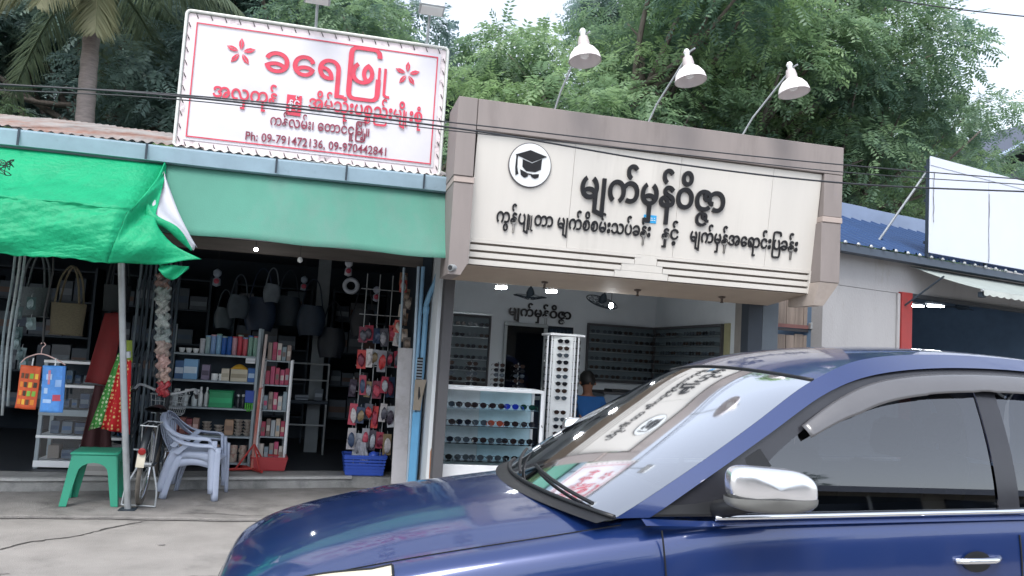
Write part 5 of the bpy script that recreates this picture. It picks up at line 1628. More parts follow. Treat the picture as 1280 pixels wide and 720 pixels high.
# top shelf: tumblers, cans and jars in a row
cyl_cols = ['#b9bcc2', '#8fa6a8', '#7e9cc4', '#7fa9c8', '#2f5fa8', '#2b5da5', '#b8909a', '#b5434f', '#c05a64', '#7da394', '#85a89b']
xs_ = np.linspace(-1.24, -.70, 11)
for k, x in enumerate(xs_):
    h = random.uniform(.17, .21) * (.8 if k == 0 else 1)
    def mk():
        q = MB(); q.lathe([(.022, 0), (.025, .004), (.026, h), (.028, h + .004), (.022, h + .004)], 12); return q.mesh('body', mat('jar ' + cyl_cols[k], cyl_cols[k], .35, var=.15, scale=40), 40)
    q2 = MB(); q2.lathe([(.029, h + .005), (.029, h + .018), (.02, h + .022)], 12)
    nm = ['grey', 'grey green', 'sky blue', 'light blue', 'deep blue', 'dark blue', 'pinkish', 'red', 'rose', 'pale green', 'sage green'][k]
    place_multi('tumbler', [mk(), q2.mesh('lid', mat('lid ' + cyl_cols[(k * 3) % 11], cyl_cols[(k * 3) % 11], .4), 40)], ['body', 'lid'], '%s tumbler standing on the top shelf of the goods rack' % nm, 'tumbler', 'tumblers on the top rack shelf', x, YG, SZ[0])
for k in range(3):
    place_multi('cup', [proto('cup', lambda: (lambda q: q.mesh('cup', m_white, 40))(MB().lathe([(.018, 0), (.03, .03), (.032, .05), (.029, .05), (.016, .006)], 12)))], ['bowl'], 'small white cup, %s from left on the top shelf of the goods rack' % ['first', 'second', 'third'][k], 'cup', 'white cups on the top rack shelf', -1.44 + k * .07, YG, SZ[0])
# second shelf: cartons, tin, mugs
carton('dark blue carton at the left of the second rack shelf', -1.44, YG, SZ[1], .09, .10, .19, '#3f5f88', '#b9c6d4')
carton('light blue carton on the second rack shelf', -1.33, YG, SZ[1], .14, .10, .21, '#7aa6cc', '#c7d6e2')
carton('purple grey tin on the second rack shelf', -1.18, YG, SZ[1], .08, .08, .16, '#7a6f86', '#4c4456', name='tin', cat='tin')
carton('yellow topped cream tub on the second rack shelf', -.84, YG, SZ[1], .17, .12, .13, '#b4ac98', '#8f8672', name='tub', cat='tub')
q = MB(); q.grid(lambda u, v: (-.93 + .17 * u, YG - .05 + .1 * v, SZ[1] + .135 + .05 * math.sin(math.pi * u) * math.sin(math.pi * v)), 8, 6); o = tag(q.build('cloth', mat('yellow cloth', '#b98f2a', .8), None, smooth=0), 'folded yellow cloth on the cream tub', 'cloth'); md = o.modifiers.new('t', 'SOLIDIFY'); md.thickness = .012
carton('cream jug shaped box beside the yellow topped tub', -.98, YG, SZ[1], .08, .08, .13, '#bfb7a6', '#a39c8a')
for k in range(2):
    place_multi('mug', [proto('mug', lambda: MB().lathe([(.03, 0), (.034, .01), (.034, .07), (.03, .07), (.028, .01)], 14).tube([(.033, 0, .055), (.056, 0, .05), (.056, 0, .025), (.033, 0, .018)], .005, 6).mesh('mug', m_white, 40))], ['bowl'], '%s white mug on the second rack shelf' % ['left', 'right'][k], 'mug', 'white mugs on the second shelf', -1.09 + .075 * k, YG, SZ[1], rz=30 * k)
carton('blue pack at the right end of the second rack shelf', -.715, YG, SZ[1], .075, .10, .15, '#2c5d9c', '#9fb7cf')
carton('white price card at the right end of the top shelf', -.73, RY0 - .02, SZ[0] - .075, .10, .006, .055, '#c9ccd0', '#b5b9bd', name='price_card', cat='card')
# third shelf: spray bottles, green basket, gloves
def spray():
    q = MB(); q.lathe([(.028, 0), (.03, .01), (.03, .09), (.012, .125), (.012, .14)], 12)
    k = MB(); k.box(-.012, .045, -.01, .01, .15, .175, .003); k.box(-.014, .014, -.012, .012, .139, .152); k.tube([(.03, 0, .15), (.036, 0, .125)], .004, 5)
    return q.mesh('bottle', mat('spray bottle', '#b7c0c2', .3), 40), k.mesh('trigger', m_white, None)
for k, x in enumerate((-1.46, -1.36, -1.27)):
    a, b_ = proto('spray', spray)
    place_multi('spray_bottle', [a, b_], ['bottle', 'trigger'], '%s white spray bottle on the third rack shelf' % ['leftmost', 'middle', 'rightmost'][k], 'spray bottle', 'spray bottles on the third shelf', x, YG, SZ[2], rz=random.uniform(-30, 30))
for k, x in enumerate((-1.21, -1.15)):
    a, b_ = bottle_mesh(.024, .20, .011, '#c3c8c8', '#e0e0e0', 'wb')
    place_multi('bottle', [a, b_], ['bottle', 'cap'], '%s slim white bottle left of the green box on the rack' % ['first', 'second'][k], 'bottle', 'slim bottles on the third shelf', x, YG, SZ[2])
gbx = carton('green plastic box in the middle of the third rack shelf', -1.0, YG, SZ[2], .235, .14, .165, '#1f8a5a', '#27a06a')
q = MB(); q.box(-1.125, -.875, YG - .08, YG + .08, SZ[2] + .166, SZ[2] + .178, .003); q.build('lid', mat('card #1f8a5a', '#1f8a5a', .5), gbx)
for k, x in enumerate((-.83, -.78)):
    a, b_ = bottle_mesh(.022, .14, .016, '#2c3038', '#d0d4d6', 'db')
    place_multi('bottle', [a, b_], ['bottle', 'cap'], '%s black bottle right of the green box on the rack' % ['first', 'second'][k], 'bottle', 'black bottles on the third shelf', x, YG, SZ[2])
gp = thing('glove_pack', 'pack of blue and green gloves hanging from the third shelf', 'gloves', (-.71, 8.92, .8))
for (z0_, z1_, col) in ((.83, .96, '#27479c'), (.73, .829, '#4ea23c')):
    q = MB()
    if z0_ > .8:
        q.box(-.755, -.665, 8.925, 8.937, z0_, z1_, .004)
    else:
        for f_ in range(4):
            q.tube([(-.742 + f_ * .022, 8.931, z1_), (-.742 + f_ * .022, 8.931, z0_ + .02 * abs(f_ - 1.5))], .009, 6)
    o = q.build('palm' if z0_ > .8 else 'fingers', mat('glove ' + col, col, .5), gp, smooth=40)
# fourth shelf: red packs, bowls in stacks
for k in range(5):
    carton('%s red printed pack on the fourth rack shelf' % ORD[k], -1.49 + k * .065, YG, SZ[3], .058, .09, .17 - .01 * (k % 2), ['#8a4a4a', '#7a3d42', '#946058', '#84444a', '#9a7a70'][k], '#c8aaa2', 'red packs on the fourth shelf')
def bowl():
    q = MB(); q.lathe([(.025, 0), (.03, .006), (.055, .035), (.058, .04), (.052, .038), (.025, .01)], 16); return q.mesh('bowl', mat('glazed bowl', '#b7aea4', .3, var=.35, scale=30, col2='#5a4640', stain=.1), 40)
bw = proto('bowl', bowl)
for c_, x in enumerate((-1.12, -1.0, -.80, -.71)):
    for k in range([4, 3, 5, 5][c_]):
        place_multi('bowl', [bw], ['bowl'], 'glazed bowl, %s from the bottom of the %s stack on the fourth rack shelf' % (ORD[k], ORD[c_]), 'bowl', 'stacked bowls on the fourth shelf', x + random.uniform(-.004, .004), YG, SZ[3] + k * .033, s=.85)
carton('tan carton between the bowl stacks on the fourth shelf', -.90, YG + .04, SZ[3], .09, .08, .16, '#a0836c', '#8a7060')
# lowest shelf: patterned mugs and bowls
def pmug(): return MB().lathe([(.03, 0), (.036, .01), (.038, .085), (.034, .085), (.03, .01)], 14).tube([(.037, 0, .07), (.06, 0, .06), (.06, 0, .03), (.036, 0, .02)], .005, 6).mesh('mug', mat('patterned mug', '#b8aca0', .35, var=.2, scale=25, col2='#8c3a34', stain=.16), 40)
pm_ = proto('pmug', pmug)
for r_ in range(2):
    for k in range(9):
        place_multi('patterned_mug', [pm_], ['bowl'], 'patterned mug, %s from left in the %s row on the lowest rack shelf' % (ORD[k], ['lower', 'upper'][r_]), 'mug', 'patterned mugs on the lowest shelf', -1.47 + k * .092, YG - .03, SZ[4] + r_ * .088, rz=random.uniform(0, 360))

# second, narrow rack in the same row, with bundles of packets
rk2 = thing('narrow_rack', 'narrow white framed rack of packets right of the goods rack', 'rack', (-.46, 9.2, .145))
for x in (-.60, -.31):
    for y in (9.02, 9.3):
        q = MB(); q.box(x - .012, x + .012, y - .012, y + .012, .145, 1.30, .002); q.build('upright', m_wf, rk2)
for z in (1.29, 1.03, .76, .48, .22):
    q = MB(); q.box(-.588, -.322, 9.0, 9.31, z - .015, z, .002); q.build('shelf', m_shelf, rk2)
pc = ['#8f7f77', '#a03a52', '#b04a6a', '#6d5d58', '#b9b2aa', '#9aa0a4', '#7c8c94', '#b0a08f']
for r_, z in enumerate((1.29, 1.03, .76, .48, .22)):
    for k in range(5):
        h = random.uniform(.14, .20)
        carton('%s packet from left on the %s shelf of the narrow rack' % (ORD[k], ORD[r_]), -.55 + k * .05, 9.07 + random.uniform(-.02, .02), z, .044, .06, h, pc[(r_ * 3 + k * 2 + (1 if r_ == 1 else 0)) % 8] if r_ != 1 else pc[1 + k % 2], pc[(k + r_) % 8], 'packets on the narrow rack', name='packet', cat='packet')
# red clothes stand with leaning pole
rs = thing('red_stand', 'red steel floor stand with a leaning pale pole', 'stand', (-.62, 8.8, .145))
m_rst = mat('red stand paint', '#a8322e', .45, var=.12)
q = MB(); q.tube([(-.615, 8.80, .17), (-.60, 8.82, 1.0), (-.585, 8.83, 1.0)], .016, 8); q.build('post', mat('worn red pole', '#b8685c', .5, col2='#b9a49c', stain=.2), rs, smooth=40)
q = MB(); q.tube([(-.60, 8.82, .96), (-.585, 8.83, 1.56)], .015, 8); q.build('upper_post', mat('pale pole', '#b7a9a4', .5), rs, smooth=40)
q = MB(); q.tube([(-.90, 8.70, .165), (-.34, 8.92, .165)], .014, 8); q.build('foot_bar', m_rst, rs, smooth=40)
q = MB(); q.tube([(-.74, 9.0, .165), (-.50, 8.62, .165)], .014, 8); q.build('foot_bar', m_rst, rs, smooth=40)
for dx, dy in ((-.15, -.06), (.15, .06), (.09, -.13)):
    q = MB(); q.tube([(-.61, 8.8, .42), (-.62 + dx, 8.8 + dy, .17)], .010, 6); q.build('brace', m_rst, rs, smooth=40)
def basket(lab, x, y, z, w_, d_, h_, col, yaw=0, name='plastic_basket'):
    t_ = thing(name, lab, 'basket', (x, y, z), R(yaw))
    M_ = T(x, y, z) @ RZ(yaw)
    m_ = mat('basket ' + col, col, .4, var=.06)
    q = MB(); q.box(-w_ * .42, w_ * .42, -d_ * .42, d_ * .42, 0, .008, M=M_); q.build('bottom', m_, t_)
    for k in range(4):
        q = MB()
        L_ = w_ if k % 2 == 0 else d_; D_ = d_ if k % 2 == 0 else w_
        for r_ in range(6):
            zz = .02 + (h_ - .05) * r_ / 5
            kk = .84 + .13 * zz / h_
            q.box(-L_ / 2 * kk, L_ / 2 * kk, -D_ / 2 * kk - .004, -D_ / 2 * kk + .004, zz - .011, zz + .011, M=M_ @ RZ(90 * k))
        q.box(-L_ / 2 * .86, L_ / 2 * .86, -D_ / 2 * .862, -D_ / 2 * .855, .01, h_ * .5, M=M_ @ RZ(90 * k))
        for s in np.linspace(-.46, .46, 9):
            q.add([(L_ * s * .84, -D_ / 2 * .84, 0), (L_ * s * .84 + .007, -D_ / 2 * .84, 0), (L_ * s * .97 + .007, -D_ / 2 * .97, h_), (L_ * s * .97, -D_ / 2 * .97, h_)], [(0, 1, 2, 3)], M_ @ RZ(90 * k))
        q.build('lattice_side', m_, t_)
        q = MB(); q.box(-L_ / 2, L_ / 2, -D_ / 2, -D_ / 2 + .018, h_ - .022, h_ + .001 * k, .003, M=M_ @ RZ(90 * k)); q.build('rim', m_, t_)
    return t_
basket('red plastic basket on the floor beside the red stand', -.46, 8.93, .147, .38, .26, .14, '#a8383c', 5)
basket('blue plastic basket below the hanging toys', .525, 8.80, .147, .46, .32, .21, '#2f55b8', 2)
q = MB(); q.grid(lambda u, v: (.47 + .09 * u + .02 * math.sin(5 * v), 8.76 + .03 * math.sin(6 * u) + .03 * v, .20 + .28 * v), 8, 10); o = tag(q.build('rolled_sheet', mat('pale patterned sheet', '#a9aab2', .6, var=.3, scale=30), None, smooth=0), 'pale patterned sheet standing in the blue basket', 'sheet'); md = o.modifiers.new('t', 'SOLIDIFY'); md.thickness = .008
q = MB(); q.lathe([(.01, 0), (.045, .02), (.05, .06), (.02, .09)], 12, M=T(.62, 8.75, .30)); tag(q.build('ball', mat('blue foil', '#3a5fc8', .25), None, smooth=60), 'shiny blue lump on top of the blue basket', 'toy')

# wire panel hung with blister packs and toys (right side of the shop mouth)
wp = thing('wire_display', 'tall wire display hung with toys beside the white board', 'display rack', (.6, 8.85, .145))
for x in (.42, .56, .70):
    q = MB(); q.tube([(x, 8.92, .15), (x, 8.92, 2.3)], .006, 6); q.build('upright', m_grey, wp)
for z in np.arange(.45, 2.3, .28):
    q = MB(); q.tube([(.36, 8.90, z), (.80, 8.90, z)], .005, 6); q.build('hook_bar', m_grey, wp)
toyc = ['#7a2f45', '#a83c50', '#9a9aa2', '#c9c4c4', '#5b5b66', '#b8475a', '#8c7a5a', '#4a4350', '#b0b4ba', '#c03a3a', '#384a66']
random.seed(77)
def blister(x, y, z, w_, h_, col, col2, lab, grp):
    t_ = thing('blister_pack', lab, 'toy pack', (x, y, z), group=grp)
    q = MB(); q.box(x - w_ / 2, x + w_ / 2, y, y + .004, z - h_, z, 0, M=T(x, y, z) @ RZ(random.uniform(-25, 25)) @ RY(random.uniform(-7, 7)) @ T(-x, -y, -z)); q.build('card', mat('toy card ' + col, col, .5, var=.15, scale=30), t_)
    ph = random.uniform(0, 6)
    q = MB(); q.grid(lambda u, v: (x + w_ * .36 * math.cos(2 * math.pi * u) * math.sin(math.pi * v) * (1 + .25 * math.sin(6 * math.pi * u + ph)), y - .006 - .03 * abs(math.sin(math.pi * v)), z - h_ * .55 + h_ * .33 * math.cos(math.pi * v) + .01 * math.sin(8 * u + ph)), 12, 8); q.build('toy', mat('toy ' + col2, col2, .35, var=.25, scale=40), t_, smooth=0)
    q = MB(); q.tube([(x, y + .002, z), (x, y, z + .02), (x, y + .02, z + .03)], .003, 4); q.build('hook', m_grey, t_)
n_ = 0
for r_, z in enumerate((1.73, 1.44, 1.16, .88, .60)):
    for k in range(6):
        x = .37 + k * .078 + (.04 if r_ < 2 else 0) + random.uniform(-.015, .015)
        blister(x, 8.86 + random.uniform(-.06, .02), z + random.uniform(-.04, .04), random.uniform(.07, .10), random.uniform(.16, .24), toyc[(n_ * 5 + r_) % 11], toyc[(n_ * 3 + 4) % 11], 'toy pack, %s from left in %s row of the wire display' % (ORD[k], ORD[r_]), 'toy packs on the wire display')
        n_ += 1
for k in range(9):
    z = 2.30 - k * .085
    blister(.80 + random.uniform(-.05, .06), 8.45 + random.uniform(-.05, .05), z, .08, .13, ['#8c6a52', '#a8443c', '#b09a84', '#6d655f', '#b5aca0'][k % 5], ['#b5aca0', '#c0b4a8', '#8a7a6c'][k % 3], 'hanging packet, %s from the top of the strand by the pipes' % ORD[k], 'packets on the strand by the pipes')
q = MB(); q.tube([(.80, 8.46, 2.36), (.81, 8.46, 1.5)], .003, 4); tag(q.build('cord', m_black), 'cord carrying the strand of packets by the pipes', 'cord')
# leaning white board, beige plate
q = MB(); q.box(-.075, .075, 0, .03, 0, 1.36, .004, M=T(.845, 8.16, .15) @ RX(-3.5) @ RY(-.8)); tag(q.build('board', mat('whitewashed board', '#b4b2b4', .8, var=.1, scale=4, col2='#9a9694', stain=.06)), 'tall whitewashed board leaning at the shop corner', 'board')
q = MB(); q.box(.928, .945, 8.13, 8.17, .15, 1.75, .003); tag(q.build('strip', m_white), 'narrow white strip along the edge of the leaning board', 'strip')
q = MB(); q.prism([(.915, 1.20), (1.03, 1.205), (1.0, 1.03), (.99, .90), (.915, .90)], 7.98, 7.995); pl = tag(q.build('plate', mat('beige plywood', '#8f8577', .7, var=.12)), 'beige plywood plate hung on the blue pipe', 'plate')
q = MB(); q.prism([(.955, 1.13), (.965, 1.13), (.98, 1.04), (.962, 1.0), (.955, 1.04)], 7.974, 7.9795); q.build('painted_mark', m_black, pl)
q = MB(); q.box(.93, .985, 8.02, 8.035, 1.17, 1.42); lv = tag(q.build('louvre', m_black), 'ribbed dark strip on the blue pipe above the plate', 'louvre')
for k in range(8):
    q = MB(); q.box(.928, .987, 8.012, 8.0195, 1.18 + k * .03, 1.192 + k * .03); q.build('slat', mat('grey slat', '#8c99a4', .5), lv)
q = MB(); q.box(.915, .99, 7.97, 8.0, .16, .88, .004); tag(q.build('panel', mat('sky blue panel', '#5f9cc4', .4, var=.1, scale=4)), 'sky blue sheet panel standing below the beige plate', 'panel')
q = MB(); q.tube([(1.05, 7.66, 1.05), (1.075, 7.62, .45), (1.08, 7.6, .16)], .009, 6); tag(q.build('stick', mat('brown stick', '#8a5a34', .7), None, smooth=40), 'brown stick leaning between the blue sheet and the showcase', 'stick')

# dark desk and clutter deep in the shop
dk = thing('desk', 'dark desk with chrome frame deep in the goods shop', 'desk', (-.12, 10.5, .145))
q = MB(); q.box(-.40, .12, 10.2, 10.6, .76, .80, .004); q.build('top', m_darkmetal, dk)
for (x, y) in ((-.38, 10.22), (.10, 10.22), (-.38, 10.58), (.10, 10.58)):
    q = MB(); q.tube([(x, y, .146), (x, y, 1.25)], .012, 8); q.build('leg', m_grey, dk)
for z in (1.25, 1.05, .5):
    q = MB(); q.tube([(-.38, 10.22, z), (.10, 10.22, z)], .011, 8); q.build('rail', m_grey, dk)
carton('pale box on the dark desk deep in the shop', -.2, 10.3, .80, .16, .1, .06, '#7d8794', '#4a5560')
carton('grey tin on the dark desk deep in the shop', .0, 10.35, .80, .1, .1, .14, '#59646e', '#8a95a0')
# round wall clock and hanging odds and ends under the ceiling
def hang(lab, kind, x, y, z, col, s=1.0):
    t_ = thing('hanging_' + kind, lab, kind, (x, y, z))
    m_ = mat('hung ' + col, col, .55, var=.2, scale=12)
    if kind == 'bag':
        q = MB(); q.grid(lambda u, v: (x + s * .14 * math.cos(2 * math.pi * u) * (.75 + .25 * math.sin(math.pi * v)), y + s * .06 * math.sin(2 * math.pi * u), z - s * .30 * v + .008 * math.sin(12 * u + 5 * v)), 18, 8); q.build('pouch', m_, t_, smooth=0)
        q = MB(); q.tube(catmull([(x - .1 * s, y, z), (x - .06 * s, y, z + .2 * s), (x, y, z + .27 * s), (x + .06 * s, y, z + .2 * s), (x + .1 * s, y, z)], 5), .008, 5); q.build('handle', m_, t_)
    elif kind == 'ring':
        q = MB(); q.tube([(x + .085 * s * math.cos(2 * math.pi * k / 24), y, z + .085 * s * math.sin(2 * math.pi * k / 24)) for k in range(24)], .03 * s, 10, closed=True); q.build('coil', m_, t_, smooth=0)
        q = MB(); q.tube([(x, y, z + .1 * s), (x, y, z + .3)], .003, 4); q.build('cord', m_black, t_)
    elif kind == 'figure':
        q = MB(); q.lathe([(.004, -.12), (.05, -.10), (.045, -.02), (.02, .0), (.05, .03), (.05, .08), (.01, .11)], 14, M=T(x, y, z) @ SC(s, s * .6, s)); q.build('body', m_, t_, smooth=60)
        q = MB(); q.lathe([(.005, -.02), (.03, -.01), (.03, .01), (.005, .02)], 10, M=T(x, y - .03 * s, z - .05 * s) @ RX(90)); q.build('patch', mat('hung #a83c50', '#a83c50', .5), t_, smooth=60)
        q = MB(); q.tube([(x, y, z + .1 * s), (x, y, z + .3)], .003, 4); q.build('cord', m_black, t_)
    return t_
hang('white inflatable toy with red patch hanging under the ceiling', 'figure', .22, 9.4, 2.40, '#b9bcc4', .9)
hang('white ring toy hanging below the inflatable toy', 'ring', .26, 9.3, 2.18, '#a4abb4', .85)
hang('small pale figure toy hanging at the right under the ceiling', 'figure', .56, 9.4, 2.12, '#8f95a4', .8)
hang('small pale figure toy hanging left of the pillar', 'figure', -.28, 10.0, 2.22, '#7c8a98', .8)
hang('pale soft toy hanging at the left of the ceiling', 'figure', -1.23, 9.6, 2.18, '#7f8c98', .9)
for k, (x, y, z, col, sc2) in enumerate(((-.75, 9.9, 2.0, '#1f3048', 1.3), (-.45, 10.1, 2.05, '#22303c', 1.2), (-.98, 9.7, 2.0, '#3a4650', .9), (-.16, 9.9, 1.95, '#1a2a3c', 1.2), (.45, 9.9, 1.95, '#23262e', 1.1), (-.62, 9.6, 2.15, '#59636b', .7), (.10, 10.0, 1.7, '#151d28', 1.2), (-1.15, 9.9, 1.85, '#414d54', .8))):
    hang('%s of the dark bags hanging in the depth of the shop' % ORD[k], 'bag', x, y, z, col, sc2)
hb = thing('hanging_bulb', 'small unlit bulb hanging below the faded green awning', 'lamp', (-.28, 8.0, 2.31))
q = MB(); q.lathe([(.006, -.035), (.024, -.02), (.024, 0), (.014, .02)], 12, M=T(-.28, 8.0, 2.30)); q.build('bulb', m_white, hb, smooth=60)
q = MB(); q.tube([(-.28, 8.0, 2.32), (-.28, 8.0, 2.66)], .003, 4); q.build('cord', m_black, hb)
lb_ = thing('spot_lamp', 'small lit white lamp under the awning edge', 'lamp', (-.55, 7.9, 2.35))
q = MB(); q.lathe([(.004, -.016), (.016, -.008), (.016, .008), (.004, .016)], 12, M=T(-.68, 7.8, 2.335)); q.build('lens', m_led, lb_, smooth=60)
q = MB(); q.tube([(-.68, 7.8, 2.35), (-.68, 7.8, 2.62)], .004, 5); q.build('stem', m_black, lb_)

# strand of packaged goods by the gate (left)
random.seed(12)
sc3 = ['#7a5f58', '#8f9a98', '#a7aba8', '#9fa6a4', '#8d9898', '#a39088', '#b08f88', '#b09488', '#a3343c']
for k in range(9):
    z = 2.06 - k * .125
    x = -1.50 + .012 * k
    w_ = random.uniform(.10, .14)
    t_ = thing('plastic_bag', 'plastic wrapped pack, %s from the top of the strand behind the bicycle' % ORD[k], 'bag', (x, 8.0, z), group='packs on the strand behind the bicycle')
    ph = random.uniform(0, 6)
    q = MB(); q.grid(lambda u, v: (x - w_ / 2 + w_ * u + .012 * math.sin(11 * v + ph), 8.0 - .03 * math.sin(math.pi * u) * math.sin(math.pi * v) + .014 * math.sin(14 * u + 9 * v + ph), z - .14 * v + .008 * math.sin(9 * u + ph)), 10, 10); o = q.build('wrap', mat('wrap ' + sc3[k], sc3[k], .22, var=.45, scale=22, col2='#3a4144', stain=.14), t_, smooth=0); md = o.modifiers.new('t', 'SOLIDIFY'); md.thickness = .006
    q = MB(); q.tube([(x, 8.0, z - .005), (x + .012, 8.0, z + .02)], .004, 4); q.build('tie', m_white, t_)
q = MB(); q.tube([(-1.51, 8.02, 2.34), (-1.40, 8.02, .95)], .003, 4); tag(q.build('cord', m_black), 'cord carrying the strand behind the bicycle', 'cord')

# wire hanger with two printed bags
hg = thing('clothes_hanger', 'white wire hanger holding the two printed bags', 'hanger', (-2.24, 7.3, 1.32))
q = MB(); q.tube(catmull([(-2.38, 7.3, 1.19), (-2.34, 7.3, 1.235), (-2.24, 7.3, 1.27), (-2.13, 7.3, 1.235), (-2.05, 7.3, 1.19)], 5), .005, 6); q.tube(catmull([(-2.24, 7.3, 1.27), (-2.235, 7.3, 1.32), (-2.215, 7.3, 1.345), (-2.235, 7.3, 1.365), (-2.25, 7.3, 1.35)], 5), .004, 6); q.build('wire', mat('pinkish wire', '#c9aaa4', .4), hg)
q = MB(); q.tube([(-2.235, 7.3, 1.36), (-2.25, 7.3, 1.6), (-2.22, 7.3, 1.95), (-2.25, 7.3, 2.35)], .008, 6); q.build('chain', m_black, hg)
def printed_bag(lab, x0, x1, z0, z1, base, marks, tilt):
    t_ = thing('printed_bag', lab, 'bag', ((x0 + x1) / 2, 7.28, z0))
    xm, zm = (x0 + x1) / 2, z1
    M_ = T(xm, 7.28, zm) @ RY(tilt) @ T(-xm, 0, -zm)
    q = MB(); q.grid(lambda u, v: (x0 + (x1 - x0) * u, .012 * math.sin(7 * u + 3 * v) + (0 if True else 0), z0 + (z1 - z0) * v), 14, 14, M=M_); o = q.build('bag', mat('bag ' + base, base, .5, var=.15, scale=25), t_, smooth=0); md = o.modifiers.new('t', 'SOLIDIFY'); md.thickness = .012; md.offset = 1
    for (a, b_, c2, d_, col) in marks:
        f0 = lambda u, v: (x0 + (x1 - x0) * (a + (b_ - a) * u), .012 * math.sin(7 * (a + (b_ - a) * u) + 3 * (c2 + (d_ - c2) * v)) - .0165, z0 + (z1 - z0) * (c2 + (d_ - c2) * v))
        q = MB(); q.grid(f0, 4, 4, M=M_); o = q.build('print_patch', mat('print ' + col, col, .5), t_)
        md = o.modifiers.new('t', 'SOLIDIFY'); md.thickness = .001
    q = MB(); q.tube([(xm, -.0, z1 - .005), (xm, 0, z1 + .03), (xm - .005, .02, z1 + .06)], .005, 5, M=M_); q.build('loop', m_white, t_)
random.seed(2)
mk_ = [(.08 + .22 * i, .24 + .22 * i, .10 + .2 * j, .22 + .2 * j, random.choice(['#d8862a', '#e0b23c', '#5b3a22', '#c9a23a', '#7ab040', '#3a3020'])) for i in range(4) for j in range(4)]
printed_bag('orange and yellow printed bag on the wire hanger', -2.365, -2.215, .82, 1.17, '#c8542a', mk_, 3)
printed_bag('light blue printed bag with red motifs on the wire hanger', -2.205, -2.035, .80, 1.18, '#4f8fd6', [(.2, .45, .70, .82, '#a8c4e0'), (.28, .38, .60, .90, '#c07a8a'), (.55, .9, .25, .38, '#b8485a'), (.1, .5, .2, .28, '#9fc0e6'), (.6, .85, .55, .7, '#8fb4e2'), (.12, .3, .4, .52, '#a9c8ea'), (.86, .97, .02, .98, '#3f78c0')], -1)
# hanging cloths and baskets behind them
def cloth_hang(lab, top, bot, col, col2=None, waves=5, name='hanging_cloth', y=7.85):
    q = MB()
    def fn(u, v):
        a = np.array(top[0]) * (1 - u) + np.array(top[1]) * u
        b_ = np.array(bot[0]) * (1 - u) + np.array(bot[1]) * u
        p = a * (1 - v) + b_ * v
        return (p[0], y + .025 * math.sin(waves * 2 * math.pi * u) * (.3 + .7 * v), p[1])
    q.grid(fn, 28, 12)
    o = tag(q.build(name, mat('cloth ' + col, col, .8, var=.12, scale=10) if col2 is None else dotted(col, col2), None, smooth=0), lab, 'cloth'); md = o.modifiers.new('t', 'SOLIDIFY'); md.thickness = .004
    return o
def dotted(col, col2):
    nm = 'dots ' + col
    if nm in MATS: return MATS[nm]
    m = bpy.data.materials.new(nm); m.use_nodes = True
    N, L = m.node_tree.nodes, m.node_tree.links
    tc = N.new('ShaderNodeTexCoord'); vo = N.new('ShaderNodeTexVoronoi'); vo.inputs['Scale'].default_value = 26; vo.inputs['Randomness'].default_value = .35
    L.new(tc.outputs['Object'], vo.inputs['Vector'])
    mr = N.new('ShaderNodeMapRange'); mr.inputs[1].default_value = .30; mr.inputs[2].default_value = .36
    L.new(vo.outputs['Distance'], mr.inputs[0])
    mx = N.new('ShaderNodeMix'); mx.data_type = 'RGBA'; mx.inputs['A'].default_value = c(col2); mx.inputs['B'].default_value = c(col)
    L.new(mr.outputs[0], mx.inputs['Factor']); L.new(mx.outputs['Result'], N['Principled BSDF'].inputs['Base Color'])
    N['Principled BSDF'].inputs['Roughness'].default_value = .8
    MATS[nm] = m
    return m
cloth_hang('red cloth with cream dots hanging behind the leaning post', ((-1.76, 1.26), (-1.67, 1.24)), ((-1.86, .62), (-1.62, .58)), '#b8141c', '#d8b878', 2)
cloth_hang('green dotted cloth hanging beside the red dotted cloth', ((-1.79, 1.30), (-1.74, 1.28)), ((-1.97, .60), (-1.86, .64)), '#3f8a3c', '#c8d8b0', 1, y=7.88)
cloth_hang('green and yellow cloth end above the red dotted cloth', ((-1.78, 1.42), (-1.69, 1.42)), ((-1.79, 1.24), (-1.67, 1.22)), '#7a8a34', None, 1, y=7.90)
cloth_hang('long dark red mat hanging in front of the glass cabinet', ((-2.04, 1.66), (-1.86, 1.68)), ((-2.15, 1.0), (-1.93, .98)), '#6d1a1c', None, 1, y=8.3)
cloth_hang('dark maroon cloth under the red mat', ((-2.05, .98), (-1.93, .98)), ((-2.12, .40), (-1.84, .34)), '#3a171b', None, 2, y=8.25)
for k, (x, z0_, z1_, col) in enumerate(((-2.62, 1.95, .72, '#9aa3a6'), (-2.585, 1.95, .80, '#8b979c'), (-2.66, 1.9, .95, '#7d8a90'))):
    q = MB(); q.tube(catmull([(x, 7.7, z0_ + .5), (x + .01, 7.7, z0_), (x - .01, 7.7, (z0_ + z1_) / 2), (x + .01, 7.7, z1_)], 4), .012, 6); tag(q.build('rope_bundle', mat('rope ' + col, col, .8, var=.2, scale=40), None, smooth=0), '%s pale rope bundle hanging at the far left' % ['longest', 'second', 'shortest'][k], 'rope')
for k in range(7):
    random.seed(k)
    blister(-2.60 + random.uniform(-.06, .07), 7.9, 1.75 - k * .09, .07, .11, ['#3f5a5c', '#54686c', '#6d7f82'][k % 3], ['#7f9296', '#54686c'][k % 2], 'small hung packet, %s from the top at the far left' % ORD[k], 'packets hung at the far left')
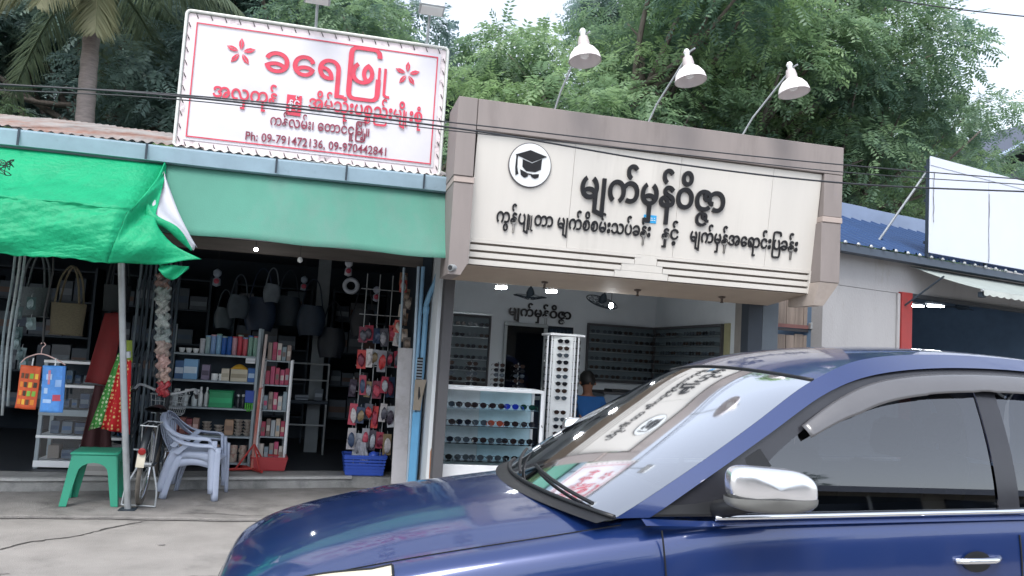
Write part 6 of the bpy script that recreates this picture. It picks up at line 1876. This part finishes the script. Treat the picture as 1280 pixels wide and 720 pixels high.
# woven basket bags
def wovenbag(lab, x, y, z, w_, h_, col):
    t_ = thing('woven_bag', lab, 'bag', (x, y, z))
    m_ = mat('woven ' + col, col, .8, var=.3, scale=60, stretch=(1, 1, 3), bump=.4, bscale=90)
    q = MB(); q.grid(lambda u, v: (x + w_ / 2 * math.cos(2 * math.pi * u) * (1.05 - .1 * v), y + .09 * math.sin(2 * math.pi * u), z - h_ * v), 24, 6); q.build('body', m_, t_, smooth=0)
    q = MB(); q.box(x - w_ * .46, x + w_ * .46, y - .07, y + .07, z - h_ - .01, z - h_ + .002, .004); q.build('base', m_, t_)
    for dy in (-.07, .07):
        q = MB(); q.tube(catmull([(x - w_ * .36, y + dy, z), (x - w_ * .25, y + dy, z + .22), (x, y + dy * .5, z + .34), (x + w_ * .25, y + dy, z + .22), (x + w_ * .36, y + dy, z)], 6), .010, 6); q.build('handle', m_, t_, smooth=0)
wovenbag('brown woven basket bag hanging in the dark under the tarpaulin', -2.27, 8.0, 1.72, .28, .28, '#57503f')
wovenbag('grey woven basket bag hanging at the far left', -2.62, 8.2, 1.85, .26, .26, '#4a5256')
wovenbag('dark woven bag hanging behind the brown one', -2.02, 8.6, 1.95, .24, .25, '#2a3033')
# glass cabinet of small goods
gc = thing('glass_cabinet', 'white framed glass cabinet behind the green stool', 'cabinet', (-2.2, 8.75, .145))
for (x, y) in ((-2.58, 8.6), (-1.82, 8.6), (-2.58, 8.95), (-1.82, 8.95)):
    q = MB(); q.box(x - .018, x + .018, y - .018, y + .018, .145, 1.16, .003); q.build('post', m_shelf, gc)
for k, z in enumerate((1.17, .94, .70, .45, .21)):
    q = MB(); q.box(-2.60, -1.80, 8.575, 8.97, z - .015 - (.035 if k in (2, 4) else 0), z + .012, .003); q.build('shelf', m_wf if k != 2 else m_shelf, gc)
q = MB(); q.box(-2.56, -1.84, 8.585, 8.59, .24, 1.14); q.build('front_glass', m_glass, gc)
q = MB(); q.box(-2.56, -1.84, 8.965, 8.97, .24, 1.14); q.build('back_sheet', m_darkmetal, gc)
random.seed(8)
cc3 = ['#54667c', '#6d7c8a', '#2f4a6c', '#7f8a90', '#46505c', '#3f6a9a', '#8a7f78']
n_ = 0
for r_, z in enumerate((.96, .722, .47, .23)):
    x = -2.52
    k = 0
    while x < -1.90 and k < 9:
        w_ = random.uniform(.06, .15)
        carton('%s small carton from left on the %s shelf of the glass cabinet' % (ORD[k], ORD[r_]), x + w_ / 2, 8.75, z, w_ - .012, .12, random.uniform(.06, .15), cc3[n_ % 7], cc3[(n_ * 3 + 2) % 7], 'cartons in the glass cabinet')
        x += w_ + .01; k += 1; n_ += 1
# low pale crate behind the stool
carton('pale crate on the step edge behind the green stool', -1.98, 8.35, .146, .30, .2, .14, '#a5a3a0', '#8d8b88', name='crate', cat='crate')
# back shelves full of stock, deep in the dark
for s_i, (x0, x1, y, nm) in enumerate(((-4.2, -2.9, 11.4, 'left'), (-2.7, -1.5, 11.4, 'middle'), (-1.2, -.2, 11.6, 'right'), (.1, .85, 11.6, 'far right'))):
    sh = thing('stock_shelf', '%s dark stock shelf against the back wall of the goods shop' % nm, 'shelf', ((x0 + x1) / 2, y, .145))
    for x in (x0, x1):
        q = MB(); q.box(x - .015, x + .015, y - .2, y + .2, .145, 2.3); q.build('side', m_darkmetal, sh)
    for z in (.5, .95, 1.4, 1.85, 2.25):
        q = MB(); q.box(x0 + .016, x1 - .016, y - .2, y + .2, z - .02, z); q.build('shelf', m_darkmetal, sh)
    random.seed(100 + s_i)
    for r_, z in enumerate((.5, .95, 1.4, 1.85)):
        x = x0 + .04; k = 0
        while x < x1 - .2 and k < 8:
            w_ = random.uniform(.13, .24)
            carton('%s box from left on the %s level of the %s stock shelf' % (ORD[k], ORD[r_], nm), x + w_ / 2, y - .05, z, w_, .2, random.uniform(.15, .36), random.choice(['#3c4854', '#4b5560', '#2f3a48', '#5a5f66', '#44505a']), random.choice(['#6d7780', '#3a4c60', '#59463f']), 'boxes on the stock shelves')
            x += w_ + .015; k += 1

# ------------------------------------------------------------------ dark blue car passing in front (front end to the left)
def paint():
    m = bpy.data.materials.new('dark blue metallic paint'); m.use_nodes = True
    N, L = m.node_tree.nodes, m.node_tree.links
    b = N['Principled BSDF']
    nz = N.new('ShaderNodeTexNoise'); nz.inputs['Scale'].default_value = 900; nz.inputs['Detail'].default_value = 1
    mx = N.new('ShaderNodeMix'); mx.data_type = 'RGBA'; mx.inputs['A'].default_value = (.006, .021, .10, 1); mx.inputs['B'].default_value = (.012, .036, .15, 1)
    tc = N.new('ShaderNodeTexCoord'); L.new(tc.outputs['Object'], nz.inputs['Vector'])
    L.new(nz.outputs['Fac'], mx.inputs['Factor']); L.new(mx.outputs['Result'], b.inputs['Base Color'])
    b.inputs['Metallic'].default_value = .35; b.inputs['Roughness'].default_value = .32
    b.inputs['Coat Weight'].default_value = 1.0; b.inputs['Coat Roughness'].default_value = .035; b.inputs['Coat IOR'].default_value = 1.6
    n3 = N.new('ShaderNodeTexNoise'); n3.inputs['Scale'].default_value = 9; n3.inputs['Detail'].default_value = 8; n3.inputs['Roughness'].default_value = .7; L.new(tc.outputs['Object'], n3.inputs['Vector'])
    r3 = N.new('ShaderNodeMapRange'); r3.inputs[1].default_value = .4; r3.inputs[2].default_value = .75; r3.inputs[3].default_value = .03; r3.inputs[4].default_value = .14; L.new(n3.outputs['Fac'], r3.inputs[0]); L.new(r3.outputs[0], b.inputs['Coat Roughness'])
    n2 = N.new('ShaderNodeTexNoise'); n2.inputs['Scale'].default_value = 5; L.new(tc.outputs['Object'], n2.inputs['Vector'])
    bp = N.new('ShaderNodeBump'); bp.inputs['Strength'].default_value = .02; bp.inputs['Distance'].default_value = .05; L.new(n2.outputs['Fac'], bp.inputs['Height']); L.new(bp.outputs[0], b.inputs['Coat Normal'])
    return m
m_paint = paint()
m_trim = mat('black trim', '#14161a', .45)
m_visor = mat('smoked visor', '#565659', .18, var=.05, coat=.5)
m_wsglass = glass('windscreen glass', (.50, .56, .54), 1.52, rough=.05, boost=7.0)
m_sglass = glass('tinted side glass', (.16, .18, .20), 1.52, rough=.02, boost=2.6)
m_lampg = mat('headlamp lens', '#bdb5a0', .12, var=.06, coat=1.0)
car = thing('blue_car', 'dark blue car with chrome mirror passing in the foreground', 'car', (2.0, 3.5, 0))
YC, HW = 3.50, .85

# lower body: stations along x; each gives the half section from the centre line round to the sill
ST = [  # x, half width, top at centre, drop at edge, shoulder z, widest z
    (-.34, .50, .50, .05, .44, .38), (-.31, .58, .60, .04, .50, .40), (-.24, .67, .665, .045, .56, .42), (-.12, .75, .725, .055, .61, .45), (.10, .81, .79, .065, .675, .50),
    (.40, .84, .855, .07, .745, .56), (.80, .85, .915, .065, .81, .62), (1.15, .85, .955, .05, .86, .66), (1.45, .85, .965, .03, .90, .68), (2.1, .85, .97, .01, .935, .70),
    (2.8, .85, 1.0, .01, .965, .72), (3.5, .845, 1.02, .012, .985, .73), (3.95, .81, 1.02, .02, .975, .72), (4.12, .74, .98, .03, .92, .68), (4.2, .62, .85, .04, .80, .6)]
STA = np.array(ST)
def sta(x):
    out = []
    X = STA[:, 0]
    i = int(np.clip(np.searchsorted(X, x) - 1, 0, len(X) - 2))
    t = (x - X[i]) / (X[i + 1] - X[i])
    im, ip = max(i - 1, 0), min(i + 2, len(X) - 1)
    h = X[i + 1] - X[i]
    y0, y1 = STA[i], STA[i + 1]
    m0 = (STA[i + 1] - STA[im]) / (X[i + 1] - X[im]) * h
    m1 = (STA[ip] - STA[i]) / (X[ip] - X[i]) * h
    return (2 * t ** 3 - 3 * t * t + 1) * y0 + (t ** 3 - 2 * t * t + t) * m0 + (-2 * t ** 3 + 3 * t * t) * y1 + (t ** 3 - t * t) * m1
def section(x, n=7):
    _, w_, zt, dr, zs_, zm = sta(x)
    pts = [(0, zt), (.30 * w_, zt - .006), (.60 * w_, zt - dr * .45), (.80 * w_, zt - dr), (.915 * w_, zs_ + .018), (.972 * w_, zs_ - .035), (w_, zm), (.992 * w_, zm - .14), (.965 * w_, .30), (.90 * w_, .20)]
    return catmull(pts, n)
NSEC = len(section(1.0))
def bsurf(x, t, side=-1, off=0.0):
    S = section(x)
    u = t * (NSEC - 1); i = min(int(u), NSEC - 2); f = u - i
    y = S[i][0] * (1 - f) + S[i + 1][0] * f
    z = S[i][1] * (1 - f) + S[i + 1][1] * f
    dy, dz = S[min(i + 1, NSEC - 1)][0] - S[max(i - 1, 0)][0], S[min(i + 1, NSEC - 1)][1] - S[max(i - 1, 0)][1]
    l = math.hypot(dy, dz) + 1e-9
    y += -dz / l * off; z += dy / l * off
    return (x, YC + side * y, z)
WHEELS = [(.46, .29), (3.38, .29)]
q = MB()
XS = list(np.linspace(-.34, -.1, 16)) + list(np.linspace(-.08, 4.2, 150))
V_, F_ = [], []
for x in XS:
    S = section(x)
    V_ += [(x, YC - p[0], p[1]) for p in reversed(S)] + [(x, YC + p[0], p[1]) for p in S[1:]]
NW = 2 * NSEC - 1
for i in range(len(XS) - 1):
    for k in range(NW - 1):
        f = (i * NW + k, i * NW + k + 1, (i + 1) * NW + k + 1, (i + 1) * NW + k)
        cx = sum(V_[j][0] for j in f) / 4; cy = sum(V_[j][1] for j in f) / 4; cz = sum(V_[j][2] for j in f) / 4
        if abs(cy - YC) > .60 and any(math.hypot(cx - wx, cz - wz) < .355 for wx, wz in WHEELS):
            continue
        if cx > 1.42 and cx < 3.85 and abs(cy - YC) < .60 and cz > .9:      # opening under the greenhouse
            continue
        F_.append(f)
F_.append(tuple(range(NW))); F_.append(tuple((len(XS) - 1) * NW + k for k in range(NW - 1, -1, -1)))
q.add(V_, F_)
body_ = q.build('body', m_paint, car, smooth=35)
# floor pan and arch liners
q = MB(); q.box(-.2, 4.1, YC - .74, YC + .74, .17, .2); q.build('floor_pan', m_trim, car)
for wx, wz in WHEELS:
    for s in (-1, 1):
        q = MB()
        q.grid(lambda u, v: (wx + .352 * math.cos(math.pi * (1.12 * u - .06)), YC + s * (.855 - .33 * v), wz + .352 * math.sin(math.pi * (1.12 * u - .06))), 20, 2)
        q.build('arch_liner', m_trim, car, smooth=0)
        q = MB(); q.tube([(wx + .355 * math.cos(math.pi * (1.1 * k / 20 - .05)), YC + s * (HW - .012 - .012 * abs(k - 10) / 10), wz + .355 * math.sin(math.pi * (1.1 * k / 20 - .05))) for k in range(21)], .012, 6); q.build('arch_lip', m_paint, car, smooth=0)
        wq = None
        M_ = T(wx, YC + s * .76, wz) @ RX(90)
        q = MB(); q.lathe([(.20, -.09), (.27, -.095), (.288, -.07), (.29, 0), (.288, .07), (.27, .095), (.20, .09)], 36, M=M_, cap=False); wq = q.build('wheel', m_tyre, car, smooth=40)
        q = MB(); q.lathe([(.20, -.085), (.185, -.04), (.18, .04), (.2, .085)], 32, M=M_, cap=False); q.build('rim', m_chrome, wq, smooth=40)
        for k in range(7):
            q = MB(); q.box(.03, .19, -.018, .018, -.015, .015, .005, M=T(wx, YC + s * .80, wz) @ RX(90) @ RZ(k * 360 / 7)); q.build('spoke', m_grey, wq)
        q = MB(); q.lathe([(.04, -.03), (.045, 0), (.04, .03)], 14, M=T(wx, YC + s * .80, wz) @ RX(90)); q.build('hub_cap', m_grey, wq, smooth=40)
# greenhouse side: outlines in (x, z), bent inward with height
def tumble(z):
    t = max(0, (z - .93) / .65)
    return .045 + .20 * t ** 1.7 + (.10 * max(0, (z - 1.46) / .14) ** 2)
def gside(x, z, s=-1, off=0.0):
    # plan taper towards the windscreen and the tail
    tp = .05 * max(0, (1.55 - x) / .5) ** 2 + .05 * max(0, (x - 3.3) / .9) ** 2
    return (x, YC + s * (HW - tumble(z) - tp + off), z)
OUT = catmull([(1.06, .925), (1.30, 1.085), (1.60, 1.275), (1.90, 1.455), (2.20, 1.555), (2.65, 1.60), (3.15, 1.595), (3.60, 1.54), (3.90, 1.44), (4.10, 1.16), (4.16, 1.0)], 8)     # roof line
MID = catmull([(1.18, .935), (1.385, 1.075), (1.66, 1.245), (1.95, 1.412), (2.23, 1.500), (2.66, 1.545), (3.14, 1.54), (3.55, 1.465), (3.80, 1.37), (3.93, 1.15), (3.96, 1.03)], 8)      # inner edge of the painted rail
INN = catmull([(1.44, .945), (1.56, 1.06), (1.745, 1.215), (2.01, 1.375), (2.265, 1.458), (2.66, 1.500), (3.12, 1.495), (3.48, 1.425), (3.66, 1.34), (3.74, 1.15), (3.76, 1.02)], 8)      # edge of the door glass
for s in (-1, 1):
    q = MB(); q.strip([gside(*p, s, .004) for p in OUT], [gside(*p, s, .012) for p in MID]); q.strip([gside(p[0], p[1], s, .012) for p in MID], [gside(p[0], p[1], s, -.012) for p in MID]); q.build('roof_rail', m_paint, car, smooth=40)
    q = MB(); q.strip([gside(*p, s, -.004) for p in MID], [gside(*p, s, -.004) for p in INN]); q.build('door_frame', mat('gloss frame', '#2b2c31', .2), car, smooth=0)
    # door glasses
    def pane(xa, xb, name):
        top_ = [p for p in INN if p[1] > .945]
        tx = [p[0] for p in INN]; tz = [p[1] for p in INN]
        q = MB()
        def fn(u, v):
            zb = .95 + .045 * max(0, (xa + (xb - xa) * u - 1.45) / 1.4)
            x = xa + (xb - xa) * u
            zt_ = np.interp(x, tx[:70], tz[:70]) if x < 3.6 else np.interp(x, [3.6, 3.74], [1.38, 1.10])
            z = zb + (max(zt_, zb + .001) - zb) * v
            return gside(x, z, s, -.010)
        q.grid(fn, 26, 10)
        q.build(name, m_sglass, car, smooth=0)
    pane(1.45, 2.66, 'front_door_glass'); pane(2.76, 3.73, 'rear_door_glass')
    q = MB()
    q.strip([gside(2.66, .96 + v * .535, s, -.003) for v in np.linspace(0, 1, 10)], [gside(2.76, .965 + v * .53, s, -.003) for v in np.linspace(0, 1, 10)]); q.build('b_pillar', MATS['gloss frame'], car, smooth=0)
    # weather visor over the door glasses
    VO = [p for p in INN if p[0] > 1.80 and p[0] < 3.62]
    q = MB()
    def vs_fn(u, v):
        i = u * (len(VO) - 1); k = min(int(i), len(VO) - 2); f = i - k
        x = VO[k][0] * (1 - f) + VO[k + 1][0] * f; z = VO[k][1] * (1 - f) + VO[k + 1][1] * f
        w_ = .054 * min(1, .35 + 4 * u) * min(1, .3 + 5 * (1 - u))
        if abs(x - 2.70) < .03: w_ *= .93
        return gside(x + .022 * v * (1 if u < .4 else 0), z + .022 - (w_ + .022) * v, s, .008 + .018 * math.sin(.5 * math.pi * min(1, v * 1.4)))
    q.grid(vs_fn, 60, 6); o = q.build('weather_visor', m_visor, car, smooth=0); md = o.modifiers.new('t', 'SOLIDIFY'); md.thickness = .003
    # belt moulding
    q = MB(); q.tube([(p[0], p[1] - (.0 if s > 0 else .0), p[2]) for p in [gside(x, .942 + .048 * max(0, (x - 1.4) / 1.4) - .03 * max(0, (x - 3.5) / .4) ** 2, s, .016) for x in np.linspace(1.42, 3.8, 40)]], .010, 8); q.build('belt_moulding', m_chrome, car, smooth=0)
    q = MB(); q.strip([gside(x, .93 + .046 * max(0, (x - 1.4) / 1.4), s, .010) for x in np.linspace(1.15, 3.9, 40)], [(x, YC + s * (.83 if x < 3.7 else .80), .915 + .045 * max(0, (x - 1.4) / 1.4)) for x in np.linspace(1.15, 3.9, 40)]); q.build('door_top', m_paint, car, smooth=0)
    # quarter triangle where the mirror sits
    q = MB(); q.add([gside(1.20, .945, s, .003), gside(1.46, .955, s, .003), gside(1.66, 1.13, s, .003), gside(1.62, 1.19, s, .003)], [(0, 1, 2, 3)]); q.build('mirror_base', m_trim, car)
    # mirror
    mr_ = thing  # part group: shell with its foot, lower cover and glass
    def shell(u, v):
        a = 2 * math.pi * u
        rr_ = math.sin(math.pi * (.02 + .96 * v)) ** .45
        x = 1.455 + .055 * math.cos(a) * rr_ - .018 * (v - .5)
        zz = 1.03 + (.085 + .01 * v) * math.sin(a) * rr_
        return (x + (.02 if math.sin(a) < 0 else 0), YC + s * (HW + .03 + .20 * v), zz)
    q = MB(); q.grid(lambda u, v: (1.53 + .168 * (abs(math.cos(2 * math.pi * u)) ** .55) * math.copysign(1, math.cos(2 * math.pi * u)) * (1 - abs(2 * v - 1) ** 4) ** .5 + .02, YC + s * (HW + .055 + .12 * v), 1.075 + .072 * (abs(math.sin(2 * math.pi * u)) ** .65) * math.copysign(1, math.sin(2 * math.pi * u)) * (1 - abs(2 * v - 1) ** 4) ** .5 - .02 * math.cos(2 * math.pi * u) * (1 - abs(2 * v - 1) ** 4) ** .5), 40, 18)
    ms_ = q.build('mirror', mat('satin chrome', '#f0f1f3', .22, .9, var=.03), car, smooth=0, label='chrome door mirror')
    q = MB(); q.tube([gside(1.44, .97, s, -.01), (1.47, YC + s * (HW + .05), 1.0), (1.52, YC + s * (HW + .09), 1.03)], [.035, .03, .03], 10); q.build('mirror_foot', m_trim, ms_, smooth=40)
    q = MB(); q.grid(lambda u, v: (1.55 + .17 * math.cos(math.pi * (1 + u)) * (1 - abs(2 * v - 1) ** 4) ** .5, YC + s * (HW + .050 + .13 * v), 1.045 - .052 * math.sin(math.pi * u) ** .6 * (1 - abs(2 * v - 1) ** 4) ** .5), 24, 14); q.build('mirror_lower_cover', mat('grey mirror cover', '#6d6e6c', .4), ms_, smooth=0)
    # handles, door seams, side moulding
    for hx in (2.42, 3.38):
        q = MB(); q.tube(catmull([(hx, YC + s * .842, .80), (hx + .03, YC + s * .875, .808), (hx + .14, YC + s * .880, .812), (hx + .20, YC + s * .842, .812)], 5), [.012] * 16, 8); dh = q.build('door_handle', m_chrome, car, smooth=0)
        q = MB(); q.lathe([(.001, .0), (.045, .0), (.05, .004)], 16, M=T(hx + .09, YC + s * .846, .80) @ RX(90) @ SC(1.3, .8, 1)); q.build('handle_cup', m_trim, dh, smooth=40)
    def seam(pts):
        q = MB(); q.tube(pts, .0035, 4); q.build('door_seam', m_trim, car)
    def yb(z):
        return (YC + s * (.8515 - .02 * max(0, (z - .74) / .2) ** 2 - .010 * max(0, (.5 - z) / .3)))
    for x0 in (1.22, 2.72, 3.62):
        seam([(x0 + (.03 if x0 < 1.5 else 0) * math.sin(4 * z), yb(z) - s * .002, z) for z in np.linspace(.26, .90, 14)])
# crowned roof and windscreen between the two rails
def roof_fn(u, v):
    R0 = [p for p in OUT if p[0] >= 1.895 and p[0] <= 3.93]
    i = u * (len(R0) - 1); k = min(int(i), len(R0) - 2); f = i - k
    x = R0[k][0] * (1 - f) + R0[k + 1][0] * f; z = R0[k][1] * (1 - f) + R0[k + 1][1] * f
    a = gside(x, z, -1, .004); b = gside(x, z, 1, .004)
    w_ = 1 - (2 * v - 1) ** 2
    return (x - .075 * w_ * max(0, 1 - u * 3), a[1] * (1 - v) + b[1] * v, z + .035 * w_ ** .8)
q = MB(); q.grid(roof_fn, 40, 24); q.build('roof', m_paint, car, smooth=0)
def ws_fn(u, v):
    R0 = [p for p in OUT if p[0] <= 1.905]
    i = u * (len(R0) - 1); k = min(int(i), len(R0) - 2); f = i - k
    x = R0[k][0] * (1 - f) + R0[k + 1][0] * f; z = R0[k][1] * (1 - f) + R0[k + 1][1] * f
    a = gside(x, z, -1, .002); b = gside(x, z, 1, .002)
    w_ = 1 - (2 * v - 1) ** 2
    return (x - (.16 * (1 - u) + .075 * u) * w_, a[1] * (1 - v) + b[1] * v, z + .012 * w_ + .02 * w_ * u)
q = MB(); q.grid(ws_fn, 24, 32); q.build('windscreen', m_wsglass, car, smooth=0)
q = MB(); q.strip([ws_fn(0, v) for v in np.linspace(0, 1, 24)], [(ws_fn(0, v)[0] - .07, ws_fn(0, v)[1], ws_fn(0, v)[2] + .012 - .03) for v in np.linspace(0, 1, 24)]); q.build('cowl', m_trim, car, smooth=0)
q = MB(); q.tube([(ws_fn(0, v)[0] - .004, ws_fn(0, v)[1], ws_fn(0, v)[2] + .004) for v in np.linspace(0, 1, 24)], .010, 6); q.build('windscreen_seal', m_trim, car, smooth=0)
q = MB(); q.tube([tuple(np.array(ws_fn(1, v)) + np.array((0, 0, .003))) for v in np.linspace(0, 1, 24)], .006, 6); q.build('windscreen_seal', m_trim, car, smooth=0)
for (v0, v1, u1) in ((.08, .50, .10), (.52, .86, .13)):
    P = [np.array(ws_fn(.02 + (u1 - .02) * k / 8, v0 + (v1 - v0) * k / 8)) + np.array((-.012, 0, .016)) for k in range(9)]
    q = MB(); q.tube([tuple(p) for p in P], .008, 6); q.build('wiper', m_trim, car)
for v, u in ((.82, .30), (.80, .16)):
    P = [np.array(ws_fn(u + .05 * a, v + .035 * b)) + np.array((-.004, 0, .004)) for a, b in ((0, 0), (1, 0), (1, 1), (0, 1))]
    q = MB(); q.add([tuple(p) for p in P], [(0, 1, 2, 3)]); o = q.build('permit_sticker', m_white, car); md = o.modifiers.new('t', 'SOLIDIFY'); md.thickness = .001
# tail glass and hatch
def tail_fn(u, v):
    z = 1.45 - .44 * u; x = np.interp(z, [1.0, 1.16, 1.44], [4.16, 4.10, 3.90])
    a = gside(x, z, -1, .004); b = gside(x, z, 1, .004); w_ = 1 - (2 * v - 1) ** 2
    return (x + .05 * w_, a[1] * (1 - v) + b[1] * v, z)
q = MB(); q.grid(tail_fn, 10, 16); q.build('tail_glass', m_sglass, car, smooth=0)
# hood seams, headlamps, grille, bumper, number plate
for s in (-1, 1):
    q = MB(); q.tube([bsurf(x, .365, s, .0005) for x in np.linspace(-.17, 1.10, 40)], .0035, 4); q.build('bonnet_seam', m_trim, car)
    def hl(u, v):
        x = -.215 + .50 * u
        t0 = .42 - .045 * math.sin(math.pi * min(1, u * 1.15)) - .02 * u
        t1 = .60 - .12 * u + .04 * math.sin(math.pi * u)
        return bsurf(x, t0 + (t1 - t0) * v, s, .006)
    q = MB(); q.grid(hl, 20, 8); h_ = q.build('headlamp', m_lampg, car, smooth=0)
    q = MB(); q.tube([hl(u, 0) for u in np.linspace(0, 1, 16)] + [hl(1, v) for v in np.linspace(.1, 1, 6)] + [hl(u, 1) for u in np.linspace(.95, 0, 16)] + [hl(0, v) for v in np.linspace(.9, .1, 6)], .0045, 5, closed=True); q.build('lamp_seal', m_trim, h_)
    q = MB(); q.lathe([(.0, 0), (.045, .01), (.05, .02)], 14, M=T(-.315, YC + s * .42, .40) @ RY(-90)); q.build('fog_lamp', m_lampg, car, smooth=40)
    q = MB(); q.grid(lambda u, v: (4.135 + .03 * math.sin(math.pi * u), YC + s * (.56 + .22 * u - .06 * v * 0), .72 + .26 * v), 8, 6); q.build('tail_lamp', mat('red tail lamp', '#8f1418', .15, coat=1), car, smooth=0)
q = MB(); q.box(-.352, -.335, YC - .40, YC + .40, .39, .47, .004); gr = q.build('grille', m_trim, car)
for k in range(3):
    q = MB(); q.box(-.360, -.3525, YC - .39, YC + .39, .405 + k * .024, .413 + k * .024); q.build('grille_bar', m_chrome, gr)
q = MB(); q.box(-.355, -.335, YC - .48, YC + .48, .24, .34, .004); q.build('lower_grille', m_trim, car)
q = MB(); q.box(-.368, -.356, YC - .22, YC + .22, .35, .43, .003); q.build('number_plate', m_trim, car)
# cabin
m_cab = mat('dark upholstery', '#23262b', .8)
q = MB(); q.grid(lambda u, v: (1.05 + .62 * u, YC - .70 + 1.40 * v, .90 + .05 * math.sin(math.pi * u) - .12 * max(0, u - .8) * 5), 10, 12); q.build('dashboard', mat('grey dashboard', '#4a4d4e', .6), car, smooth=0)
for s in (-1, 1):
    for sx, nm in ((2.10, 'front'), (3.0, 'rear')):
        q = MB(); q.box(-.25, .25, -.25, .25, .40, .55, .04, M=T(sx, YC + s * .36, 0)); sq = q.build('seat', m_cab, car, smooth=40)
        q = MB(); q.box(-.06, .06, -.24, .24, 0, .62, .05, M=T(sx + .25, YC + s * .36, .50) @ RY(12)); q.build('seat_back', m_cab, sq, smooth=40)
        q = MB(); q.box(-.045, .045, -.13, .13, 0, .17, .04, M=T(sx + .40, YC + s * .36, 1.14) @ RY(12)); q.build('headrest', m_cab, sq, smooth=40)
q = MB(); q.tube([tuple(T(1.72, YC + .36, .92) @ RY(-62) @ Vector((.18 * math.cos(2 * math.pi * k / 24), .18 * math.sin(2 * math.pi * k / 24), 0))) for k in range(24)], .014, 6, closed=True); q.tube([(1.72, YC + .36, .92), (1.45, YC + .36, .82)], .03, 8); q.build('steering_wheel', m_trim, car, smooth=0)
q = MB(); q.box(1.83, 1.87, YC - .11, YC + .11, 1.34, 1.40, .01); q.build('inner_mirror', m_trim, car)
q = MB(); q.box(1.5, 3.9, YC - .78, YC + .78, .3, .36); q.build('cabin_floor', m_cab, car)
for s in (-1, 1):
    q = MB(); q.box(1.3, 3.8, YC + s * .74 - .01, YC + s * .74 + .01, .36, .92); q.build('door_card', m_cab, car)
